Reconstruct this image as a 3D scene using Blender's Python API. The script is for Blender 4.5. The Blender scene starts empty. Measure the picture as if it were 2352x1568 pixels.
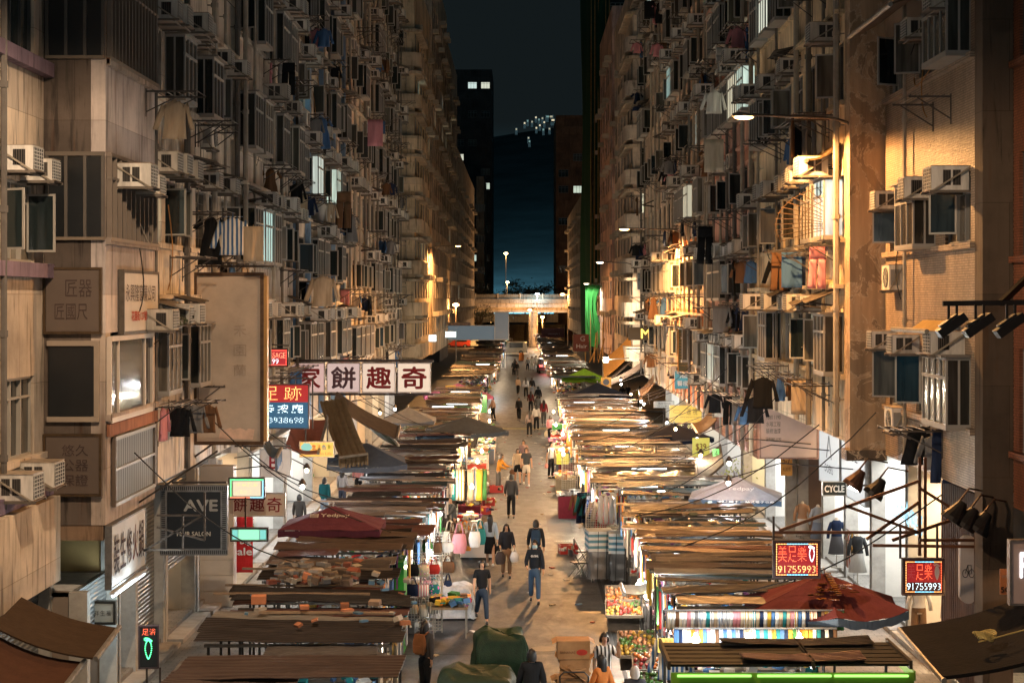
import bpy, bmesh, math, random
from mathutils import Vector, Matrix, Euler
sc = bpy.context.scene
COL = sc.collection
PI = math.pi
# ------------------------------------------------------------------ camera, sky, exposure
F, VX, VY, H = 4000.0, 1195.0, 688.0, 8.4          # focal length and vanishing point in picture units, eye height in metres
cam = bpy.data.cameras.new('camera'); camo = bpy.data.objects.new('camera', cam); COL.objects.link(camo)
camo.location = (0, 0, H); camo.rotation_euler = (PI/2, 0, 0)
cam.sensor_width = 36; cam.lens = F/2352*36; cam.shift_x = (1176-VX)/2352; cam.shift_y = -(784-VY)/2352
cam.clip_start = .5; cam.clip_end = 6000
sc.camera = camo
sc.view_settings.view_transform = 'Standard'; sc.view_settings.look = 'None'
sc.view_settings.exposure = 1.85; sc.view_settings.gamma = 1.0
cy = sc.cycles
cy.use_denoising = True; cy.denoising_prefilter = 'ACCURATE'; cy.max_bounces = 5; cy.diffuse_bounces = 3; cy.glossy_bounces = 2; cy.transmission_bounces = 2
cy.transparent_max_bounces = 6; cy.caustics_reflective = False; cy.caustics_refractive = False; cy.sample_clamp_indirect = 3.0
cy.use_light_tree = True
W = bpy.data.worlds.new('World'); sc.world = W; W.use_nodes = True
wt = W.node_tree; bg = wt.nodes['Background']
tc = wt.nodes.new('ShaderNodeTexCoord'); sx = wt.nodes.new('ShaderNodeSeparateXYZ'); rp = wt.nodes.new('ShaderNodeValToRGB')
wt.links.new(tc.outputs['Generated'], sx.inputs[0]); wt.links.new(sx.outputs['Z'], rp.inputs[0]); wt.links.new(rp.outputs[0], bg.inputs[0])
el = rp.color_ramp.elements
el[0].position = 0.0; el[0].color = (.024, .072, .095, 1)
el[1].position = 1.0; el[1].color = (.0017, .0022, .0023, 1)
e = el.new(.035); e.color = (.006, .016, .020, 1)
e = el.new(.10); e.color = (.0018, .0027, .0030, 1)
bg.inputs[1].default_value = 1.0

# ------------------------------------------------------------------ helpers
R = random.Random(11)
def P(x, y, D): return Vector(((x-VX)*D/F, D, H-(y-VY)*D/F))
def S(h):
    h = h.lstrip('#'); v = [int(h[i:i+2], 16)/255 for i in (0, 2, 4)]
    return tuple(c/12.92 if c <= .04045 else ((c+.055)/1.055)**2.4 for c in v)
def jit(c, a=.1, rr=R): k = 1+rr.uniform(-a, a); return tuple(min(1, max(0, x*k)) for x in c)
ORD = 'first second third fourth fifth sixth seventh eighth ninth tenth eleventh twelfth thirteenth fourteenth fifteenth sixteenth seventeenth eighteenth nineteenth twentieth'.split()
TENS = {20: 'twenty', 30: 'thirty', 40: 'forty', 50: 'fifty', 60: 'sixty', 70: 'seventy', 80: 'eighty', 90: 'ninety'}
def nth(i):                                        # 0 -> first
    if i < 20: return ORD[i]
    if i == 99: return 'hundredth'
    if i > 99: return 'hundred and '+nth(i-100)
    t, u = divmod(i+1, 10)
    return (TENS[t*10][:-1]+'ieth') if u == 0 else TENS[t*10]+'-'+ORD[u-1]
LABELS = {}
def tag(o, label=None, cat=None, group=None, kind=None):
    if label:
        o['label'] = label; LABELS.setdefault(label, []).append(o.name)
    if cat: o['category'] = cat
    if group: o['group'] = group
    if kind: o['kind'] = kind
    return o
def thing(name, label, cat, loc=(0, 0, 0), rz=0.0, group=None):
    o = bpy.data.objects.new(name, None); COL.objects.link(o); o.empty_display_size = .1
    o.location = loc; o.rotation_euler = (0, 0, rz)
    return tag(o, label, cat, group)
def put(name, me, parent=None, loc=(0, 0, 0), rz=0.0, sc_=None, mat=None):
    o = bpy.data.objects.new(name, me); COL.objects.link(o); o.location = loc; o.rotation_euler = (0, 0, rz)
    if sc_: o.scale = sc_
    if parent: o.parent = parent
    if mat:
        o.material_slots[0].link = 'OBJECT'; o.material_slots[0].material = mat
    return o
KIDS = {}
def copy_tree(o, loc, rz, label=None, group=None, mats=None):
    r = o.copy(); COL.objects.link(r); r.location = loc; r.rotation_euler = (0, 0, rz)
    if label: tag(r, label)
    if group: r['group'] = group
    for ch in KIDS.get(o.name) or [c for c in o.children]:
        c = ch.copy(); COL.objects.link(c); c.parent = r
        if mats and ch.name.split('.')[0] in mats:
            c.material_slots[0].link = 'OBJECT'; c.material_slots[0].material = mats[ch.name.split('.')[0]]
        for g in ch.children:
            d = g.copy(); COL.objects.link(d); d.parent = c
    return r
def light(kind, loc, power, col, r=.05, parent=None, size=None, rot=None):
    l = bpy.data.lights.new('light', kind); l.energy = power; l.color = col
    if kind in ('POINT', 'SPOT'): l.shadow_soft_size = r
    if kind == 'AREA':
        l.shape = 'RECTANGLE'; l.size, l.size_y = size
    o = bpy.data.objects.new('light', l); COL.objects.link(o); o.location = loc
    if rot: o.rotation_euler = rot
    if parent: o.parent = parent
    return o

class MB:
    """collects faces with a colour each and links them as one mesh object"""
    def __init__(s): s.v = []; s.f = []; s.c = []; s.col = (.5, .5, .5)
    def add(s, vs, fs, col=None):
        b = len(s.v); s.v.extend([tuple(v) for v in vs]); col = col or s.col
        for f in fs: s.f.append(tuple(i+b for i in f)); s.c.append(col)
    def quad(s, a, b, c, d, col=None): s.add([a, b, c, d], [(0, 1, 2, 3)], col)
    def box(s, x0, x1, y0, y1, z0, z1, col=None, m=None):
        if x1 < x0: x0, x1 = x1, x0
        if y1 < y0: y0, y1 = y1, y0
        vs = [Vector(p) for p in ((x0, y0, z0), (x1, y0, z0), (x1, y1, z0), (x0, y1, z0), (x0, y0, z1), (x1, y0, z1), (x1, y1, z1), (x0, y1, z1))]
        if m: vs = [m @ v for v in vs]
        s.add(vs, [(3, 2, 1, 0), (4, 5, 6, 7), (0, 1, 5, 4), (1, 2, 6, 5), (2, 3, 7, 6), (3, 0, 4, 7)], col)
    def beam(s, p, q, w, h=None, col=None):
        p, q = Vector(p), Vector(q); d = (q-p); L = d.length
        if L < 1e-6: return
        d /= L; u = Vector((0, 0, 1)) if abs(d.z) < .95 else Vector((0, 1, 0))
        a = d.cross(u).normalized(); b = a.cross(d); h = h or w
        a *= w/2; b *= h/2
        s.add([p-a-b, p+a-b, p+a+b, p-a+b, q-a-b, q+a-b, q+a+b, q-a+b], [(0, 1, 2, 3), (7, 6, 5, 4), (1, 0, 4, 5), (2, 1, 5, 6), (3, 2, 6, 7), (0, 3, 7, 4)], col)
    def tube(s, pts, r, n=6, col=None, cap=True):
        pts = [Vector(p) for p in pts]; rings = []; rs = r if isinstance(r, (list, tuple)) else [r]*len(pts)
        for i, p in enumerate(pts):
            d = (pts[min(i+1, len(pts)-1)]-pts[max(i-1, 0)]).normalized()
            u = Vector((0, 0, 1)) if abs(d.z) < .9 else Vector((0, 1, 0))
            a = d.cross(u).normalized(); b = a.cross(d)
            rings.append([p+(a*math.cos(t)+b*math.sin(t))*rs[i] for t in (2*PI*k/n for k in range(n))])
        vs = [v for g in rings for v in g]
        fs = [(i*n+k, i*n+(k+1) % n, (i+1)*n+(k+1) % n, (i+1)*n+k) for i in range(len(pts)-1) for k in range(n)]
        if cap: fs += [tuple(range(n-1, -1, -1)), tuple((len(pts)-1)*n+k for k in range(n))]
        s.add(vs, fs, col)
    def lathe(s, prof, n=12, c=(0, 0, 0), col=None, sx=1, sy=1):
        vs = [(c[0]+r*sx*math.cos(2*PI*k/n), c[1]+r*sy*math.sin(2*PI*k/n), c[2]+z) for r, z in prof for k in range(n)]
        fs = [(i*n+k, i*n+(k+1) % n, (i+1)*n+(k+1) % n, (i+1)*n+k) for i in range(len(prof)-1) for k in range(n)]
        s.add(vs, fs, col)
    def ball(s, c, r, col=None, n=8, sx=1, sy=1, sz=1):
        s.lathe([(max(1e-4, r*math.sin(PI*i/6)), -r*sz*math.cos(PI*i/6)) for i in range(7)], n, c, col, sx, sy)
    def sheet(s, fn, nu, nv, th=.0, col=None, colf=None):
        """fn(u,v)->point, u,v in 0..1; th adds a second skin offset along the normal"""
        g = [[Vector(fn(i/nu, j/nv)) for j in range(nv+1)] for i in range(nu+1)]
        vs = [p for row in g for p in row]; w = nv+1
        base = len(s.v)
        fs = [(i*w+j, (i+1)*w+j, (i+1)*w+j+1, i*w+j+1) for i in range(nu) for j in range(nv)]
        if th:
            off = []
            for i in range(nu+1):
                for j in range(nv+1):
                    a = g[min(i+1, nu)][j]-g[max(i-1, 0)][j]; b = g[i][min(j+1, nv)]-g[i][max(j-1, 0)]
                    nn = a.cross(b); nn = nn.normalized() if nn.length > 1e-9 else Vector((0, 0, 1))
                    off.append(g[i][j]-nn*th)
            N = len(vs); vs = vs+off
            fs += [tuple(reversed([k+N for k in f])) for f in fs]
            edge = [(i*w, (i+1)*w) for i in range(nu)]+[((i+1)*w+nv, i*w+nv) for i in range(nu)]
            edge += [(j+1, j) for j in range(nv)]+[(nu*w+j, nu*w+j+1) for j in range(nv)]
            fs += [(a, a+N, b+N, b) for a, b in edge]
        s.add(vs, fs, col)
        if colf:
            for k in range(nu*nv): s.c[len(s.c)-len(fs)+k] = colf(k//nv, k % nv)
    def prism(s, poly, to3, d0, d1, col=None):
        """2-d outline extruded: to3(x,y,d)->point"""
        n = len(poly)
        s.add([to3(x, y, d0) for x, y in poly]+[to3(x, y, d1) for x, y in poly],
              [tuple(range(n-1, -1, -1)), tuple(range(n, 2*n))]+[(i, (i+1) % n, n+(i+1) % n, n+i) for i in range(n)], col)
    def mesh(s, name, mat, smooth=False):
        me = bpy.data.meshes.new(name); me.from_pydata(s.v, [], s.f)
        at = me.attributes.new('Col', 'FLOAT_COLOR', 'FACE')
        at.data.foreach_set('color', [x for c in s.c for x in (c[0], c[1], c[2], 1.0)])
        if mat: me.materials.append(mat)
        if smooth: me.shade_smooth()
        me.update(); return me
    def build(s, name, mat, parent=None, loc=(0, 0, 0), rz=0.0, smooth=False):
        return put(name, s.mesh(name, mat, smooth), parent, loc, rz)

TXT = {}
def glyphs(txt):
    if txt not in TXT:
        cu = bpy.data.curves.new('writing', 'FONT'); cu.body = txt; cu.resolution_u = 3
        o = bpy.data.objects.new('writing', cu); me = bpy.data.meshes.new_from_object(o)
        vs = [(v.co.x, v.co.y) for v in me.vertices]; fs = [tuple(p.vertices) for p in me.polygons]
        x0, x1 = min(v[0] for v in vs), max(v[0] for v in vs); y0, y1 = min(v[1] for v in vs), max(v[1] for v in vs)
        TXT[txt] = ([((x-x0)/(x1-x0), (y-y0)/(y1-y0)) for x, y in vs], fs, (x1-x0)/(y1-y0))
        bpy.data.objects.remove(o); bpy.data.curves.remove(cu); bpy.data.meshes.remove(me)
    return TXT[txt]
def write(mb, txt, c, w, h, right, nrm, col, bold=0.0, up=(0, 0, 1)):
    """letters fitted into w x h at centre c, a few mm proud along nrm; bold repeats the strokes slightly shifted"""
    vs, fs, _ = glyphs(txt); c, rt, up, nrm = Vector(c), Vector(right), Vector(up), Vector(nrm)
    offs = [(0, 0)] if not bold else [(-bold, 0), (bold, 0), (0, bold), (0, -bold)]
    for k, (ox, oy) in enumerate(offs):
        mb.add([c+rt*((x-.5)*w+ox)+up*((y-.5)*h+oy)+nrm*(.0006*k) for x, y in vs], fs, col)
def inside(px, py, tri):
    r = False; n = len(tri); j = n-1
    for i in range(n):
        xi, yi = tri[i]; xj, yj = tri[j]
        if (yi > py) != (yj > py) and px < (xj-xi)*(py-yi)/(yj-yi)+xi: r = not r
        j = i
    return r
def dots(mb, txt, c, w, h, right, nrm, col, nx, ny, r, up=(0, 0, 1)):
    """writing made of single lamps on a grid"""
    vs, fs, _ = glyphs(txt); c, rt, up, nrm = Vector(c), Vector(right), Vector(up), Vector(nrm)
    polys = [[vs[i] for i in f] for f in fs]; boxes = [(min(p[0] for p in q), max(p[0] for p in q), min(p[1] for p in q), max(p[1] for p in q)) for q in polys]
    for i in range(nx):
        for j in range(ny):
            x, y = (i+.5)/nx, (j+.5)/ny
            if any(b[0] <= x <= b[1] and b[2] <= y <= b[3] and inside(x, y, q) for q, b in zip(polys, boxes)):
                p = c+rt*((x-.5)*w)+up*((y-.5)*h); lamp_dot(mb, p, rt, up, nrm, r, col)
def lamp_dot(mb, p, rt, up, nrm, r, col):
    a = [p+rt*r, p+up*r, p-rt*r, p-up*r]; t = p+nrm*r*.8
    mb.add(a+[t], [(0, 1, 4), (1, 2, 4), (2, 3, 4), (3, 0, 4)], col)

# ------------------------------------------------------------------ materials
MATS = {}
class N:
    def __init__(s, name):
        s.m = bpy.data.materials.new(name); s.m.use_nodes = True; s.t = s.m.node_tree; s.b = s.t.nodes['Principled BSDF']; s.out = s.t.nodes['Material Output']
    def n(s, t, **kw):
        x = s.t.nodes.new('ShaderNode'+t)
        for k, v in kw.items(): setattr(x, k, v)
        return x
    def l(s, a, b): s.t.links.new(a, b)
    def pos(s, scale, obj=False):
        a = s.n('TexCoord') if obj else s.n('NewGeometry'); mp = s.n('Mapping'); mp.inputs['Scale'].default_value = scale
        s.l(a.outputs['Object'] if obj else a.outputs['Position'], mp.inputs[0]); return mp.outputs[0]
    def noise(s, vec, sc_, det=4, rough=.6, dist=0.0):
        x = s.n('TexNoise'); x.inputs['Scale'].default_value = sc_; x.inputs['Detail'].default_value = det; x.inputs['Roughness'].default_value = rough
        x.inputs['Distortion'].default_value = dist; s.l(vec, x.inputs['Vector']); return x.outputs['Fac']
    def ramp(s, fac, stops):
        x = s.n('ValToRGB'); e = x.color_ramp.elements
        while len(e) < len(stops): e.new(.5)
        for q, (p, c) in zip(e, stops):
            q.position = p; q.color = (c, c, c, 1) if isinstance(c, (int, float)) else (*c[:3], 1)
        s.l(fac, x.inputs[0]); return x.outputs[0]
    def mix(s, fac, a, b, mode='MIX'):
        x = s.n('Mix', data_type='RGBA', blend_type=mode)
        if isinstance(fac, (int, float)): x.inputs[0].default_value = fac
        else: s.l(fac, x.inputs[0])
        for q, i in ((a, 6), (b, 7)):
            if isinstance(q, (tuple, list)): x.inputs[i].default_value = (*q[:3], 1)
            else: s.l(q, x.inputs[i])
        return x.outputs[2]
    def math(s, op, a, b=0.0):
        x = s.n('Math', operation=op)
        for q, i in ((a, 0), (b, 1)):
            if isinstance(q, (int, float)): x.inputs[i].default_value = q
            else: s.l(q, x.inputs[i])
        return x.outputs[0]
    def attr(s): a = s.n('Attribute', attribute_name='Col'); return a.outputs['Color']
    def rand(s): return s.n('ObjectInfo').outputs['Random']
    def bump(s, h, st=.3, d=.02):
        x = s.n('Bump'); x.inputs['Strength'].default_value = st; x.inputs['Distance'].default_value = d; s.l(h, x.inputs['Height']); s.l(x.outputs[0], s.b.inputs['Normal'])
    def base(s, c, rough=.7, metal=0.0, spec=.5):
        if isinstance(c, tuple): s.b.inputs['Base Color'].default_value = (*c[:3], 1)
        else: s.l(c, s.b.inputs['Base Color'])
        if isinstance(rough, (int, float)): s.b.inputs['Roughness'].default_value = rough
        else: s.l(rough, s.b.inputs['Roughness'])
        s.b.inputs['Metallic'].default_value = metal; s.b.inputs['Specular IOR Level'].default_value = spec
        return s.m
def M(key, fn):
    if key not in MATS: MATS[key] = fn()
    return MATS[key]

def m_wall():
    g = N('stained render'); c = g.mix(1.0, g.attr(), (1.5, 1.54, 1.62), 'MULTIPLY'); v = g.pos((2.2, 2.2, .10)); st = g.ramp(g.noise(v, 1.6, 6, .65), [(.30, .40), (.52, .88), (.75, 1.08)])
    fine = g.ramp(g.noise(g.pos((9, 9, .5)), 2.0, 4, .7), [(.32, .62), (.55, 1.0)])
    bl = g.ramp(g.noise(g.pos((1, 1, 1)), .45, 6, .65), [(.30, .34), (.58, 1.0)])
    c = g.mix(.22, c, st, 'MULTIPLY'); c = g.mix(.22, c, fine, 'MULTIPLY'); c = g.mix(.75, c, bl, 'MULTIPLY')
    drip = g.ramp(g.noise(g.pos((4, 4, .42)), 1.2, 4, .6, .5), [(.33, .25), (.45, 1.0)]); c = g.mix(.75, c, drip, 'MULTIPLY')
    br = g.n('TexBrick'); sp = g.n('SeparateXYZ'); cb = g.n('CombineXYZ'); ge = g.n('NewGeometry'); g.l(ge.outputs['Position'], sp.inputs[0]); g.l(g.math('ADD', sp.outputs['Y'], sp.outputs['X']), cb.inputs['X']); g.l(sp.outputs['Z'], cb.inputs['Y']); g.l(cb.outputs[0], br.inputs['Vector'])
    br.inputs['Scale'].default_value = 1; br.inputs['Brick Width'].default_value = 2.3; br.inputs['Row Height'].default_value = 1.7; br.inputs['Mortar Size'].default_value = .008; br.inputs['Color1'].default_value = (1.12, 1.1, 1.06, 1); br.inputs['Color2'].default_value = (.66, .67, .70, 1); br.inputs['Mortar'].default_value = (.5, .48, .45, 1)
    c = g.mix(.8, c, br.outputs['Color'], 'MULTIPLY')
    rust = g.ramp(g.noise(g.pos((4, 4, .4)), 1.1, 3, .5), [(.60, 0.0), (.72, .45)])
    c = g.mix(rust, c, S('#5a3a22'))
    g.bump(g.noise(g.pos((1, 1, 1)), 22, 5, .7), .35, .015)
    return g.base(c, .85, spec=.25)
def m_plaster():                                  # peeling paint on the pillar
    g = N('peeling paint'); n1 = g.noise(g.pos((1, 1, .8)), 1.3, 8, .7, .8)
    edge = g.ramp(n1, [(.50, 0.0), (.515, 1.0), (.54, 0.0)]); deep = g.ramp(n1, [(.51, 1.0), (.53, .66)])
    c = g.mix(1.0, g.attr(), deep, 'MULTIPLY'); c = g.mix(edge, c, (.62, .5, .36))
    c = g.mix(.7, c, g.ramp(g.noise(g.pos((3, 3, .25)), 1.5, 5), [(.3, .45), (.6, 1.0)]), 'MULTIPLY')
    g.bump(n1, .8, .04); return g.base(c, .7)
def m_tile():                                     # small glazed mosaic, in relief
    g = N('mosaic tile'); br = g.n('TexBrick'); mp = g.n('Mapping'); ge = g.n('NewGeometry'); sp = g.n('SeparateXYZ'); cb = g.n('CombineXYZ')
    g.l(ge.outputs['Position'], sp.inputs[0]); g.l(sp.outputs['Y'], cb.inputs['X']); g.l(sp.outputs['Z'], cb.inputs['Y']); g.l(cb.outputs[0], br.inputs['Vector'])
    br.offset = .5; br.inputs['Scale'].default_value = 5.0; br.inputs['Mortar Size'].default_value = .03; br.inputs['Brick Width'].default_value = .5; br.inputs['Row Height'].default_value = .25
    br.inputs['Color1'].default_value = (1, 1, 1, 1); br.inputs['Color2'].default_value = (.7, .7, .7, 1); br.inputs['Mortar'].default_value = (.25, .22, .2, 1)
    c = g.mix(1.0, g.attr(), br.outputs['Color'], 'MULTIPLY')
    c = g.mix(.6, c, g.ramp(g.noise(g.pos((2, 2, .4)), 1.0, 5), [(.3, .4), (.6, 1.0)]), 'MULTIPLY')
    g.bump(g.math('ADD', br.outputs['Fac'], g.noise(g.pos((1, 1, 1)), 9, 3)), .7, .02); return g.base(c, .5, spec=.45)
def m_vc(name, rough, metal=0.0, spec=.4, dirt=.5, sc_=3.0, bump=.12, obj=False):
    def f():
        g = N(name); c = g.mix(dirt, g.attr(), g.ramp(g.noise(g.pos((1, 1, 1), obj), sc_, 5, .65), [(.3, .45), (.6, 1.05)]), 'MULTIPLY')
        g.bump(g.noise(g.pos((1, 1, 1), obj), sc_*9, 3), bump, .01); return g.base(c, rough, metal, spec)
    return f
def m_cloth():
    g = N('cloth'); v = g.noise(g.pos((1, 1, 1)), 5, 3)
    c = g.mix(.45, g.attr(), g.ramp(v, [(.3, .6), (.65, 1.05)]), 'MULTIPLY'); g.bump(g.noise(g.pos((8, 8, 1.5)), 1.6, 4), .5, .03); return g.base(c, .9, spec=.15)
def cloth(col, pat=None):
    def f():
        g = N('dyed cloth'); c = g.mix(.4, (*col, 1), g.ramp(g.noise(g.pos((6, 6, 1.2)), 1.3, 4), [(.3, .55), (.62, 1.05)]), 'MULTIPLY')
        if pat == 'stripe':
            w = g.n('TexWave', bands_direction='X'); w.inputs['Scale'].default_value = 4.0; w.inputs['Distortion'].default_value = .6
            g.l(g.pos((1, 1, 1), True), w.inputs['Vector']); c = g.mix(g.ramp(w.outputs['Fac'], [(.45, 0.0), (.55, 1.0)]), c, (.75, .74, .7))
        if pat == 'flower':
            vo = g.n('TexVoronoi'); vo.inputs['Scale'].default_value = 14; g.l(g.pos((1, 1, 1), True), vo.inputs['Vector'])
            c = g.mix(g.ramp(vo.outputs['Distance'], [(.25, 1.0), (.4, 0.0)]), c, vo.outputs['Color']); 
        g.bump(g.noise(g.pos((8, 8, 1.5)), 1.6, 4), .5, .03); return g.base(c, .9, spec=.15)
    return M(('cloth', col, pat), f)
def m_ac():
    g = N('air conditioner casing'); r = g.rand()
    c = g.mix(1.0, g.attr(), g.ramp(r, [(0.0, (.55, .50, .42)), (.4, (.78, .74, .66)), (.7, (.62, .60, .56)), (1.0, (.85, .82, .76))]), 'MULTIPLY')
    c = g.mix(.7, c, g.ramp(g.noise(g.pos((5, 5, 1.0)), 1.2, 5), [(.3, .4), (.6, 1.0)]), 'MULTIPLY')
    return g.base(c, .5)
def m_pane(lit=False):
    def f():
        g = N('lit window' if lit else 'window glass with curtains'); r = g.rand()
        col = g.ramp(r, [(0.0, (.012, .018, .02)), (.22, (.02, .03, .032)), (.34, (.05, .046, .04)), (.48, (.02, .03, .03)), (.6, (.13, .115, .09)), (.68, (.014, .02, .022)), (.84, (.06, .068, .062)), (1.0, (.24, .22, .18))])
        w = g.n('TexWave', bands_direction='X'); w.inputs['Scale'].default_value = 5.5; w.inputs['Distortion'].default_value = 2.5; w.inputs['Detail'].default_value = 2
        g.l(g.pos((1, 1, .12), True), w.inputs['Vector']); c = g.mix(.75, col, g.ramp(w.outputs['Fac'], [(.15, .35), (.8, 1.2)]), 'MULTIPLY')
        g.base(c, .12, spec=.55)
        g.bump(g.noise(g.pos((1, 1, 1)), .9, 2), .12, .05)
        if lit:
            g.l(g.mix(.6, g.ramp(r, [(0.0, (.55, .9, .85)), (.5, (1, .85, .55)), (1.0, (.8, 1, .95))]), g.ramp(w.outputs['Fac'], [(.2, .2), (.9, 1.0)]), 'MULTIPLY'), g.b.inputs['Emission Color']); g.b.inputs['Emission Strength'].default_value = .28
        return g.m
    return f
def m_asphalt():
    g = N('asphalt'); n1 = g.noise(g.pos((1, 1, 1)), .35, 6, .6); n2 = g.noise(g.pos((1, .5, 1)), 2.2, 5, .7)
    c = g.ramp(n1, [(.3, (.024, .026, .028)), (.55, (.040, .042, .044)), (.75, (.066, .067, .068))])
    c = g.mix(.55, c, g.ramp(n2, [(.3, .5), (.62, 1.1)]), 'MULTIPLY')
    sp = g.ramp(g.noise(g.pos((1, 1, 1)), 60, 2, .5), [(.4, .6), (.68, 1.5)]); c = g.mix(.6, c, sp, 'MULTIPLY')
    vo = g.n('TexVoronoi', feature='DISTANCE_TO_EDGE'); vo.inputs['Scale'].default_value = .22; g.l(g.pos((1, .6, 1)), vo.inputs['Vector'])
    c = g.mix(g.ramp(vo.outputs['Distance'], [(.004, .75), (.012, 0.0)]), c, (.02, .02, .02))
    stn = g.ramp(g.noise(g.pos((1, .7, 1)), .9, 6, .7, .6), [(.36, .45), (.47, 1.0)]); c = g.mix(.8, c, stn, 'MULTIPLY'); c = g.mix(g.ramp(g.noise(g.pos((1, 1, 1)), 7, 2), [(.70, 0.0), (.74, .5)]), c, (.13, .12, .11))
    g.bump(g.noise(g.pos((1, 1, 1)), 45, 3), .4, .012)
    return g.base(c, g.ramp(n2, [(.3, .42), (.7, .7)]), spec=.5)
def m_pave():
    g = N('paving'); br = g.n('TexBrick'); br.inputs['Scale'].default_value = 1.6; br.inputs['Mortar Size'].default_value = .012; br.offset = .5
    br.inputs['Color1'].default_value = (.25, .23, .2, 1); br.inputs['Color2'].default_value = (.19, .175, .155, 1); br.inputs['Mortar'].default_value = (.07, .065, .06, 1)
    g.l(g.pos((1, 1, 1)), br.inputs['Vector']); c = g.mix(.7, br.outputs['Color'], g.ramp(g.noise(g.pos((1, 1, 1)), 1.2, 6), [(.3, .4), (.65, 1.1)]), 'MULTIPLY')
    return g.base(c, .55)
ROOFCOL = [(.095, .064, .052), (.14, .105, .085), (.050, .042, .039), (.23, .19, .155), (.11, .095, .085), (.055, .09, .10), (.14, .070, .060), (.03, .026, .024), (.32, .30, .27)]
def m_roof(i):
    def f():
        c0 = ROOFCOL[i]; g = N('weathered roof sheet')
        c = g.mix(.85, (*c0, 1), g.ramp(g.noise(g.pos((.5, 6, 6)), 1.0, 6, .65), [(.28, .68), (.5, .95), (.75, 1.2)]), 'MULTIPLY')
        c = g.mix(.7, c, g.ramp(g.noise(g.pos((1, 1, 1)), 1.1, 6, .7), [(.3, .45), (.65, 1.2)]), 'MULTIPLY')
        g.bump(g.noise(g.pos((.5, 8, 8)), 2, 4), .4, .02); return g.base(c, .40, metal=.35, spec=.5)
    return M(('roof', i), f)
def m_emit(col, st, name='glowing surface'):
    def f():
        g = N(name); g.base(tuple(.25*x for x in col), .5); g.b.inputs['Emission Color'].default_value = (*col, 1); g.b.inputs['Emission Strength'].default_value = st; return g.m
    return M(('emit', col, st), f)
def m_glow(st):                                   # lamps and letters whose colour is stored per face
    def f():
        g = N('coloured lamps'); c = g.attr(); g.base((.05, .05, .05), .6); g.l(c, g.b.inputs['Emission Color']); g.b.inputs['Emission Strength'].default_value = st; return g.m
    return M(('glow', st), f)
def m_leaf():
    g = N('leaves'); c = g.mix(.8, g.attr(), g.ramp(g.noise(g.pos((1, 1, 1)), 1.5, 3), [(.3, .5), (.7, 1.3)]), 'MULTIPLY'); return g.base(c, .6)
def m_roll():                                     # roller shutter
    g = N('roller shutter'); w = g.n('TexWave', bands_direction='Z'); w.inputs['Scale'].default_value = 3.2; g.l(g.pos((1, 1, 1)), w.inputs['Vector'])
    c = g.mix(.6, g.attr(), g.ramp(w.outputs['Fac'], [(.0, .35), (.5, 1.0)]), 'MULTIPLY'); c = g.mix(.6, c, g.ramp(g.noise(g.pos((1, 2, 2)), 1.1, 6), [(.3, .4), (.65, 1.1)]), 'MULTIPLY')
    g.bump(w.outputs['Fac'], .8, .03); return g.base(c, .4, metal=.5)
WALL = M('wall', m_wall); PEEL = M('peel', m_plaster); TILE = M('tile', m_tile); ACM = M('ac', m_ac); PANE = M('pane', m_pane()); LITPANE = M('litpane', m_pane(True))
ROUGH = M('rough', m_vc('painted surface', .75)); GLOSS = M('gloss', m_vc('glossy paint', .3, 0, .5, .3)); METAL = M('metal', m_vc('aged metal', .45, .55, .5, .7, 6))
SMOOTH = M('smooth', m_vc('clean board', .5, 0, .4, .25, 1.2, .03)); CLOTH = M('clothvc', m_cloth); SKIN = M('skin', m_vc('skin', .55, 0, .35, .15, 20, .03, True))
ASPH = M('asph', m_asphalt); PAVE = M('pave', m_pave); LEAF = M('leaf', m_leaf); ROLL = M('roll', m_roll)
PLASTIC = M('plastic', m_vc('plastic sheeting', .22, 0, .6, .3, 4, .5)); WOOD = M('wood', m_vc('old timber', .7, 0, .3, .7, 4))
SODIUM = (1.0, .47, .15); WARM = (1.0, .74, .47); WHITE = (.93, .97, 1.0); COOL = (.75, .92, 1.0)
# ------------------------------------------------------------------ ground, road, pavements, hill, flyover
XL, XR = 8.1, 7.8
mb = MB(); mb.quad((-900, -60, -.02), (900, -60, -.02), (900, 2600, -.02), (-900, 2600, -.02), (.05, .05, .05)); tag(mb.build('ground', ROUGH), kind='structure')
mb = MB(); mb.quad((-5.7, -10, 0), (6.5, -10, 0), (6.5, 330, 0), (-5.7, 330, 0)); tag(mb.build('road', ASPH), kind='structure')
mb = MB()
for x0, x1 in ((-60, -5.7), (6.5, 60)): mb.quad((x0, 116, 0), (x1, 116, 0), (x1, 130, 0), (x0, 130, 0)); mb.quad((x0, 300, 0), (x1, 300, 0), (x1, 330, 0), (x0, 330, 0))
tag(mb.build('side_street', ASPH), kind='structure')
for s, nm in ((-1, 'pavement'), (1, 'pavement')):
    mb = MB()
    for d0, d1 in ((-10, 116), (130, 300)): mb.box(s*(5.7 if s < 0 else 6.5), s*13.5, d0, d1, -.015, .14, (.2, .2, .2))
    tag(mb.build(nm, PAVE), kind='structure')
mb = MB()
for s in (-1, 1):
    for d0, d1 in ((-10, 116), (130, 300)): kx = 5.7 if s < 0 else 6.5; mb.box(s*(kx-.14), s*(kx-.003), d0, d1, -.014, .145, (.26, .25, .23))
tag(mb.build('kerb', ROUGH), kind='structure')
mb = MB()
for x in (-2.2, 2.35):
    mb.quad((x-.05, 20, .004), (x+.05, 20, .004), (x+.05, 112, .004), (x-.05, 112, .004), (.022, .021, .02))
for d in (33, 41.2, 49.5, 58, 69, 83, 97):
    mb.quad((-4.2, d, .004), (4.2, d+.2, .004), (4.2, d+.25, .004), (-4.2, d+.05, .004), (.025, .024, .022))
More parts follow.
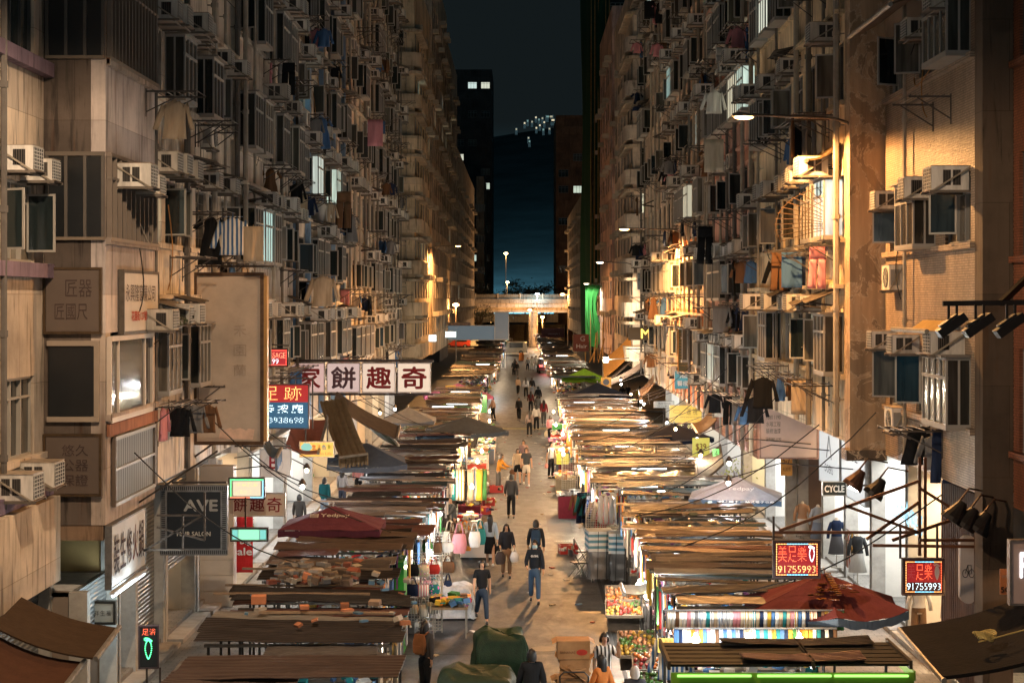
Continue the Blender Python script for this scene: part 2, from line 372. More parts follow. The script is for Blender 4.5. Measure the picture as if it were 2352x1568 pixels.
for x, d, w, l in ((1.0, 63, .9, 5),):
    mb.quad((x, d, .008), (x+w, d, .008), (x+w, d+l, .008), (x, d+l, .008), (.072, .07, .067))
for d in (113, 113.9): mb.quad((-5.5, d, .004), (5.5, d, .004), (5.5, d+.2, .004), (-5.5, d+.2, .004), (.5, .42, .1))
tag(mb.build('road_markings', ROUGH), kind='structure')
mb = MB(); mb.lathe([(.001, .007), (.33, .007), (.33, .004)], 20, (.55, 41.9, 0), (.06, .055, .05)); tag(mb.build('manhole_cover', METAL), 'round iron manhole cover in the road beside the wrapped trolleys', 'manhole cover')

for x, d, lb in ((-1.1, 51, 'square drain cover in the road left of the masked man'), (1.5, 60.5, 'square drain cover in the road before the maroon table'), (-.2, 89, 'square drain cover in the middle of the road far along')):
    mb = MB(); mb.box(-.32, .32, -.3, .3, .004, .012, (.03, .03, .03))
    for k in range(6): mb.box(-.26+.09*k, -.22+.09*k, -.24, .24, .012, .016, (.09, .085, .08))
    tag(mb.build('drain_cover', METAL, None, (x, d, 0)), lb, 'drain cover')
rl = random.Random(41); mb = MB()
for _ in range(150):
    x, d, w = rl.uniform(-2.4, 2.5), rl.uniform(38, 118), rl.uniform(.02, .09)
    if abs(x) < 1.0 and rl.random() < .6: x *= 2.2
    mb.box(-w, w, -w*.7, w*.7, 0, .01+w*.2, jit(rl.choice([(.5, .48, .44), (.35, .26, .16), (.3, .06, .05), (.12, .2, .3), (.6, .58, .5)]), .3, rl), Matrix.Translation((x, d, .006)) @ Matrix.Rotation(rl.uniform(0, 3), 4, 'Z'))
tag(mb.build('litter', ROUGH), 'small scraps of paper and packaging strewn along the road', 'litter', None, 'stuff')
# the hill beyond, with the lights of its houses
rr = random.Random(5)
ridge = [(-2600, 60), (-1500, 150), (-760, 205), (-420, 228), (-200, 236), (-20, 243), (90, 247), (190, 250), (330, 258), (700, 300), (1500, 200), (2600, 90)]
def rz_(x):
    for (a, za), (b, zb) in zip(ridge, ridge[1:]):
        if a <= x <= b: return za+(zb-za)*(x-a)/(b-a)
    return 60
mb = MB()
mb.sheet(lambda u, v: ((u-.5)*4800, 900+1500*v, -2+(rz_((u-.5)*4800)+6*math.sin(u*61)+4*math.sin(u*139))*v**1.25), 96, 14, 0, (.05, .085, .10))
def m_hill():
    g = N('dark wooded slope'); c = g.mix(.6, g.attr(), g.ramp(g.noise(g.pos((1, 1, 1)), .02, 5), [(.3, .5), (.7, 1.3)]), 'MULTIPLY'); return g.base(c, .95, spec=0.0)
tag(mb.build('hill', M('hill', m_hill), smooth=True), kind='structure')

# flyover across the far end
t = thing('flyover', 'concrete road flyover on square columns crossing the far end of the street', 'flyover', (0, 311, 0)); D = 311
CON = (.36, .31, .25)
mb = MB(); mb.box(-40, 40, 311, 322, 7.0, 8.35, CON); mb.box(-40, 40, 311.6, 321.4, 6.1, 7.0, jit(CON)); put('deck', mb.mesh('deck', WALL), t, (0, -311, 0))
mb = MB(); mb.box(-40, 40, 310.8, 311.0, 7.7, 8.5, (.25, .22, .18)); put('edge_beam', mb.mesh('edge_beam', WALL), t, (0, -311, 0))
mb = MB(); mb.box(-40, 40, 311.2, 311.3, 8.52, 9.35, (.12, .11, .09))
put('parapet', mb.mesh('parapet', WALL), t, (0, -311, 0))
for k in range(-9, 10):
    mb = MB(); mb.box(k*4-.12, k*4+.12, 311.05, 311.18, 8.5, 9.5, (.3, .26, .2)); put('parapet_post', mb.mesh('parapet_post', WALL), t, (0, -311, 0))
for x in (-15, 2.3, 19):
    mb = MB(); mb.box(x-.75, x+.75, 311.8, 313.8, 0, 6.1, CON); put('column', mb.mesh('column', WALL), t, (0, -311, 0))
t = thing('ramp', 'lower curved concrete slip ramp seen beneath the flyover', 'ramp', (0, 345, 0))
mb = MB(); mb.box(-30, 7.5, 345, 352, 3.9, 5.6, CON); put('deck', mb.mesh('deck', WALL), t, (0, -345, 0))
mb = MB(); mb.box(-30, 9, 352.5, 353.5, .02, 3.4, (.22, .17, .1)); put('retaining_wall', mb.mesh('retaining_wall', WALL), t, (0, -345, 0))
# ------------------------------------------------------------------ things that repeat on the house fronts (local x along the wall, y away from it)
ALU = (.24, .24, .23); ALUD = (.07, .073, .073); WOODW = (.33, .27, .2)
WP = {}
def win_proto(w, h, kind):
    k = (w, h, kind)
    if k in WP: return WP[k]
    fr = MB(); pn = MB(); c = {0: ALU, 1: ALUD, 2: (.36, .34, .30), 3: (.11, .105, .095)}[kind % 4]
    n = max(2, round(w/.62)); tr = .38 if kind % 2 == 0 else 0
    fr.box(-w/2, w/2, -.06, .06, 0, .05, c); fr.box(-w/2, w/2, -.06, .06, h-.05, h, c)
    for i in range(n+1):
        x = -w/2+w*i/n; q = .028; xa, xb = max(-w/2, x-q), min(w/2, x+q); fr.box(xa, xb, -.055, .055, .05, h-.05, c)
    if tr: fr.box(-w/2+.03, w/2-.03, -.05, .05, h-tr-.02, h-tr+.02, c)
    if kind == 3:
        for j in range(1, 5): fr.box(-w/2+.03, w/2-.03, .02, .035, h*j/5-.008, h*j/5+.008, c)
        for i in range(1, n*4):
            x = -w/2+w*i/(n*4); fr.box(x-.007, x+.007, .036, .05, .05, h-.05, c)
    for i in range(n):
        a, b = -w/2+w*i/n, -w/2+w*(i+1)/n; d = -.03+.05*((i*7+kind) % 3)/3
        pn.quad((a, d, .03), (a, d+.012, h-.03), (b, d, h-.03), (b, d+.012, .03))
    WP[k] = (fr.mesh('window', SMOOTH), pn.mesh('pane', PANE)); return WP[k]
def sash_proto():
    fr = MB(); gl = MB(); w, h = .56, 1.1; c = (.36, .35, .32)
    fr.box(0, .035, 0, w, 0, .04, c); fr.box(0, .035, 0, w, h-.04, h, c); fr.box(0, .035, 0, .04, .04, h-.04, c); fr.box(0, .035, w-.04, w, .04, h-.04, c)
    gl.box(.012, .022, .04, w-.04, .04, h-.04); return fr.mesh('open_sash', SMOOTH), gl.mesh('sash_pane', PANE)
SASH, SASHP = sash_proto()
BP = {}
def bay_proto(w, h):
    """window box standing out from the wall: frame, panes on three sides, sheet roof"""
    if (w, h) in BP: return BP[(w, h)]
    fr = MB(); pn = MB(); o = .48; c = (.31, .30, .28); n = max(2, round(w/.55))
    for z in (0, h-.06, h*.68): fr.box(-w/2, w/2, o-.05, o, z, z+.06, c)
    for x in (-w/2, w/2-.05):
        for z in (0, h-.06): fr.box(x, x+.05, -.1, o-.05, z, z+.06, c)
    for i in range(n+1):
        x = -w/2+(w-.05)*i/n; fr.box(x, x+.05, o-.045, o-.005, .06, h-.06, c)
    for x in (-w/2, w/2-.04):
        for y in (.0, .22): fr.box(x, x+.04, y-.02, y+.02, .06, h-.06, c)
    fr.box(-w/2-.06, w/2+.06, -.1, o+.1, h, h+.04, (.2, .18, .16)); fr.box(-w/2, w/2, -.1, o, -.05, 0, (.3, .28, .25))
    for i in range(n):
        a, b = -w/2+w*i/n, -w/2+w*(i+1)/n; pn.quad((a, o-.03, .05), (a, o-.028, h-.05), (b, o-.03, h-.05), (b, o-.028, .05))
    for x in (-w/2+.02, w/2-.02): pn.quad((x, -.1, .05), (x, o-.04, .05), (x, o-.04, h-.05), (x, -.1, h-.05))
    BP[(w, h)] = (fr.mesh('bay_window', SMOOTH), pn.mesh('pane', PANE)); return BP[(w, h)]
def ac_parts(w, d, h, kind):
    cs = MB(); vt = MB(); v2 = MB(); gr = MB(); br = MB(); K = (.012, .012, .012); G = (.5, .5, .47)
    cs.box(-w/2, w/2, 0, d, 0, h, (1, 1, 1)); cs.box(-w/2-.01, w/2+.01, -.02, d+.015, h, h+.012, (.5, .42, .34))
    if kind < 2:
        for sgn, vv in ((-1, vt), (1, v2)):
            x = sgn*(w/2)
            for y0, y1 in (((.16, .31), (.35, .50)) if kind == 0 else ((.30, .52),)):
                vv.box(x-.004, x+.004, y0, y1, h*.2, h*.84, K)
                for j in range(5): yy = y0+(y1-y0)*(j+.5)/5; vv.box(x-.009, x+.009, yy-.006, yy+.006, h*.2, h*.84, (.10, .09, .08))
        gr.box(-w/2+.02, w/2-.02, d+.001, d+.008, .03, h-.03, (.06, .06, .06))
        for j in range(7): zz = .03+(h-.06)*j/6; gr.box(-w/2+.015, w/2-.015, d+.008, d+.02, zz-.007, zz+.007, G)
        for j in range(5): xx = -w/2+.02+(w-.04)*j/4; gr.box(xx-.006, xx+.006, d+.02, d+.026, .02, h-.02, G)
    else:
        gr.lathe([(.23, 0), (.23, .02), (.2, .03), (.2, .012), (.001, .012)], 16, (0, 0, 0), (.16, .16, .15))
        for k in range(6):
            a = PI*k/6; gr.beam((.22*math.cos(a), .22*math.sin(a), .03), (-.22*math.cos(a), -.22*math.sin(a), .03), .01, .01, (.4, .4, .38))
        gr.v = [(-.08+v[0], d+v[2], h/2+v[1]) for v in gr.v]
        v2.box(w/2, w/2+.005, .06, d-.04, .1, h-.1, (.3, .29, .27)); vt.box(-w/2-.005, -w/2, .06, d-.04, .1, h-.1, (.3, .29, .27))
    B = (.14, .12, .10)
    for x in (-w/2-.03, w/2+.03):
        br.beam((x, -.05, -.03), (x, d+.05, -.03), .045, .045, B); br.beam((x, d*.97, -.01), (x, -.02, h*.95), .03, .03, (.32, .28, .22))
    br.beam((-w/2-.06, d*.9, -.055), (w/2+.06, d*.9, -.055), .035, .03, B); br.box(-w/2-.04, w/2+.04, .0, d+.05, -.014, -.002, (.16, .12, .09))
    return [('casing', cs.mesh('casing', ACM)), ('side_vent', vt.mesh('side_vent', ROUGH)), ('side_vent', v2.mesh('side_vent', ROUGH)), ('front_grille', gr.mesh('front_grille', ROUGH)), ('bracket', br.mesh('bracket', ROUGH))]
ACP = [ac_parts(.56, .58, .40, 0), ac_parts(.62, .66, .44, 1), ac_parts(.66, .72, .46, 0), ac_parts(.80, .30, .56, 2)]
ACN = 0
def place_ac(s, X, D, n, z, kind, label, group, flat=None):
    global ACN
    ACN += 1
    t = thing('air_conditioner', label, 'air conditioner', (s*(X-n), D, z), s*PI/2, group)
    for nm, me in ACP[kind]: put(nm, me, t)
    return t
def rack_parts(w, d):
    a0 = MB(); a1 = MB(); r = MB(); B = (.07, .06, .055); L = (.35, .31, .26)
    for x, a in ((-w/2, a0), (w/2, a1)):
        a.beam((x, 0, 0), (x, d, 0), .035, .035, B); a.beam((x, 0, -.45), (x, d*.8, -.02), .025, .025, B); a.beam((x, .01, .06), (x, .01, -.55), .035, .02, B)
    for k in range(5): y = .16+(d-.18)*k/4; r.tube([(-w/2-.1, y, .03), (w/2+.1, y, .03)], .012, 5, L if k % 2 else B)
    return a0.mesh('support_arm', ROUGH), a1.mesh('support_arm', ROUGH), r.mesh('rail', METAL)
RKP = [rack_parts(1.5, .85), rack_parts(1.1, 1.1), rack_parts(2.0, .7)]
def awn_mesh(w, d, dr, seed):
    q = random.Random(seed); m = MB(); n = int(w/.09); c = jit((.15, .125, .10), .3, q)
    m.sheet(lambda u, v: ((u-.5)*w, v*d, -v*dr+.02*(1 if int(u*n) % 2 else 0)+.03*math.sin(u*5+seed)*v), n, 3, .012, c)
    for x in (-w*.42, 0, w*.42): m.beam((x, 0, -dr-.1), (x, d*.9, -dr*.9-.03), .03, .03, (.06, .05, .045)); m.beam((x, 0, -.03), (x, d*.9, -dr*.9-.03), .02, .02, (.06, .05, .045))
    return m.mesh('awning', WOOD)
AWN = [awn_mesh(1.9, .75, .18, 1), awn_mesh(2.6, .9, .25, 2), awn_mesh(1.4, .8, .32, 3)]
# clothes: width along x, hanging down from z = 0
def garment(kind):
    m = MB()
    def fold(u, v, a=.03): return a*math.sin(u*9+v*2)*(.3+v)+.012*math.sin(u*23)
    if kind in ('shirt', 'jacket', 'dress'):
        L = {'shirt': .68, 'jacket': .74, 'dress': 1.15}[kind]
        hw = (lambda v: .23-.02*math.sin(v*PI)) if kind != 'dress' else (lambda v: .2-.05*math.sin(min(1, v*2.2)*PI)+.16*max(0, v-.4))
        m.sheet(lambda u, v: ((u-.5)*2*hw(v)*(1 if v > .03 else .55), fold(u, v), -.05-v*L+(.05*abs(u-.5)*-2 if v < .1 else .0)), 10, 8, .05)
        for sg in (-1, 1):
            sl = .52 if kind != 'dress' else .26
            m.sheet(lambda u, v: (sg*(.2+.14*v+.055*(u-.2)), .01+fold(u, v, .015), -.09-v*sl-.13*(1-u)*(1-v)), 3, 5, .05)
    elif kind == 'trousers':
        m.sheet(lambda u, v: ((u-.5)*.4, fold(u, v, .015), -v*.3), 8, 3, .05)
        for sg in (-1, 1): m.sheet(lambda u, v: (sg*(.105+.015*v)+(u-.5)*(.2-.04*v), fold(u, v, .02), -.3-v*.72), 4, 7, .05)
    elif kind == 'towel': m.sheet(lambda u, v: ((u-.5)*.55, fold(u, v), -v*.95), 10, 6, .012)
    elif kind == 'scarf': m.sheet(lambda u, v: ((u-.5)*(.16+.02*math.sin(v*7)), fold(u*.6, v, .02), -v*.9), 5, 6, .03)
    elif kind == 'skirt': m.sheet(lambda u, v: ((u-.5)*(.36+.2*v), fold(u*1.6, v, .035), -v*.6), 12, 5, .05)
    m.beam((-.18, 0, -.03), (.18, 0, -.03), .012, .012, (.3, .3, .3)); m.beam((0, 0, -.03), (0, 0, .05), .008, .008, (.3, .3, .3))
    return m.mesh(kind, CLOTH, True)
GARM = {k: garment(k) for k in ('shirt', 'jacket', 'dress', 'trousers', 'towel', 'scarf', 'skirt')}
CC = {'black': (.012, .013, .015), 'navy': (.018, .03, .07), 'white': (.68, .67, .63), 'grey': (.2, .2, .2), 'beige': (.48, .38, .27), 'brown': (.16, .085, .045), 'red': (.42, .035, .03), 'pink': (.58, .25, .28),
      'blue': (.07, .16, .34), 'teal': (.03, .22, .24), 'green': (.07, .22, .07), 'yellow': (.62, .42, .06), 'orange': (.6, .22, .04), 'cream': (.62, .54, .40), 'purple': (.2, .08, .2), 'mustard': (.45, .28, .05)}
CNAMES = list(CC)
CLO = 0
def hang(kind, color, loc, rz, label, group, pat=None, scale=1.0):
    global CLO
    CLO += 1
    o = put('hanging_'+kind, GARM[kind], None, loc, rz, (scale,)*3, cloth(CC[color], pat))
    return tag(o, label, kind if kind != 'trousers' else 'pair of trousers', group)
# ------------------------------------------------------------------ house fronts
AC_LIMIT = 262
FAR_AC = MB()
ADJ = ['cream', 'stained cream', 'pale grey', 'yellowed', 'grimy']
def facade(name, label, short, s, X, D0, D1, zb, top, sills, winh=1.55, bayw=2.2, cols=None, seed=1, ac=.75, aw=.3, rack=.4, wash=.4, opn=.5, bay=.3, fins=(), pipes=.85, far=False, acgroup=None, sidewall=None, lit=.07, skip=(), depth=7.0, tilemat=None):
    q = random.Random(seed); c = cols or {}
    wall = c.get('wall', (.42, .36, .28)); span = c.get('span', wall); fin = c.get('fin', wall); band = c.get('band')
    b = thing(name, label, 'building', (s*X, D0, 0)); o = Vector(b.location)
    mat = tilemat or WALL
    def wb(m, d0, d1, n0, n1, z0, z1, col): m.box(s*(X-n0)-o.x, s*(X-n1)-o.x, d0-D0, d1-D0, z0, z1, col)
    m = MB()
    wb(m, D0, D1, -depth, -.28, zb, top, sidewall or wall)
    heads = [z+winh for z in sills]; prev = zb
    nb = max(1, round((D1-D0)/bayw)); bw = (D1-D0)/nb
    for k, z in enumerate(sills+[top]):
        cc = jit(span if k else wall, .08, q)
        wb(m, D0, D1, -.28, 0, prev, z, cc)
        if band and z-prev > 1.0:
            hb = (z-prev)*.42; wb(m, D0, D1, 0, .012, prev+.15, prev+.15+hb, jit(band, .1, q))
        if not far and k < len(sills): wb(m, D0+.02, D1-.02, .0, .1, z-.12, z, jit(wall, .1, q))
        if k < len(sills): prev = heads[k]
    lay = []
    for i in range(nb):
        d = D0+bw*(i+.5); w = min(bw-.45, q.choice((1.5, 1.75, 2.0)) if not far else bw*.62); lay.append((d, w))
    for k, z in enumerate(sills):
        e = D0
        for d, w in lay: wb(m, e, d-w/2, -.28, 0, z, heads[k], jit(wall, .06, q)); e = d+w/2
        wb(m, e, D1, -.28, 0, z, heads[k], wall)
        if not far and q.random() < .5:                                           # slab edge / drip ledge over the windows
            wb(m, D0+.03, D1-.03, .0, q.uniform(.16, .32), heads[k]+.62, heads[k]+.72, jit(wall, .1, q))
    put('wall', m.mesh('wall', mat), b)
    fm = None
    for d, w in fins:
        fm = MB(); wb(fm, d-w/2, d+w/2, .013, .2, zb, top, jit(fin, .1, q)); put('pilaster', fm.mesh('pilaster', WALL), b)
    zmax = lambda d: H+(VY+10)*d/F
    facing = s*PI/2
    for k, z in enumerate(sills):
        for i, (d, w) in enumerate(lay):
            if z > zmax(d)+.5 or (k, i) in skip: continue
            at = lambda n, dz=0.0: (s*(X-n)-o.x, d-D0, z+dz)
            isbay = (not far) and q.random() < bay
            ww = round(w/.25)*.25
            if isbay: fr, pn = bay_proto(ww, winh)
            else: fr, pn = win_proto(ww, winh, q.randrange(4) if not far else q.randrange(2))
            wn = put('bay_window' if isbay else 'window', fr, b, at(0.0 if isbay else -.12), facing)
            put('pane', pn, wn, mat=LITPANE if q.random() < lit else None)
            if far:
                if q.random() < ac*.8:
                    FAR_AC.box(s*(X-0), s*(X-.55), d-.9, d-.35, z+winh+.05, z+winh+.45, jit((.42, .38, .31), .25, q))
                    if q.random() < .5: FAR_AC.box(s*(X-0), s*(X-.55), d+.2, d+.75, z+winh+.05, z+winh+.45, jit((.42, .38, .31), .25, q))
                continue
            if not isbay and q.random() < opn:
                for r_ in range(q.choice((1, 1, 2))):
                    sg = put('open_sash', SASH, wn, ((-1 if r_ else 1)*ww*.5*q.uniform(.1, .95), .05, .2), q.uniform(-.5, .45)); put('sash_pane', SASHP, wn, sg.location, sg.rotation_euler.z)
            hasaw = q.random() < aw
            if hasaw: put('awning', AWN[q.randrange(3)], b, at(.02, winh+q.uniform(.52, .8)), facing, (ww/2.0, 1, 1))
            if q.random() < ac and z+winh < zmax(d):
                na = 2 if q.random() < .35 and ww >= 1.5 else 1
                for a in range(na):
                    if ACN >= AC_LIMIT: break
                    kd = q.choice((0, 0, 1, 2, 2, 3)); off = (a-.5)*.85 if na == 2 else q.uniform(-.45, .45)
                    below = q.random() < .12
                    zz = z+winh+.06 if not below else z-.75
                    which = 'over' if not below else 'under'; pos = nth(i)
                    ad = ADJ[q.randrange(5)]
                    lb = '%s air conditioner %s the %s window, %s row of the %s' % (ad, which, pos, nth(k), short)
                    if na == 2: lb = '%s %s air conditioner %s the %s window, %s row of the %s' % ('nearer' if a == 0 else 'farther', ad, which, pos, nth(k), short)
                    place_ac(s, X, d+off, .34 if isbay and not below else .0, zz, kd, lb, acgroup or 'air conditioners on the house fronts')
            if q.random() < rack:
                kind = q.randrange(3); zz = z-q.uniform(.1, .35)
                rk = thing('drying_rack', 'metal drying rack under the %s window, %s row of the %s' % (nth(i), nth(k), short), 'drying rack', (s*(X-.105), d, zz), facing, 'drying racks under the windows')
                for nm, me in zip(('support_arm', 'support_arm', 'rail'), RKP[kind]): put(nm, me, rk)
                if q.random() < wash:
                    for a in range(q.choice((1, 2, 2, 3))):
                        kd = q.choice(('shirt', 'shirt', 'jacket', 'trousers', 'towel', 'dress')); cn = q.choice(('black', 'navy', 'white', 'grey', 'beige', 'brown', 'black', 'pink', 'blue'))
                        fc = q.random() < .6
                        hang(kd, cn, (s*(X-.25-.28*a), d+q.uniform(-.3, .3), zz-.02), 0 if fc else facing+q.uniform(-.3, .3),
                             '%s %s on the rack under the %s window, %s row of the %s' % (cn, kd, nth(i), nth(k), short) if a == 0 else '%s %s, %s on the rack under the %s window, %s row, %s' % (cn, kd, nth(a), nth(i), nth(k), short), 'washing on the drying racks')
    if not far:
        for i in range(nb+1):
            if q.random() < pipes:
                d = min(D1-.12, max(D0+.12, D0+bw*i+q.uniform(-.12, .12))); zt = min(top, zmax(d)+1); pm = MB(); r_ = q.choice((.045, .06, .075)); cl = q.choice(((.34, .31, .26), (.20, .18, .15), (.42, .38, .31), (.12, .11, .10)))
                pm.tube([(s*(X-.12-r_)-o.x, d-D0, zb+.1), (s*(X-.12-r_)-o.x, d-D0+.02, zt)], r_, 6, cl)
                for zz in [zb+1+2.2*j for j in range(int((zt-zb)/2.2))]: pm.tube([(s*(X-.12-r_)-o.x, d-D0, zz-.06), (s*(X-.12-r_)-o.x, d-D0, zz+.06)], r_*1.35, 6, cl); pm.beam((s*(X)-o.x, d-D0, zz), (s*(X-.12)-o.x, d-D0, zz), .03, .03, cl)
                put('drainpipe', pm.mesh('drainpipe', ROUGH), b)
        for j in range(int((D1-D0)/1.6)):                                          # slack cables along and down the front
            d = q.uniform(D0, D1-1.5); z = q.uniform(zb+.3, min(top, zmax(d))); L = q.uniform(.8, 2.6); cm = MB(); dr = q.uniform(.1, .5); vert = q.random() < .5
            pts = [(s*(X-.07-.1*math.sin(t*PI/6))-o.x, d-D0+(L*t/6 if not vert else .1*math.sin(t)), z-dr*math.sin(PI*t/6)-(L*t/6 if vert else 0)) for t in range(7)]
            cm.tube(pts, .014, 4, q.choice(((.02, .02, .02), (.3, .27, .22), (.35, .18, .06)))); put('cable', cm.mesh('cable', ROUGH), b)
    return b
def fl(z0, n, st=3.5): return [z0+st*i for i in range(n)]

CR = (.50, .43, .34)
# left row
facade('corner_tenement', 'peach rendered tenement at the left edge with a mauve ledge', 'peach corner tenement', -1, 9.3, 24, 33.98, 4.6, 17, [5.45, 9.1, 12.9], 1.5, 3.3, {'wall': (.46, .38, .29), 'span': (.48, .39, .29)}, 3, ac=0, aw=0, rack=0, bay=0, opn=.2, pipes=.3)
facade('sign_clad_tenement', 'corner tenement with blank sign boards and a white framed show window', 'sign clad tenement', -1, 8.1, 34, 38.6, 4.0, 17, [6.15, 9.6, 13.1], 1.6, 2.3, {'wall': (.38, .31, .25), 'span': (.50, .43, .38), 'band': None}, 4, ac=0, aw=0, rack=0, bay=0, opn=0, pipes=0, skip=((0, 0), (1, 0), (1, 1), (2, 0), (2, 1)), depth=1.3, sidewall=(.10, .078, .062))  # brown flank wall, its colour darkened further to stand for shade
facade('stained_tenement', 'stained beige tenement behind the big blank sign with washing on racks', 'stained beige tenement', -1, 8.3, 38.6, 50, 4.2, 19, [6.3, 9.7, 13.1], 1.5, 1.9, {'wall': (.50, .43, .34), 'span': (.55, .48, .38)}, 5, ac=.75, rack=.5, wash=.6)
facade('tall_window_tenement', 'grey rendered tenement with tall dark windows above the cake shop sign', 'grey tall-windowed tenement', -1, 8.1, 50, 62, 4.0, 22, [6.2, 9.5, 12.8, 16.1], 1.6, 2.0, {'wall': (.46, .41, .34), 'span': (.52, .46, .38)}, 6, ac=.85, rack=.4, aw=.25)
facade('blue_striped_tenement', 'cream tenement with slate blue pilasters running up between its windows', 'blue striped tenement', -1, 8.2, 62, 80, 3.8, 26, [6.0, 9.2, 12.4, 15.6, 18.8], 1.55, 2.25, {'wall': (.48, .43, .36), 'span': (.52, .46, .38), 'fin': (.17, .26, .38)}, 7, ac=.85, rack=.4, fins=[(62.3, .5), (66.5, .45), (71, .5), (75.5, .45), (79.6, .5)])
facade('brown_tenement', 'brown rendered tenement with thin white drainpipes beyond the blue striped one', 'brown tenement', -1, 8.0, 80, 98, 3.6, 30, [5.6, 8.8, 12.0, 15.2, 18.4, 21.6], 1.55, 2.5, {'wall': (.44, .36, .27), 'span': (.48, .40, .30)}, 8, ac=.7, pipes=.9)
facade('last_block_tenement', 'tan tenement closing the left block at the side street', 'last left tenement', -1, 8.1, 98, 116, 3.6, 34, [5.6, 8.8, 12.0, 15.2, 18.4, 21.6, 24.8], 1.55, 2.9, {'wall': (.47, .40, .31), 'span': (.50, .44, .34)}, 9, ac=.6, pipes=.8)
# right row
facade('red_brick_house', 'red tiled house at the right edge with large shop windows upstairs', 'red tiled house', 1, 9.15, 24, 32.3, 4.55, 17, [5.6, 9.2, 12.8], 1.9, 2.8, {'wall': (.30, .11, .055), 'span': (.32, .12, .06)}, 13, ac=0, aw=0, rack=0, bay=0, pipes=0, tilemat=TILE)
facade('mosaic_tenement', 'tenement faced in small glazed mosaic tiles, white windows standing open', 'mosaic tiled tenement', 1, 8.6, 32.9, 41, 4.75, 17, [5.95, 9.5, 13.1], 1.35, 2.6, {'wall': (.46, .35, .25), 'span': (.44, .34, .25)}, 14, ac=0, aw=0, rack=0, bay=.34, opn=1.0, pipes=.2, tilemat=TILE, lit=0)
facade('pillar_tenement', 'cream tenement beside the peeling pillar, lit orange by the street lamp', 'orange lit tenement', 1, 7.8, 41.8, 58, 5.0, 20, [6.6, 9.9, 13.2, 16.5], 1.45, 2.0, {'wall': (.58, .46, .29), 'span': (.60, .48, .31)}, 15, ac=.85, rack=.45, wash=.5, aw=.3)
facade('pink_banded_tenement', 'dusky pink tenement with darker bands and air conditioners on brackets', 'dusky pink tenement', 1, 7.9, 58, 72, 3.1, 24, [5.2, 8.4, 11.6, 14.8, 18.0], 1.5, 2.2, {'wall': (.44, .25, .19), 'span': (.46, .27, .21), 'band': (.30, .14, .09)}, 16, ac=.8, rack=.5, wash=.5)
facade('terracotta_banded_tenement', 'cream tenement with terracotta bands below its windows', 'terracotta banded tenement', 1, 7.8, 72, 90, 3.6, 29, [5.6, 8.8, 12.0, 15.2, 18.4, 21.6], 1.5, 2.4, {'wall': (.50, .36, .26), 'span': (.52, .40, .30), 'band': (.42, .14, .05)}, 17, ac=.8, rack=.45, wash=.4)
facade('grey_pipe_tenement', 'tan tenement with blue drainpipes closing the right block', 'last right tenement', 1, 7.8, 90, 110, 3.6, 33, [5.6, 8.8, 12.0, 15.2, 18.4, 21.6, 24.8], 1.5, 2.8, {'wall': (.46, .37, .28), 'span': (.50, .40, .31)}, 18, ac=.7, rack=.4, pipes=.9)
# beyond the side street
def far_block(name, label, s, X, D0, D1, top, z0, wall, seed, bayw=4.0, zb=3.6, band=None, lit=.05):
    n = int((min(top-1, H+VY*D1/F+2)-z0)/3.1)
    return facade(name, label, '', s, X, D0, D1, zb, top, [z0+3.1*i for i in range(max(1, n))], 1.5, bayw, {'wall': wall, 'span': wall, 'band': band}, seed, ac=.7, far=True, lit=lit)
LCB = far_block('rounded_corner_block', 'cream block with rounded corner balconies across the side street on the left', -1, 7.9, 130, 152, 33, 5.4, (.55, .43, .28), 21)
far_block('mid_block', 'tan block with many air conditioners beyond the left rounded corner', -1, 7.7, 152, 182, 38, 5.4, (.42, .34, .25), 22)
far_block('narrow_block', 'grey brown block in the distant left row, before its last house', -1, 7.8, 182, 215, 36, 5.4, (.38, .31, .23), 23)
far_block('end_block', 'dark block ending the left row near the flyover', -1, 7.7, 215, 292, 27, 5.4, (.34, .28, .21), 24, 5.0)
RCB = far_block('rounded_corner_block', 'pale block with rounded corner balconies across the side street on the right', 1, 7.9, 122, 146, 31, 5.6, (.56, .46, .36), 25)
far_block('mid_block', 'dusty pink block with bay windows beyond the right rounded corner', 1, 7.7, 146, 172, 33, 5.4, (.46, .33, .28), 26)
far_block('narrow_block', 'tan block wrapped by the netted scaffold on the right', 1, 7.7, 172, 196, 30, 5.4, (.40, .32, .24), 27)
far_block('end_block', 'brown block past the netted scaffold near the flyover', 1, 7.9, 222, 292, 22, 5.4, (.32, .26, .19), 28, 5.0)
# rounded balconies and their plain flank walls
for b, s, D0, X, top in ((LCB, -1, 130, 7.9, 32.5), (RCB, 1, 122, 7.9, 30.5)):
    o = Vector(b.location)
    for k in range(8):
        z = 4.1+3.1*k
        if z > top-2: break
        pts = [(X+5, D0), (X+5, D0-.55)]+[(X+.55-1.1*math.sin(a)+.0, D0+.55-1.1*math.cos(a)) for a in [PI/2*i/8 for i in range(9)]]+[(X-.55, D0+9), (X, D0+9), (X, D0)]
        m = MB(); m.prism([(s*(x)-o.x, y-D0) for x, y in pts] if s < 0 else [(s*x-o.x, y-D0) for x, y in reversed(pts)], lambda x, y, d: Vector((x, y, d)), z, z+1.0, (.56, .44, .30) if s < 0 else (.55, .46, .37))
        put('balcony_parapet', m.mesh('balcony_parapet', WALL), b)
        m = MB(); m.prism([(s*(x)-o.x, y-D0) for x, y in pts] if s < 0 else [(s*x-o.x, y-D0) for x, y in reversed(pts)], lambda x, y, d: Vector((x, y, d)), z+2.55, z+2.75, (.45, .36, .26))
        put('balcony_canopy', m.mesh('balcony_canopy', WALL), b)
        fr, pn = win_proto(2.0, 1.5, 0)
        w = put('window', fr, b, (s*(X+1.6)-o.x, -.02, z+1.02), PI); put('pane', pn, w, mat=LITPANE if k == 3 and s > 0 else None)
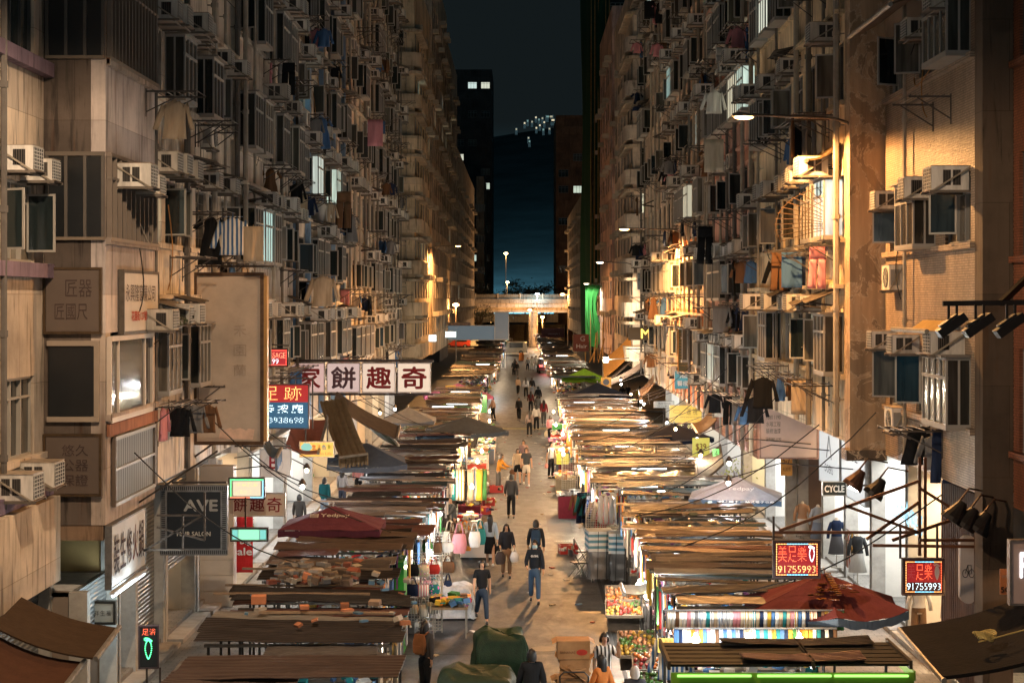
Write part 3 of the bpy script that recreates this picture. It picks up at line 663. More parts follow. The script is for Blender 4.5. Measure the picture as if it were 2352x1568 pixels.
tag(FAR_AC.build('distant_air_conditioners', ROUGH), 'rows of small air conditioners on the far blocks beyond the side street', 'air conditioners', None, 'stuff')
# towers far off
def tower(label, x0, x1, y0, D, wall, seed, lit=.08, depth=25):
    a = P(x0, y0, D); b_ = P(x1, y0, D); q = random.Random(seed)
    t = thing('tower_block', label, 'tower block', (a.x, D, 0))
    m = MB(); m.box(0, b_.x-a.x, 0, depth, 0, a.z, wall); put('wall', m.mesh('wall', WALL), t)
    w = b_.x-a.x; n = max(1, int(w/2.7)); nf = int((a.z-4)/3.3); cnt = 0
    fr, pn = win_proto(2.0, 1.5, 0)
    for i in range(n):
        for k in range(nf):
            if q.random() < .55 and cnt < 95:
                cnt += 1; f = put('window', fr, t, (w*(i+.5)/n, -.04, 4+3.3*k), PI); put('pane', pn, f, mat=LITPANE if q.random() < lit else None)
    return t
tower('dark tower with scattered lit windows at the left behind the flyover', 1010, 1130, 160, 400, (.045, .045, .045), 31, .35)
tower('tan tower with plain flank beyond the flyover on the left', 1094, 1112, 405, 370, (.20, .155, .11), 32, 0)
tower('reddish brown tower beyond the flyover on the right', 1277, 1345, 265, 360, (.16, .085, .05), 33, .12)
tower('tall black tower behind the left row at the top of the picture', 915, 1010, 60, 230, (.035, .036, .036), 34, .1)
tower('tall black tower rising behind the right row', 1395, 1490, -40, 235, (.03, .03, .03), 35, .06)
# lights of houses on the hillside
HL = [(1100, 291), (1186, 297), (1205, 283), (1212, 278), (1222, 280), (1231, 270), (1238, 275), (1246, 272), (1250, 281), (1258, 268), (1266, 268), (1270, 276), (1275, 283), (1262, 296), (1232, 294), (1216, 325), (1214, 317), (1240, 288), (1248, 298)]
for i, (x, y) in enumerate(HL):
    D = 1900; z = P(x, y, D)
    m = MB(); w = 1.3 if i not in (10, 11, 9) else 2.6
    m.box(-w, w, 0, 8, -6, 1.5, (.1, .1, .1)); h = thing('hillside_house', 'tiny lit house on the dark hill, %s along the ridge' % nth(i), 'house', z, 0, 'lit houses on the hillside'); put('wall', m.mesh('wall', ROUGH), h)
    m = MB(); m.box(-w*.6, w*.6, -.4, -.2, -.9, .8); put('window', m.mesh('window', m_emit((1, .8, .5) if i % 3 else (.7, 1, .85), (.05, .1, .22)[i % 3])), h)
# ------------------------------------------------------------------ signs
def board(name, label, loc, w, h, rz, face, frame=(.08, .07, .06), fw=.05, th=.12, emit=0.0, texts=(), cat='sign', group=None, mat=None, supports=(), facemesh=None):
    """loc = middle of the lower edge; local x to the right as read, -y towards the reader"""
    t = thing(name, label, cat, loc, rz, group)
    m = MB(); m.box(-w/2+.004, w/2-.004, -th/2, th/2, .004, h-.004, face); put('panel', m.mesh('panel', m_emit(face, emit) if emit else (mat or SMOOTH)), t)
    if fw:
        m = MB(); y0, y1 = -th/2-.02, th/2+.02
        m.box(-w/2-fw, w/2+fw, y0, y1, -fw, 0, frame); m.box(-w/2-fw, w/2+fw, y0, y1, h, h+fw, frame); m.box(-w/2-fw, -w/2, y0, y1, 0, h, frame); m.box(w/2, w/2+fw, y0, y1, 0, h, frame)
        put('frame', m.mesh('frame', METAL), t)
    for tx in texts:
        s_, fx, fy, tw, thh, col, bold, g_ = (list(tx)+[0, 0])[:8]
        mm = MB(); write(mm, s_, ((fx-.5)*w, -th/2-.012, h*(1-fy)), tw*w, thh*h, (1, 0, 0), (0, -1, 0), col, bold*h)
        put('lettering', mm.mesh('lettering', m_glow(g_) if g_ else ROUGH), t)
    for a, b in supports:
        m = MB(); m.beam(Vector(a)-Vector(loc), Vector(b)-Vector(loc), .05, .05, (.07, .055, .045)); put('support_bar', m.mesh('support_bar', METAL), t)
    return t
def rect(x0, y0, x1, y1, D): a = P((x0+x1)/2, y1, D); return a, (x1-x0)*D/F, (y1-y0)*D/F
def led(name, label, x0, y0, x1, y1, D, rows, border=None, face=(.03, .008, .008), nd=(26, 16), supports=(), tilt=0, glow=1.05, foot=None, zones=()):
    """sign made of single lamps: rows = (text, fx, fy, fw, fh, colour, nx, ny)"""
    loc, w, h = rect(x0, y0, x1, y1, D)
    t = thing(name, label, 'lit sign', loc, tilt)
    m = MB(); m.box(-w/2, w/2, -.05, .05, 0, h, face); put('panel', m.mesh('panel', SMOOTH), t)
    for zx0, zx1, zy0, zy1, col in zones:
        m = MB(); m.box(-w/2+zx0*w, -w/2+zx1*w, -.054, -.049, h*(1-zy1), h*(1-zy0), col); put('lit_ground', m.mesh('lit_ground', m_emit(col, .45)), t)
    m = MB(); f = .03; c = (.05, .03, .03)
    for a in ((-w/2-f, -w/2, -f, h+f), (w/2, w/2+f, -f, h+f), (-w/2, w/2, -f, 0), (-w/2, w/2, h, h+f)): m.box(a[0], a[1], -.07, .06, a[2], a[3], c)
    put('frame', m.mesh('frame', GLOSS), t)
    m = MB()
    for s_, fx, fy, fw, fh, col, nx, ny in rows: dots(m, s_, ((fx-.5)*w, -.056, h*(1-fy)), fw*w, fh*h, (1, 0, 0), (0, -1, 0), col, nx, ny, min(fw*w/nx, fh*h/ny)*.52)
    put('letter_lamps', m.mesh('letter_lamps', m_glow(glow)), t)
    X3, Z3, Y3 = Vector((1, 0, 0)), Vector((0, 0, 1)), Vector((0, -1, 0))
    if border:
        m = MB(); nx, nz = nd; mr = .06*h; r = (w-2*mr)/nx*.42
        for i in range(nx+1):
            fx = i/nx
            for k, z in ((0, mr), (1, h-mr)): lamp_dot(m, Vector((-w/2+mr+(w-2*mr)*fx, -.056, z)), X3, Z3, Y3, r, border(fx, k))
        for j in range(1, nz):
            for k, x in ((2, -w/2+mr), (3, w/2-mr)): lamp_dot(m, Vector((x, -.056, mr+(h-2*mr)*j/nz)), X3, Z3, Y3, r, border(j/nz, k))
        put('border_lamps', m.mesh('border_lamps', m_glow(glow)), t)
    if foot:
        fx, fz, sz, col, filled = foot; m = MB(); m2 = MB(); out = []
        for k in range(30):
            a = 2*PI*k/30; z = math.cos(a); wd = .36+.10*z-.06*math.cos(2*a)
            out.append((fx*w-w/2+sz*wd*math.sin(a)*.8, h*(1-fz)+sz*z))
        if filled: m.add([(x, -.06, z) for x, z in out], [tuple(range(30))], col)
        else:
            for x, z in out: lamp_dot(m, Vector((x, -.056, z)), X3, Z3, Y3, sz*.085, col)
        for k in range(5):
            cx = fx*w-w/2+sz*(-.34+.17*k)*.85; cz = h*(1-fz)+sz*(1.12+.06*math.sin(k)-.035*k); r = sz*(.15-.018*k)
            for a in range(7): lamp_dot(m, Vector((cx+r*math.cos(a*.9), -.056, cz+r*math.sin(a*.9))), X3, Z3, Y3, sz*.07, col)
        put('foot_emblem', m.mesh('foot_emblem', SMOOTH if filled else m_glow(glow)), t)
    for a, b in supports:
        m = MB(); m.beam(Vector(a)-loc, Vector(b)-loc, .04, .04, (.07, .055, .045)); put('support_bar', m.mesh('support_bar', METAL), t)
    return t
MAR = (.22, .014, .02); REDL = (1, .12, .04); ORL = (1, .42, .12); BLUL = (.25, .72, 1.0); WHL = (.75, .95, 1.0); GRL = (.08, 1, .3)

# ---- left side
loc, w, h = rect(455, 634, 600, 1012, 44.5)
t = board('blank_light_box', 'tall blank cream light box in a rusty frame, projecting from the left wall', loc, w, h, 0, (.47, .41, .345), (.10, .06, .035), .09, .34, mat=M('dirty', m_vc('dirty panel', .6, 0, .3, .42, 1.1, .05)),
    texts=[('禾', .68, .33, .2, .07, (.37, .315, .265)), ('園', .68, .45, .2, .07, (.37, .315, .265)), ('蘭', .68, .57, .2, .07, (.37, .315, .265)), ('MW150300630', .8, 1.012, .36, .014, (.02, .02, .02))],
    supports=[((-8.3, 44.5, 9.25), (-6.3, 44.5, 9.25)), ((-8.3, 44.5, 4.72), (-6.5, 44.5, 4.72)), ((-8.3, 44.4, 4.4), (-6.9, 44.5, 5.4))])
m = MB(); q = random.Random(2)
m.prism([(-.25, .06), (.62, .05), (.66, .3), (.5, .33), (.45, .28), (.3, .34), (.1, .3), (.05, .35), (-.12, .29), (-.2, .33)], lambda x, z, d: Vector((x, -.174-d, z)), 0, .003, (.70, .52, .42)); put('torn_paper', m.mesh('torn_paper', ROUGH), t)
m = MB(); m.box(w/2+.09, w/2+.17, -.17, .17, 0, h, (.42, .24, .07)); put('side_panel', m.mesh('side_panel', GLOSS), t)
# cake shop sign of four boxes
D = 62; loc, w, h = rect(668, 832, 992, 902, D)
t = thing('cake_shop_sign', 'long projecting sign of four square boxes with maroon characters', 'sign', loc)
for i, ch in enumerate('家餅趣奇'):
    cw = w/4; x = -w/2+cw*(i+.5); fc = [(.62, .40, .36), (.60, .44, .40), (.78, .60, .47), (.82, .64, .49)][i]
    m = MB(); m.box(x-cw*.45, x+cw*.45, -.12, .12, .04, h-.04, fc); p_ = put('panel', m.mesh('panel', m_emit(fc, .26)), t)  # panels given a weak glow of their own for light falling on them
    m = MB(); write(m, ch, (x, -.136, h*.5), cw*.68, h*.70, (1, 0, 0), (0, -1, 0), MAR if i != 1 else (.09, .05, .07), .022); put('lettering', m.mesh('lettering', ROUGH), p_)
    m = MB(); f = .035
    for a in ((x-cw*.47, x-cw*.45, 0, h), (x+cw*.45, x+cw*.47, 0, h), (x-cw*.45, x+cw*.45, 0, .04), (x-cw*.45, x+cw*.45, h-.04, h)): m.box(a[0], a[1], -.15, .15, a[2], a[3], (.30, .27, .27))
    put('box_frame', m.mesh('box_frame', METAL), t)
m = MB(); m.beam((-w/2-.3, 0, h+.06), (w/2+.05, 0, h+.06), .09, .09, (.04, .03, .03)); put('top_rail', m.mesh('top_rail', METAL), t)
m = MB(); m.beam((-w/2-.3, 0, -.05), (w/2+.05, 0, -.05), .07, .07, (.04, .03, .03)); put('bottom_rail', m.mesh('bottom_rail', METAL), t)
led('foot_massage_sign', 'red and blue lamp sign, two big characters over a phone number, near the blank box', 590, 884, 708, 982, 52,
    [('足', .26, .19, .30, .32, ORL, 12, 13), ('跡', .70, .19, .34, .32, ORL, 14, 13), ('泰', .24, .55, .2, .20, WHL, 10, 10), ('按', .51, .55, .2, .20, WHL, 10, 10), ('廳', .79, .55, .22, .20, WHL, 11, 10), ('23938698', .52, .82, .78, .13, WHL, 34, 9)],
    face=(.02, .06, .10), zones=[(0, 1, 0, .40, (.26, .010, .010)), (0, 1, .40, 1, (.012, .06, .11))], glow=1.05,
    supports=[((-8.2, 52, 6.05), (-6.2, 52, 6.05)), ((-6.2, 52, 6.05), (-6.2, 52, 4.55))])
led('massage_sign', 'small red lamp sign reading MASSAGE above the foot massage sign', 600, 802, 660, 840, 55, [('MASSAGE', .5, .36, .86, .34, (1, .3, .15), 32, 9), ('5599', .42, .72, .5, .3, WHL, 18, 9)], zones=[(0.02, .98, .03, .97, (.28, .015, .02))], glow=1.05,
    border=lambda f, k: (1, .1, .06), nd=(20, 10), supports=[((-8.2, 55, 7.0), (-7.3, 55, 6.95))])
loc, w, h = rect(385, 1128, 508, 1258, 41.5)
t = board('hair_salon_sign', 'black hair salon sign with a wide silver mesh frame', loc, w, h, 0, (.008, .010, .013), (.22, .21, .2), .16, .14, texts=[('AVE', .63, .24, .62, .19, (.36, .36, .34), .01), ('HAIR SALON', .5, .74, .62, .075, (.6, .56, .48), .003), ('IMPRESSION', .5, .5, .5, .03, (.06, .05, .04))],
    supports=[((-8.3, 41.5, 4.05), (-7.0, 41.5, 4.05))])
m = MB()
for i in range(34):
    for a in (0, 1): x = -w/2-.15+(w+.3)*i/33; m.box(x-.012, x+.012, -.098, -.09, (-.13, h+.04)[a], (-.04, h+.13)[a], (.02, .02, .02))
for i in range(30):
    for a in (0, 1): z = h*i/29; m.box((-w/2-.13, w/2+.04)[a], (-w/2-.04, w/2+.13)[a], -.098, -.09, z-.012, z+.012, (.02, .02, .02))
put('mesh_pattern', m.mesh('mesh_pattern', ROUGH), t)
loc, w, h = rect(598, 1032, 668, 1094, 50)
t = board('letter_sign', 'whitish board with a maroon letter B inside a ring', loc, w, h, 0, (.48, .45, .40), (.3, .28, .25), .015, .08, texts=[('B', .44, .48, .26, .44, MAR, .01), ('SOMETHING', .44, .77, .26, .035, MAR)], supports=[((-8.2, 50, 4.2), (-6.6, 50, 4.2))])
m = MB()
for k in range(44): a = 2*PI*k/44; m.beam(((.44-.5)*w+.33*h*math.cos(a), -.046, h*.45+.33*h*math.sin(a)), ((.44-.5)*w+.37*h*math.cos(a+.05), -.046, h*.45+.37*h*math.sin(a+.05)), .012, .006, (.12, .10, .09))
put('ring_emblem', m.mesh('ring_emblem', ROUGH), t)
led('notice_sign', 'small white lit notice bordered by green and blue lamps', 528, 1098, 607, 1144, 46, [('推拿按摩', .5, .28, .62, .22, (.75, .28, .05), 24, 8), ('足底全身', .4, .66, .5, .2, (.6, .3, .1), 22, 8)], face=(.5, .5, .5), border=lambda f, k: GRL if k == 1 or k == 2 else ((1, .2, .1) if k == 0 and f < .6 else BLUL), nd=(24, 14), zones=[(.1, .9, .13, .87, (.55, .47, .33))], glow=1.05)
t = board('second_cake_sign', 'white board with three maroon characters hanging below the lamp bordered notice', *rect(527, 1132, 655, 1184, 47), 0, (.64, .58, .52), (.3, .27, .24), .012, .07, texts=[('餅', .2, .5, .24, .6, MAR, .006), ('趣', .5, .5, .26, .6, MAR, .006), ('奇', .81, .5, .26, .64, MAR, .006)])
t = board('sale_banner', 'tall red cloth banner reading big Sale by the tiled pillar', *rect(530, 1186, 581, 1314, 47.6), 0, (.36, .018, .018), (.3, .02, .02), 0, .03, texts=[('big', .68, .45, .5, .13, (.6, .56, .52), .004), ('Sale', .5, .62, .92, .13, (.6, .56, .52), .004)], mat=CLOTH)
led('green_lamp_sign', 'small long green glowing sign hanging from a chain', 532, 1213, 614, 1240, 45, [], face=(.25, .5, .4), zones=[(.2, .78, .08, .92, (.25, .66, .42)), (.03, .18, .1, .9, (.15, .45, .4)), (.8, .97, .1, .9, (.15, .45, .4))], supports=[((-7.1, 45, 2.5), (-7.1, 45, 3.3))])
t = board('toy_shop_sign', 'orange lit shop sign with coloured characters and a cartoonish tree', *rect(690, 1015, 766, 1048, 56), 0, (.85, .42, .08), (.6, .5, .4), .03, .1, emit=.4, texts=[('生', .42, .33, .12, .32, (.6, .03, .02), .01), ('活', .56, .33, .12, .32, (.8, .45, .1), .01), ('色', .72, .33, .12, .32, (.05, .3, .45), .01), ('彩', .89, .33, .12, .32, (.35, .5, .05), .01), ('Fun In Life', .66, .78, .58, .2, (.25, .05, .02))],
    supports=[((-6.9, 56, 3.85), (-6.9, 56, 4.7)), ((-6.2, 56, 3.85), (-6.2, 56, 4.7))])
m = MB()
for k in range(6): m.lathe([(.001, 0), (.085, 0)], 10, (0, 0, 0), (.3, .6, .5)); n_ = 20; m.v[-n_:] = [(-.33+.1*math.cos(k)+v[0], -.064, .3+.07*math.sin(k)+v[1]) for v in m.v[-n_:]]
m.box(-.37, -.29, -.066, -.063, .1, .24, (.3, .6, .5)); put('tree_emblem', m.mesh('tree_emblem', m_glow(.3)), t)
led('foot_bath_sign', 'upright lamp sign with red characters over a green foot outline at the pavement edge', 322, 1438, 362, 1530, 36, [('足', .3, .12, .36, .16, REDL, 12, 12), ('浴', .72, .12, .36, .16, REDL, 12, 12), ('23938698', .5, .91, .8, .06, (.05, .05, .05), 1, 1)], face=(.01, .012, .012), foot=(.48, .56, .19, GRL, False), glow=1.05, tilt=.15,
    supports=[((-7.72, 36, .15), (-7.72, 36, .8)), ((-7.45, 36, .15), (-7.45, 36, .8))])
board('name_plate', 'small cream name plate with three brush characters in a dark frame, over the shutters', *rect(213, 1384, 262, 1427, 35.5), 0, (.55, .46, .36), (.05, .04, .03), .05, .12, texts=[('祥', .22, .5, .2, .3, (.06, .04, .03)), ('生', .5, .5, .2, .3, (.06, .04, .03)), ('福', .78, .5, .2, .3, (.06, .04, .03))])
board('shop_fascia', 'white shop fascia with black brush characters under the sign clad tenement', (-8.06, 35.65, 2.75), 3.1, 1.2, PI/2, (.52, .52, .50), (.2, .2, .2), .03, .1, texts=[('裝', .14, .5, .15, .66, (.04, .02, .02), .004), ('生', .32, .48, .15, .6, (.04, .02, .02), .004), ('修', .5, .48, .15, .6, (.04, .02, .02), .004), ('火', .68, .48, .15, .6, (.10, .02, .02), .004), ('鍋', .86, .48, .15, .66, (.04, .02, .02), .004)])
# boards fixed on the sign clad tenement
board('curtain_shop_board', 'white board with a row of faded characters over a red address line', (-8.03, 36.75, 7.75), 3.3, 1.2, PI/2, (.62, .57, .50), (.12, .10, .08), .06, .08, texts=[('永興隆窗簾公司', .47, .34, .86, .30, (.10, .07, .06)), ('花園街127號①樓', .5, .74, .6, .17, (.5, .06, .03), .003)])
g_ = (.22, .16, .12)
for z0, zh, tx, lb in ((7.78, 1.2, [('匠器', .62, .3, .5, .28), ('匠國尺', .48, .68, .62, .26)], 'brown blank board with ghost lettering facing down the street, upper of two'), (4.62, 1.12, [('悠久', .55, .24, .5, .2), ('公器', .55, .5, .5, .2), ('保證', .55, .76, .5, .2)], 'brown blank board with ghost lettering facing down the street, lower of two')):
    board('faded_board', lb, (-8.72, 33.93, z0), 1.04, zh, 0, (.12, .092, .075), (.10, .065, .035), .05, .06, texts=[(a, x, y, w_, h_, (.065, .042, .038)) for a, x, y, w_, h_ in tx]+[('MW150300630', .68, 1.02, .5, .03, (.02, .02, .02))])  # board brown deepened as well, shade on this flank put into the colour
# ---- right side
brd = lambda f, k: (BLUL if .25 < f < .78 else ORL) if k < 2 else (ORL if k == 2 or f > .3 else REDL)
HA = [((4.8, 33, 3.86), (4.8, 33, 4.3))]
led('foot_care_sign', 'red lamp sign with yellow phone number and blue foot outline, over the red umbrella', 1778, 1243, 1880, 1323, 33, [('美', .18, .34, .20, .46, REDL, 11, 15), ('足', .40, .34, .19, .46, REDL, 10, 15), ('樂', .62, .34, .20, .46, REDL, 12, 15), ('91755993', .5, .78, .84, .2, (1, .65, .2), 36, 10)], border=brd, nd=(26, 18), face=(.05, .008, .008), zones=[(.08, .92, .1, .9, (.24, .008, .010))], foot=(.84, .36, .13, WHL, False), supports=HA, glow=1.05)
led('foot_care_sign', 'lamp sign with white phone number and pale solid foot, beside the dark slatted front', 2075, 1284, 2165, 1362, 33, [('美', .18, .34, .20, .46, (.10, .01, .01), 11, 15), ('足', .40, .36, .19, .46, REDL, 10, 15), ('樂', .62, .34, .20, .5, REDL, 12, 15), ('91755993', .5, .78, .86, .2, WHL, 36, 10)], border=lambda f, k: REDL if k == 3 else brd(f, k), nd=(26, 18), face=(.05, .008, .008), zones=[(.08, .92, .1, .66, (.20, .007, .008))], foot=(.84, .38, .14, (.45, .36, .32), True), supports=[((7.2, 33, 3.5), (7.2, 33, 4.1)), ((7.9, 33, 3.5), (7.9, 33, 4.1))], glow=1.05)
board('black_cycle_sign', 'black board with white capital letters projecting from a white shop front', *rect(1890, 1107, 1942, 1136, 46), 0, (.02, .028, .025), (.45, .45, .42), .02, .08, texts=[('CYCLE', .5, .5, .86, .52, (.8, .8, .76), .02)], supports=[((8.0, 46, 3.5), (9.4, 46, 3.5))])
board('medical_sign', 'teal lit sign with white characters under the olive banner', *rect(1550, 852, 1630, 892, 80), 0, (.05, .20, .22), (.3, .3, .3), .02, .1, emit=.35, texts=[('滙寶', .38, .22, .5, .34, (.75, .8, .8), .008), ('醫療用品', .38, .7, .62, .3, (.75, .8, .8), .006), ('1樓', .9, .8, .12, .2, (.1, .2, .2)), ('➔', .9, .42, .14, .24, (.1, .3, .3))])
t = board('olive_banner', 'olive cloth banner printed with orange lines beside an orange swoosh', *rect(1556, 756, 1624, 854, 79.5), 0, (.52, .24, .06), (.5, .3, .1), 0, .04, mat=CLOTH)
w, h = 68*79.5/F, 98*79.5/F
m = MB(); m.prism([(-w/2+.05, .04), (w*.3, .04), (w*.28, h*.3), (w*.12, h*.5), (w*.3, h*.68), (w*.42, h*.8), (w*.46, h*.98), (-w/2+.05, h)], lambda x, z, d: Vector((x, -.024-d, z)), 0, .008, (.13, .11, .06)); put('printed_field', m.mesh('printed_field', CLOTH), t)
m = MB(); q = random.Random(4)
for k in range(12): z = h*(.9-.068*k); wd = w*(.62-.2*math.sin(PI*k/11))*q.uniform(.85, 1); write(m, 'reading list and lamp', (-w*.44+wd/2, -.036, z), wd, h*.034, (1, 0, 0), (0, -1, 0), (.50, .22, .04))
put('lettering', m.mesh('lettering', ROUGH), t)
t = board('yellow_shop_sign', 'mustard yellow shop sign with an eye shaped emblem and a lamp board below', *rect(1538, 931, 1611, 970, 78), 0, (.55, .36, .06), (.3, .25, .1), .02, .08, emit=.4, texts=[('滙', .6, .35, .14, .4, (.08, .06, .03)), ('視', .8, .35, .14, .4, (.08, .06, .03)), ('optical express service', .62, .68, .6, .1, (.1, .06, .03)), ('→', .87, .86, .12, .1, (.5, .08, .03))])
m = MB(); w = 73*78/F
for k in range(16): a = 2*PI*k/16; m.beam((-w*.28+.16*math.cos(a), -.05, .5+.08*math.sin(a)), (-w*.28+.16*math.cos(a+.4), -.05, .5+.08*math.sin(a+.4)), .03, .01, (.06, .05, .03))
put('eye_emblem', m.mesh('eye_emblem', ROUGH), t)
led('lamp_board', 'black board of tiny yellow lamps under the mustard shop sign', 1540, 972, 1609, 989, 78, [('營業時間', .25, .4, .36, .5, (.9, .8, .3), 22, 8), ('OPEN 10-8', .75, .4, .36, .5, (.9, .8, .3), 26, 8)], glow=1.05)
def pole_sign(label, x, y0, D, h):
    p = P(x, y0, D); t = thing('road_sign', label, 'road sign', (p.x, D, .14), 0, 'end of restriction signs at the crossing'); z = p.z-.14
    m = MB(); m.tube([(0, 0, 0), (0, 0, z)], .038, 8, (.35, .34, .32)); put('pole', m.mesh('pole', METAL), t)
    m = MB(); m.box(-.33, .33, -.06, -.045, z-.62, z, (.62, .34, .05)); m.box(-.33, .33, -.06, -.045, z-1.22, z-.62, (.55, .53, .5)); put('plate', m.mesh('plate', m_emit_vc()), t)
    m = MB(); m.lathe([(.001, 0), (.2, 0)], 18, (0, 0, 0), (.10, .12, .16)); m.v = [(v[0], -.065, z-.31+v[1]) for v in m.v]
    write(m, 'End', (0, -.065, z-.8), .3, .16, (1, 0, 0), (0, -1, 0), (.05, .05, .05), .008); write(m, '終止', (0, -.065, z-1.06), .42, .18, (1, 0, 0), (0, -1, 0), (.05, .05, .05), .008); put('lettering', m.mesh('lettering', ROUGH), t)
    m = MB(); m.box(-.2, .2, -.06, -.045, z-1.95, z-1.28, (.03, .12, .24)); m.beam((0, -.065, z-1.85), (0, -.065, z-1.5), .07, .01, (.7, .7, .7)); m.add([(-.14, -.066, z-1.55), (.14, -.066, z-1.55), (0, -.066, z-1.36)], [(0, 1, 2)], (.7, .7, .7)); put('arrow_plate', m.mesh('arrow_plate', ROUGH), t)
def m_emit_vc():
    return SMOOTH
pole_sign('orange topped End road sign with a blue arrow, on the right of the crossing', 1392, 866, 111, 3)
pole_sign('orange topped End road sign with a blue arrow, on the left of the crossing', 1035, 885, 112, 3)
p = P(1500, 928, 107); t = board('street_name_plate', 'pointed white street name plate on a post', (p.x+.65, 107, p.z-.22), 1.25, .4, 0, (.6, .58, .52), (.05, .05, .05), .015, .04, texts=[('Bute Street', .55, .3, .6, .3, (.04, .04, .04)), ('59-72 弼街', .5, .72, .6, .3, (.04, .04, .04))], supports=[((p.x+.65, 107, .15), (p.x+.65, 107, p.z-.2))])
t = board('gold_letter_board', 'black balcony board with a gold serif M', *rect(1444, 752, 1493, 780, 100), 0, (.015, .017, .018), (.03, .03, .03), .02, .2, texts=[('M', .78, .5, .4, .75, (.75, .42, .06), .02, 1.2)])
board('hair_shop_sign', 'rusty red hair shop sign in the far row, lettered in white', *rect(1317, 768, 1352, 806, 150), 0, (.22, .05, .025), (.1, .03, .02), .03, .12, texts=[('Hair', .55, .7, .7, .22, (.65, .6, .55), .01), ('G', .6, .25, .3, .3, (.5, .48, .45), .01)], supports=[((6.0, 150, 4.2), (7.7, 150, 4.2))])
board('far_dark_sign', 'long dark maroon sign over the far end of the road', *rect(1243, 754, 1295, 774, 236), 0, (.06, .008, .012), (.1, .01, .01), .04, .2, texts=[('microsale 1', .55, .6, .5, .22, (.3, .25, .3))], supports=[((5.8, 236, 4.2), (8, 236, 4.2))])
t = board('pale_blue_sign', 'long pale blue blank sign board across the left pavement in the distance', *rect(1026, 748, 1136, 780, 188), 0, (.30, .42, .50), (.4, .4, .4), .05, .3, emit=.07)
board('small_sign_strip', 'narrow grey strip sign on top of the pale blue board', *rect(1030, 741, 1080, 747.5, 187.6), 0, (.2, .16, .15), (.1, .1, .1), .02, .1, texts=[('髮型屋 理髮', .5, .5, .8, .7, (.5, .35, .3))])
board('upright_white_board', 'upright white blank board at the end of the pale blue sign', *rect(1137, 717, 1168, 779, 187.5), 0, (.44, .47, .48), (.5, .5, .5), .06, .3, emit=.06)
board('bright_lit_sign', 'small glaring white lit sign at the near corner of the pale blue board', *rect(1018, 762, 1047, 774, 180), 0, (.8, .95, 1.0), (.3, .5, .6), .08, .15, emit=1.4, texts=[('bonjour', .55, .5, .7, .5, (.02, .05, .1))])
t = board('stripe_lit_sign', 'little sign striped red, white and blue with lit letters, left of the far row', *rect(985, 769, 1002, 784, 140), 0, (.7, .8, .8), (.3, .3, .3), .02, .1, emit=.9, texts=[('TAM', .5, .2, .8, .3, (1, .05, .03), .01, 1.5)])
# neon board at the right edge
loc, w, h = rect(2320, 1242, 2420, 1384, 30)
board('neon_board', 'pink white board with a white neon script word, cut by the right edge', loc, w, h, 0, (.62, .46, .42), (.3, .25, .22), .03, .14, texts=[('Prime', .66, .38, .9, .4, (.9, .97, 1), .006, 1.3)])
t = thing('neon_letters', 'pale blue standing letters on the white wall over the boutique', 'sign letters', (9.2, 41.0, 3.0), -PI/2)
m = MB()
vs, fs, _ = glyphs('Ladybug')
for k, dd in enumerate((0, -.12)): m.add([((x-.5)*2.6, dd-.03, .62*y) for x, y in vs], fs, (.25, .55, .70) if k else (.1, .3, .4))
put('lettering', m.mesh('lettering', m_glow(.8)), t)
def bulb_mesh(): m = MB(); m.lathe([(.001, -.075), (.04, -.06), (.062, -.02), (.05, .03), (.022, .06), (.022, .09)], 10); return m
BULBW = bulb_mesh().mesh('bulb', m_emit((1, .95, .85), 9)); BULBY = bulb_mesh().mesh('bulb', m_emit((1, .74, .4), 8))
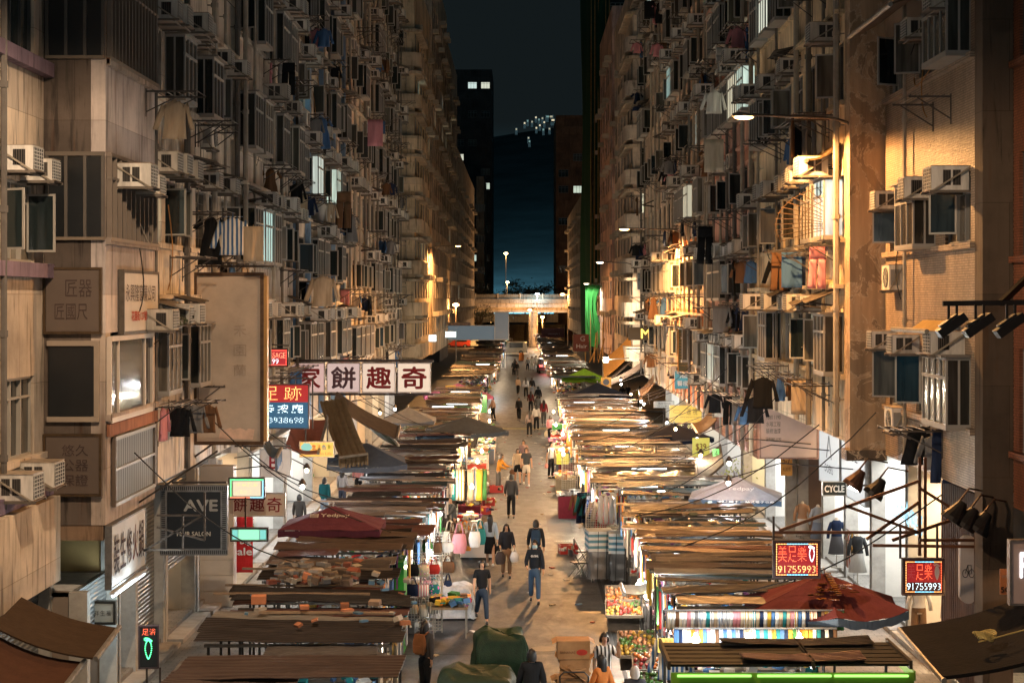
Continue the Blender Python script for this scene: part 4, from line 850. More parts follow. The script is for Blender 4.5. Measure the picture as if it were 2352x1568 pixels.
# ------------------------------------------------------------------ shops on the ground floors
WHT = (.72, .70, .66)
def shop(s, D0, D1, label, wall, lightc, power, zb, X=8.7, depth=3.2, goods=0, seed=1, shutter=0.0, fascia=None, floor=(.30, .26, .2), panel=.9):
    q = random.Random(seed); t = thing('shop_unit', label, 'shop', (s*X, D0, .14))
    def bx(m, n0, n1, d0, d1, z0, z1, c): m.box(s*(-n0), s*(-n1), d0-D0, d1-D0, z0-.14, z1-.14, c)
    m = MB(); bx(m, -depth, .0, D0, D1, .141, .34, floor); put('floor', m.mesh('floor', PAVE if floor[0] > .25 else ROUGH), t)
    m = MB(); bx(m, 0, .45, D0+.05, D1-.05, .141, .25, (.34, .31, .27)); put('step', m.mesh('step', ROUGH), t)
    m = MB(); bx(m, -depth-.1, -depth, D0, D1, .34, zb, wall); put('back_wall', m.mesh('back_wall', SMOOTH), t)
    for d in (D0, D1-.12):
        m = MB(); bx(m, -depth, -.31, d, d+.12, .34, zb, jit(wall, .05, q)); put('side_wall', m.mesh('side_wall', SMOOTH), t)
        m = MB(); bx(m, -.3, .06, d-.06, d+.18, .141, zb, (.40, .38, .34)); put('pillar', m.mesh('pillar', ROUGH), t)
    m = MB(); bx(m, -depth, -.3, D0, D1, zb-.1, zb-.01, (.6, .6, .58)); put('ceiling', m.mesh('ceiling', ROUGH), t)
    if power:
        for k in range(max(1, int((D1-D0)/2.2))):
            d = D0+(D1-D0)*(k+.5)/max(1, int((D1-D0)/2.2))
            m = MB(); bx(m, -2.4, -.7, d-.12, d+.12, zb-.16, zb-.11, (1, 1, 1)); put('light_panel', m.mesh('light_panel', m_emit(lightc, 1.8)), t)
        light('AREA', (s*(X+1.4), (D0+D1)/2, zb-.25), power*(.29 if s > 0 else .23), lightc, size=(2.2, (D1-D0)*.8))
    if D0 > 44:
        for k in range(max(1, int((D1-D0)/4.6))):
            d = D0+(D1-D0)*(k+.5)/max(1, int((D1-D0)/4.6)); zl = q.uniform(3.1, 3.6); xl = q.uniform(5.8, 6.4); L = X-xl
            m = MB(); m.tube([(0, d-D0, zl+.15), (-s*L*.6, d-D0, zl+.34), (-s*L, d-D0, zl-.1)], .018, 5, (.06, .05, .05)); m.lathe([(.03, .14), (.12, -.02), (.11, -.02), (.02, .1)], 10, (-s*L, d-D0, zl-.14), (.08, .07, .07)); put('arm_lamp', m.mesh('arm_lamp', METAL), t)
            put('bulb', BULBW if lightc == WHITE else BULBY, t, (-s*L, d-D0, zl-.22)); light('POINT', (s*(X-L), d, zl-.12), 120, (1, .86, .66) if k % 2 or lightc != WHITE else (.95, .96, 1), .08)
    if fascia:
        z0, col, tx, em = fascia
        board('shop_fascia_board', 'sign board over the '+label, (s*(X-.12), (D0+D1)/2, z0), D1-D0-.3, zb-z0-.1, -s*PI/2, col, (.3, .3, .3), .02, .12, emit=em, texts=tx)
    if shutter:
        z0 = zb-(zb-.3)*shutter; m = MB(); bx(m, -.2, -.16, D0+.13, D1-.13, z0, zb, (.24, .25, .25)); put('roller_shutter', m.mesh('roller_shutter', ROLL), t)
    if goods:
        for row, n0 in ((0, -depth+.02), (1, -1.3)):
            sh = thing('display_shelf', ('wall of colourful goods in the ' if row == 0 else 'low shelf of goods in the ')+' '.join(label.split()[:7]), 'shelf', (s*(X-n0), D0+.2, .36))
            m = MB(); L = D1-D0-.45; hh = zb-.8 if row == 0 else .8
            for z in [hh*k/5 for k in range(6 if row == 0 else 3)]: m.box(s*0, -s*.34, 0, L, z, z+.02, (.4, .38, .35))
            put('shelf_board', m.mesh('shelf_board', ROUGH), sh); m = MB()
            for z in [hh*k/5 for k in range(5 if row == 0 else 2)]:
                y = 0
                while y < L-.2:
                    w = q.uniform(.06, .22); h_ = q.uniform(.12, hh/5-.05); c = CC[q.choice(CNAMES)]
                    m.box(-s*.03, -s*q.uniform(.2, .36), y, y+w*.9, z+.022, z+.022+h_, jit(c if q.random() < .6 else (.6, .57, .5), .3, q)); y += w
            g_ = put('goods', m.mesh('goods', CLOTH), sh); g_['kind'] = 'stuff'
    return t
WB = (.70, .68, .62)
# right row
shop(1, 38.6, 43.0, 'warm lit boutique shop with mannequins at its open front', (.70, .60, .48), WARM, 330, 4.3, X=9.6, seed=2, floor=(.42, .33, .23))
shop(1, 43.0, 47.4, 'white boutique shop beyond the boutique with the flower skirt', WB, WHITE, 300, 4.4, X=9.6, seed=3, floor=(.36, .33, .28), goods=1)
shop(1, 47.4, 51.2, 'white walled shop under the tall pale fascia', WB, WHITE, 340, 4.5, X=9.6, seed=4, fascia=(2.75, (.62, .66, .68), [('ICE', .5, .25, .4, .2, (.03, .03, .03))], .22))
shop(1, 51.2, 55.0, 'second white walled shop, with an arch emblem fascia', WB, WHITE, 300, 4.6, X=9.6, seed=5, fascia=(2.75, (.60, .64, .66), [('DOERS', .5, .72, .4, .14, (.03, .03, .03)), ('Λ', .5, .34, .28, .4, (.1, .1, .1))], .22))
shop(1, 55.0, 60.0, 'dark brick shop with posters beside the mannequin', (.20, .13, .09), WARM, 130, 4.4, X=9.6, goods=1, seed=6)
m = P(1812, 1050, 57.7)
board('pale_flank_board', 'pale pink flank board printed with phone numbers, facing down the street', (m.x, 57.75, m.z), 1.85, 1.9, 0, (.58, .43, .36), (.3, .2, .16), .03, .1, texts=[('9380 1190', .22, .30, .26, .07, (.12, .12, .11)), ('水喉工程', .22, .42, .26, .09, (.12, .12, .11)), ('裝修油漆', .22, .54, .26, .09, (.12, .12, .11)), ('☎9380 1190', .22, .68, .28, .07, (.12, .12, .11)), ('通渠', .72, .24, .12, .08, (.2, .2, .2))])
for k, (d0, d1, c, lc, pw) in enumerate(((60, 65, WB, WHITE, 230), (65, 71.5, (.6, .62, .5), WARM, 230), (72, 80, WB, WHITE, 220), (80, 89.5, (.65, .6, .5), WHITE, 220), (90, 100, (.6, .5, .4), WARM, 180), (100, 109.5, WB, WHITE, 240))):
    shop(1, d0, d1, '%s bright shop along the right pavement, full of goods' % nth(k), c, lc, pw, 3.05 if k < 2 else 3.5, X=9.2, goods=1, seed=20+k)
# left row
shop(-1, 30.5, 34.0, 'shuttered shop beneath the brown awnings at the left edge', (.3, .26, .22), WARM, 0, 4.3, X=9.2, seed=7, shutter=.98)
shop(-1, 34.0, 36.6, 'dark shop with a half lit doorway under the white brush fascia', (.25, .2, .16), WARM, 12, 2.7, X=8.5, seed=8, shutter=.55)
shop(-1, 36.6, 38.4, 'narrow doorway shop pasted with yellow and red posters', (.45, .30, .12), WARM, 25, 3.9, X=8.5, seed=9)
shop(-1, 38.4, 41.6, 'grey roller shutter shop left of the green trimmed post', (.3, .3, .3), WHITE, 0, 4.0, X=8.55, seed=10, shutter=.99)
shop(-1, 41.8, 45.6, 'half closed roller shutter shop behind the hair salon sign', (.5, .46, .4), WARM, 40, 4.0, X=8.55, seed=11, shutter=.62, floor=(.36, .28, .2))
shop(-1, 45.6, 48.5, 'shuttered narrow shop beside the tiled pillar', (.4, .4, .4), WHITE, 8, 4.0, X=8.5, seed=12, shutter=.9)
shop(-1, 48.9, 54.0, 'toy shop with a bright lit entrance by the sale banner', (.62, .52, .40), WARM, 150, 3.9, X=8.45, goods=1, seed=13, floor=(.46, .38, .28))
for k, (d0, d1, c, lc, pw) in enumerate(((54, 61.5, WB, WHITE, 330), (62, 70, WB, WHITE, 330), (70, 79.5, (.62, .55, .42), WARM, 260), (80, 89, WB, WHITE, 230), (89, 98, (.6, .5, .38), WARM, 200), (98, 107, WB, WARM, 200), (107, 115.5, WB, WHITE, 200))):
    shop(-1, d0, d1, '%s bright shop along the left pavement, full of goods' % nth(k), c, lc, pw, 3.5, X=8.4, goods=1, seed=40+k)
m = MB(); q = random.Random(3)
for z in [.3+.42*i for i in range(9)]: m.box(-.45, .45, 0, .55, z+.004, z+.416, jit((.56, .54, .50), .08, q))
t = thing('tiled_pillar', 'white tiled pillar standing beside the red sale banner', 'pillar', (-8.18, 46.9, .14)); put('tile_courses', m.mesh('tile_courses', SMOOTH), t, (0, 0, -.3))
# ------------------------------------------------------------------ hawker stalls
def roof_mesh(L, w, seed):
    q = random.Random(seed); m = MB(); n = 30; per = q.choice((5, 6.5, 9)); sag = q.uniform(-.05, .05); am = q.choice((.006, .010, .004)); tw = q.uniform(-.05, .05)
    def f(u, v): return ((u-.5)*L, (v-.5)*w, am*(1 if int(v*n) % 4 < 2 else -1)+sag*math.sin(u*PI)+tw*(u-.5)*(v-.5)*2+.008*math.sin(u*17+v*9+seed))
    m.sheet(f, 9, n, .014, (1, 1, 1)); return m.mesh('roof_sheet', None or MATS[('roof', 0)])
for i in range(len(ROOFCOL)): m_roof(i)
ROOFS = [roof_mesh(L, w, k) for k, (L, w) in enumerate(((3.6, .62), (3.9, .8), (3.2, .7), (2.4, .66), (3.7, .5), (1.9, .7), (4.1, .58)))]
RN = ['brown', 'tan', 'dark brown', 'pale brown', 'grey brown', 'teal grey', 'reddish brown', 'blackened', 'pale grey']
TARPS = []
for k_, c_ in enumerate(((.035, .06, .10), (.12, .13, .13), (.33, .31, .28), (.05, .075, .06))):
    m = MB(); m.sheet(lambda u, v: ((u-.5)*3.2+.05*math.sin(v*7+k_), (v-.5)*1.6+.05*math.sin(u*9+k_*2), -.10*math.sin(u*PI*3+k_)**2*math.sin(v*PI)-.25*(abs(v-.5)*2)**6+.025*math.sin(u*23+v*11)), 30, 14, .01, c_); TARPS.append(m.mesh('tarp_cover', PLASTIC, True))
def post_mesh(h):
    m = MB(); m.beam((0, 0, 0), (0, 0, h), .045, .045, (.06, .055, .05)); return m.mesh('post', METAL)
POST = post_mesh(2.3)
m = MB(); m.box(-1.7, 1.7, -.03, .03, -.05, 0, (.17, .15, .13)); RAILM = m.mesh('cross_beam', METAL)
m = MB(); m.box(-1.55, 1.55, -.5, .5, .72, .78, (.30, .25, .2)); m.box(-1.5, 1.5, -.46, .46, .05, .719, (.10, .09, .085)); COUNTER = m.mesh('counter', WOOD)
m = MB(); m.tube([(-.6, 0, 0), (.6, 0, 0)], .022, 6); TUBEL = m.mesh('light_tube', m_emit((.92, 1, .96), 3))
m = MB(); m.tube([(-.6, 0, 0), (.6, 0, 0)], .022, 6); TUBEG = m.mesh('light_tube', m_emit((.45, 1, .2), .45))
SN = {-1: 0, 1: 0}
def goods_pile(w, d, h, q, n, tall=.3, pal=None, lump=False):
    m = MB(); pal = pal or [CC[k] for k in CNAMES]
    for _ in range(n):
        x, y = q.uniform(-w/2, w/2), q.uniform(-d/2, d/2); s_ = q.uniform(.05, .14); z = h+q.uniform(0, tall)*.4; c = jit(q.choice(pal), .3, q)
        if lump: m.ball((x, y, z+s_*.3), s_*.6, c, 6, 1, 1, q.uniform(.6, 1))
        else:
            M4 = Matrix.Translation((x, y, z)) @ Matrix.Rotation(q.uniform(0, 3), 4, 'Z') @ Matrix.Rotation(q.uniform(-.5, .5), 4, 'X'); m.box(-s_, s_, -s_*.6, s_*.6, 0, s_*q.uniform(.3, 1.2), c, M4)
    return m
def stall(s, D, dep, xi, xo, seed, gap=False, lit=True, far=False, hi=2.42, light_p=65):
    q = random.Random(seed); i = SN[s]; SN[s] += 1; w = xo-xi; cx = s*(xi+xo)/2
    side = 'left' if s < 0 else 'right'
    mi = q.choices(range(9), ([4, 4, 3, 3, 3, 1, 4, 2, 1] if s < 0 else [3, 4, 3, 2, 3, 3, 1, 3, 3]))[0]
    t = thing('market_stall', 'hawker stall roofed %s, %s from the near end, %s row' % (RN[mi], nth(i), side), 'market stall', (cx, D, 0), 0, 'hawker stalls with sheet roofs')
    z0 = hi+q.uniform(-.14, .2)
    if not far:
        for x in (-w/2+.12, w/2-.12):
            for y in (-dep/2+.1, dep/2-.1): put('post', POST, t, (x, y, .0), 0, (1, 1, (z0-.06)/2.3))
        for y in (-dep/2+.1, dep/2-.1): put('cross_beam', RAILM, t, (0, y, z0-.03), 0, (w/3.5, 1, 1))
    nsh = q.choice((2, 3, 3) if D < 47 else (2, 3, 4)) if s < 0 and not far else (q.choice((2, 3, 3, 4)) if not far else 3)
    for k in range(nsh):
        me = ROOFS[q.randrange(7)] if not far else ROOFS[q.choice((0, 1, 6))]
        mk = mi if q.random() < .55 else q.randrange(9)
        L = max(v.co.x for v in me.vertices)*2 if False else [3.6, 3.9, 3.2, 2.4, 3.7, 1.9, 4.1][ROOFS.index(me)]
        y = -dep/2+dep*(k+.5)/nsh+q.uniform(-.08, .08); sc_ = min(1.08, (w+.3)/L) if L > 3 else w/L*q.uniform(.5, .75)
        o = put('roof_sheet', me, t, (q.uniform(-.18, .18)+(0 if L > 3 else q.choice((-1, 1))*w*.18), y, z0+.05*(k % 2)+.03+q.uniform(0, .09)), q.uniform(-.022, .022), (sc_, dep/nsh/((.44 if D < 47 and s < 0 else .60) if nsh > 1 else .72), 1), m_roof(mk))
        o.rotation_euler[0] = (q.uniform(.0, .12) if s < 0 else q.uniform(-.03, .09)); o.rotation_euler[1] = q.uniform(-.035, .035)
    if q.random() < .3:
        m = MB(); x = q.uniform(-w*.2, w*.2); L = q.uniform(.8, 1.7); m.beam((x-L, q.uniform(-.3, .3), z0+.16), (x+L, q.uniform(-.3, .3), z0+.15), .07, .04, jit((.26, .19, .13), .4, q)); put('loose_batten', m.mesh('loose_batten', WOOD), t)
    if q.random() < .15:
        put('tarp_cover', TARPS[q.randrange(4)], t, (q.uniform(-.5, .5), 0, z0+.17), q.uniform(-.05, .05), (w/3.5*q.uniform(.55, .95), dep/1.5, 1)).rotation_euler[0] = q.uniform(.02, .1)
    if not far: put('counter', COUNTER, t, (0, 0, 0), 0, (w/3.4, dep/1.25, 1))
    pal = [CC[k] for k in q.sample(CNAMES, 6)]+[(.7, .66, .6)]*3
    m = goods_pile(w*.9, dep*.8, .8, q, 46 if not far else 22, .7, pal)
    for k in range(14 if not far else 8):                                         # things hung along the aisle side under the eave
        y = q.uniform(-dep/2, dep/2); x = -s*w/2+s*q.uniform(-.05, .25); z = z0-.15; h_ = q.uniform(.3, .9); c = jit(q.choice(pal), .3, q)
        m.box(x-.02, x+.02, y-q.uniform(.05, .13), y+q.uniform(.05, .13), z-h_, z, c)
    g_ = put('goods', m.mesh('goods', CLOTH), t); g_['kind'] = 'stuff'
    if lit:
        bx = -s*(w*.5-q.uniform(-.04, .35)); warm = q.random() < (.35 if D < 58 else .85)
        put('bulb', BULBY if warm else BULBW, t, (bx, 0, z0-.38), 0, (.75,)*3) if q.random() < .6 else None
        light('POINT', (cx+bx-s*.1, D-.12, z0-.46), light_p*q.uniform(.4, 1.5)*(.29 if D < 60 else .45), WARM if warm else WHITE, .06)
        if q.random() < (.3 if s < 0 else .55): put('light_tube', TUBEL, t, (q.uniform(-.5, .5), dep/2-.02, z0-.10))
    return t
q = random.Random(77)
D = 26.6; k = 0
while D < 112:                                                                     # left row, near block
    dep = q.uniform(1.4, 1.85); stall(-1, D+dep/2, dep, (2.85 if 33 < D < 44.5 else 2.15 if D < 33 else 2.5)+q.uniform(-.1, .15), (5.5 if D < 42 else 5.2)+q.uniform(-.15, .15), 100+k, light_p=55 if D < 60 else 105, lit=D > 46 or k % 3 == 0); D += dep+q.uniform(.0, .1); k += 1
D = 34.2; k = 0
while D < 108:                                                                     # right row, near block
    dep = q.uniform(1.25, 1.75); stall(1, D+dep/2, dep, (2.95 if D < 56 else 2.3+.003*(D-56))+q.uniform(-.12, .25), 6.2+q.uniform(-.2, .2), 300+k, light_p=60 if D < 60 else 100); D += dep+q.uniform(.02, .16); k += 1
for s, d0 in ((-1, 134), (1, 126)):                                                # beyond the crossing
    D = d0; k = 0
    while D < 290:
        dep = q.uniform(1.9, 2.6); stall(s, D+dep/2, dep, 2.6+q.uniform(-.2, .4) if s > 0 else 2.2+q.uniform(-.2, .4), 5.5+q.uniform(-.3, .3), 600+(0 if s < 0 else 200)+k, far=True, lit=k % 2 == 0, light_p=85, hi=2.5); D += dep+q.uniform(.05, .5)+(1.2 if q.random() < .15 else 0); k += 1
# litter on the near left roofs
m = goods_pile(1.7, 2.6, 0, random.Random(9), 190, .12, [(.28, .25, .2), (.2, .14, .1), (.25, .08, .05), (.2, .2, .2), (.1, .07, .05), (.34, .3, .26)])
tag(m.build('litter', ROUGH, None, (-4.3, 36.6, 2.62)), 'heap of plastic bottles and rubbish lying on the left stall roofs', 'litter', None, 'stuff')
m = goods_pile(3.4, 6, 0, random.Random(19), 26, .05, [(.4, .36, .3), (.3, .22, .16), (.5, .2, .1), (.1, .2, .3)])
tag(m.build('scattered_litter', ROUGH, None, (-3.6, 33.4, 2.66)), 'scattered scraps lying on the nearest left stall roofs', 'litter', None, 'stuff')
m = goods_pile(3.0, 3, 0, random.Random(29), 22, .05, [(.12, .14, .1), (.3, .22, .16), (.2, .2, .18), (.1, .1, .1)])
tag(m.build('twig_litter', ROUGH, None, (5.2, 48, 2.62)), 'dark twigs and scraps lying on the right stall roofs', 'litter', None, 'stuff')

# ------------------------------------------------------------------ the curtain stall and the slatted green lit stall at the lower right
t = thing('slatted_stall', 'near right stall with a blackened slatted roof and green lit edge strips', 'market stall', (4.45, 29.3, 0), 0, 'hawker stalls with sheet roofs')
for k, (x0, x1, y0, y1) in enumerate(((-2.0, .3, -.9, .9), (.36, 1.9, -.85, .95))):
    m = MB(); n = 11
    for j in range(n): y = y0+(y1-y0)*j/n; m.box(x0, x1, y, y+.16, 2.42+.01*(j % 2), 2.46+.01*(j % 2), (.005, .0045, .004))
    for a, b in ((x0-.05, x0), (x1, x1+.05)): m.box(a, b, y0-.05, y1+.05, 2.38, 2.52, (.06, .045, .03))
    put('roof_panel', m.mesh('roof_panel', WOOD), t)
for k, (x0, x1, y, mi) in enumerate(((-1.0, 1.6, .7, 7), (-.8, 1.2, -.6, 6))):
    o = put('roof_sheet', ROOFS[2], t, ((x0+x1)/2, y, 2.55), .01, ((x1-x0)/3.2, .8, 1), m_roof(mi))
for x in (-1.95, 1.88):
    for y in (-.85, .85): put('post', POST, t, (x, y, 0))
m = MB(); m.box(-2.0, 1.95, -1.0, -.95, 2.14, 2.34, (.22, .42, .04)); m.box(1.955, 1.99, -.94, .95, 2.2, 2.36, (.22, .42, .04)); put('green_fascia', m.mesh('green_fascia', GLOSS), t)
for x in (-1.3, .0, 1.25): put('light_tube', TUBEG, t, (x, -1.03, 2.30))
light('AREA', (4.4, 28.2, 2.1), 12, (.75, 1, .5), size=(3.6, .2)); light('POINT', (4.4, 29.4, 2.1), 60, WHITE, .1)
m = goods_pile(3.4, 1.5, .8, random.Random(6), 140, .9); g_ = put('goods', m.mesh('goods', CLOTH), t); g_['kind'] = 'stuff'
put('counter', COUNTER, t, (0, 0, 0), 0, (1.1, 1.5, 1))
m = MB(); m.tube([(2.75, 33.35, 2.46), (6.2, 33.35, 2.46)], .018, 6, (.3, .3, .3)); m.tube([(2.9, 33.0, 2.18), (6.0, 33.0, 2.18)], .018, 6, (.3, .3, .3))
tag(m.build('hanging_rail', METAL), 'pair of steel rails carrying the curtain lengths at the front of the curtain stall', 'rail')
qq = random.Random(8); SC = ['white', 'beige', 'cream', 'grey', 'pink', 'navy', 'teal', 'brown', 'mustard', 'blue', 'white', 'white', 'orange', 'green', 'black']
for row, (y, z, x0, x1, n) in enumerate(((33.35, 2.44, 2.85, 6.15, 46), (33.0, 2.16, 2.95, 5.95, 40))):
    for i in range(n):
        cn = SC[int(qq.random()*11)] if i < n*.7 else SC[5+int(qq.random()*10)]
        o = hang('scarf', cn, (x0+(x1-x0)*i/(n-1), y, z), qq.uniform(-.25, .25), '%s curtain length, %s from the left on the %s rail of the curtain stall' % (cn, nth(i), ('upper', 'lower')[row]), 'curtain lengths on the rails', 'stripe' if qq.random() < .25 else None, 1.0)
        o.scale = (.52, 1, (.36 if row == 0 else .74)+.06*qq.random())
for i, x in enumerate((3.3, 4.3, 5.25)):
    b = put('hanging_bulb', BULBY if i == 2 else BULBW, None, (x, 32.75, 2.02), 0, (1.3,)*3); tag(b, '%s of three bare bulbs shining before the curtain lengths' % ('leftmost', 'middle one', 'rightmost')[i], 'light bulb'); light('POINT', (x, 32.35, 1.98), 20, WARM if i == 2 else WHITE, .06)
# ------------------------------------------------------------------ umbrellas and square canopies
def canopy(label, px, py, D, ztop, rx, ry, drop, col, val=None, rz=0.0, n=4, texts=(), sag=.1, name='market_umbrella', texts_side=0, pole=True, tcol=(.55, .53, .5)):
    c = P(px, py, D); zt = c.z if ztop is None else ztop
    t = thing(name, label, 'umbrella', (c.x, D, .01), rz); zt -= .01
    m = MB(); cs = [(rx*math.cos(2*PI*(k+.5)/n)*(1.414 if n == 4 else 1), ry*math.sin(2*PI*(k+.5)/n)*(1.414 if n == 4 else 1)) for k in range(n)]
    for k in range(n):
        a, b = cs[k], cs[(k+1) % n]; cc = jit(col, .12)
        def f(u, v, a=a, b=b):
            x = (a[0]+(b[0]-a[0])*u)*v; y = (a[1]+(b[1]-a[1])*u)*v
            return (x, y, zt-drop*(v**.9)-sag*math.sin(PI*u)*v*v+.015*math.sin(u*14)*v)
        m.sheet(f, 8, 7, .012, cc)
    put('canopy', m.mesh('canopy', CLOTH), t)
    m = MB(); vc = val or col
    for k in range(n):
        a, b = cs[k], cs[(k+1) % n]
        m.sheet(lambda u, v: (a[0]+(b[0]-a[0])*u, a[1]+(b[1]-a[1])*u, zt-drop-sag*math.sin(PI*u)-.005-.16*v+.02*math.sin(u*22)*v), 12, 1, .008, vc)
    put('valance', m.mesh('valance', CLOTH), t)
    if pole:
        m = MB(); m.tube([(0, 0, 0), (0, 0, zt+.06)], .025, 8, (.4, .4, .38)); m.ball((0, 0, zt+.07), .04, (.5, .5, .5)); put('pole', m.mesh('pole', METAL), t)
        for k in range(n): m = MB(); m.beam((0, 0, zt-.06), (cs[k][0]*.99, cs[k][1]*.99, zt-drop-.03), .025, .025, (.35, .35, .34)); put('rib', m.mesh('rib', METAL), t)
    k = {4: 2}.get(n, 0)
    if texts:
        m = MB(); a, b = Vector((cs[k][0], cs[k][1], zt-drop)), Vector((cs[k+1][0], cs[k+1][1], zt-drop)); top = Vector((0, 0, zt)); rt = (b-a).normalized(); mid = (a+b)/2; up = (top-mid).normalized(); nn = rt.cross(up)
        for s_, fx, fv, w, h in texts: write(m, s_, mid+rt*fx+up*fv+nn*(.03-sag*.0), w, h, rt, nn, tcol, .004, up)
        put('lettering', m.mesh('lettering', ROUGH), t)
    return t
YT = [('Yedpay', .1, .62, .72, .19)]
t = canopy('maroon market umbrella lettered in grey over the left stalls', 765, 1165, 44, 3.2, 1.25, 1.0, .5, (.13, .042, .065), (.10, .03, .05), 0, 4, YT+[('▤', -.42, .62, .2, .16)], .0)
t = canopy('grey white market umbrella with blue valance and white lettering', 1690, 1092, 52, None, 1.35, 1.0, .62, (.42, .42, .46), (.08, .13, .2), -.15, 4, [('Yedpay', .15, .5, .8, .2), ('線上線下 一站式電子收款', .35, -.1, 1.6, .1)], .0, tcol=(.8, .8, .8))
t = canopy('big rust red market umbrella with blue valance, torn and patched', 1892, 1314, 34.6, 2.98, 1.75, 1.55, .62, (.19, .048, .045), (.08, .11, .15), .0, 6, sag=.12)
m = MB(); qz = random.Random(12)
for k in range(26):
    a = qz.uniform(-2.3, -1.2); r = qz.uniform(.5, 1.1); x, y = r*math.cos(a)+.25, r*math.sin(a); z = 2.97-.62*(r/1.75)**.9+.05
    m.box(-.09, .09, -.05, .05, 0, .006, jit((.30, .10, .02), .4, qz), Matrix.Translation((x, y, z)) @ Matrix.Rotation(qz.uniform(0, 3), 4, 'Z') @ Matrix.Rotation(qz.uniform(-.15, .4), 4, 'X'))
for k in range(10): m.box(-.06, .06, -.07, .07, 0, .012, jit((.40, .15, .03), .3, qz), Matrix.Translation((.06+.03*k*.3, -.1-.1*k*.8, 2.97-.62*((.1+.08*k)/1.75)**.9+.045)))
put('tape_patch', m.mesh('tape_patch', PLASTIC), t)
canopy('navy market umbrella over the right stalls before the crossing', 1548, 972, 74, None, 1.5, 1.1, .55, (.014, .022, .05), None, .1, 4)
canopy('slate blue canopy beside the folded awning on the left', 842, 1016, 58, None, 1.3, 1.3, .62, (.10, .13, .19), None, .1, 4)
canopy('pale grey blue canopy above the left stall roofs before the crossing', 938, 934, 82, None, 1.25, 1.2, .6, (.16, .18, .22), None, 0, 4)
canopy('charcoal canopy with a point reaching toward the aisle on the left', 1072, 956, 76, None, 1.7, 1.0, .6, (.045, .055, .07), None, .15, 4)
canopy('pink canopy across the side street on the left', 1052, 880, 114, None, 2.2, 1.2, .8, (.58, .17, .26), (.5, .12, .2), .1, 4)
canopy('lime green canopy beyond the crossing on the right', 1342, 846, 128, None, 1.9, 1.3, .75, (.22, .42, .04), (.16, .34, .03), 0, 6)
canopy('dark navy canopy at the crossing on the right, behind the End sign', 1372, 878, 106, None, 2.0, 1.3, .8, (.018, .022, .032), None, .1, 4)
# ------------------------------------------------------------------ retracted and sagging awnings
def slab(label, p0, p1, wv, th, col, fringe=0, name='folded_awning'):
    """long cloth awning, from p0 to p1, with a width vector"""
    p0, p1, wv = Vector(p0), Vector(p1), Vector(wv); t = thing(name, label, 'awning', p0)
    m = MB(); L = p1-p0
    m.sheet(lambda u, v: L*u+wv*(v-.5)+Vector((0, 0, .03*math.sin(v*30)*(1 if fringe else .05)-.12*math.sin(PI*u))), 8, 14, th, col); put('cloth', m.mesh('cloth', CLOTH), t)
    m = MB(); m.tube([p1-p0-wv*.52, p1-p0+wv*.52], .05, 8, (.3, .28, .25)); put('front_bar', m.mesh('front_bar', METAL), t)
    if fringe:
        m = MB()
        for k in range(26):
            a = p1-p0+wv*(k/25-.5); m.box(a.x-.03, a.x+.03, a.y-.01, a.y+.01, a.z-.3-.08*math.sin(k*2.3), a.z, jit(col, .3))
        put('fringe', m.mesh('fringe', CLOTH), t)
    return t
OLV = (.17, .135, .09)
slab('olive striped awning hanging steeply with a ragged fringe under the cake shop sign', P(764, 918, 60), P(812, 1046, 56.5), (.9, 0, .12), .03, OLV, 1)
slab('long brown folded awning sloping down to the left stall roofs', P(770, 912, 61), P(915, 992, 61), (.0, 1.2, .35), .05, (.13, .10, .08))
slab('green grey tarpaulin awning sagging behind the folded awnings', P(835, 965, 63), P(905, 1010, 62), (.2, 1.5, -.5), .03, (.10, .115, .07))
slab('rusty pink awning over the shop under the cake shop sign', P(668, 985, 57), P(742, 1000, 57), (0, 2.6, .9), .03, (.30, .13, .11))
slab('blue fringed awning tip hanging below the blank light box', P(610, 1012, 47.5), P(640, 1040, 47), (.05, .6, .2), .02, (.13, .18, .25), 1)
slab('brown sloping awning with a white front bar by the right shops', P(1640, 955, 70), P(1596, 985, 69), (.0, 2.2, .2), .05, (.24, .15, .09))
slab('folded dark timbered awning leaning over the right stalls', P(1660, 1045, 58), P(1600, 1078, 57), (.1, 1.6, .5), .08, (.09, .065, .045))
slab('long steep awning of the corner shop across the right side street', P(1460, 812, 124), P(1375, 888, 122), (.0, 1.6, .3), .05, (.15, .11, .09))
slab('second steep dark awning across the right side street', P(1480, 835, 120), P(1400, 880, 119), (.0, 1.4, .3), .05, (.12, .085, .07))
slab('orange yellow sheet awning at the rounded corner on the right', P(1450, 790, 124), P(1385, 848, 124), (.1, 3.0, 1.2), .02, (.55, .24, .06))
slab('tan canvas awning with a scalloped edge before the medical sign', P(1508, 862, 100), P(1470, 905, 99), (.0, 1.8, .3), .04, (.36, .22, .14), 1)
slab('brown corner awning at the lower left, upper of two', (-9.1, 30.4, 3.05), (-7.2, 30.4, 2.42), (0, 1.7, .2), .03, (.055, .034, .02))
slab('brown corner awning at the lower left, lower of two', (-9.1, 28.9, 2.66), (-7.45, 28.9, 2.12), (0, 1.7, .2), .03, (.075, .034, .02))
t = slab('dark grey shop canopy with a knotted yellow rope at the lower right corner', (9.3, 29.6, 3.05), (6.85, 29.8, 2.35), (0, 3.2, .2), .06, (.014, .0125, .012))
m = MB(); m.tube([(9.2-.32*k, 28.95+.05*math.sin(k), 3.10-.075*k) for k in range(6)], .013, 5, (.62, .48, .18))
for k in range(5): m.tube([(7.75+.22*math.cos(a)*(.5+.1*k), 28.95+.12*math.sin(a)+.03*k, 2.77+.05*k*.4+.03*math.sin(a*2)) for a in [2*PI*j/14 for j in range(15)]], .012, 5, (.62, .48, .18))
tag(m.build('rope_bundle', CLOTH), 'yellow rope coiled in a knot on the dark grey canopy', 'rope')
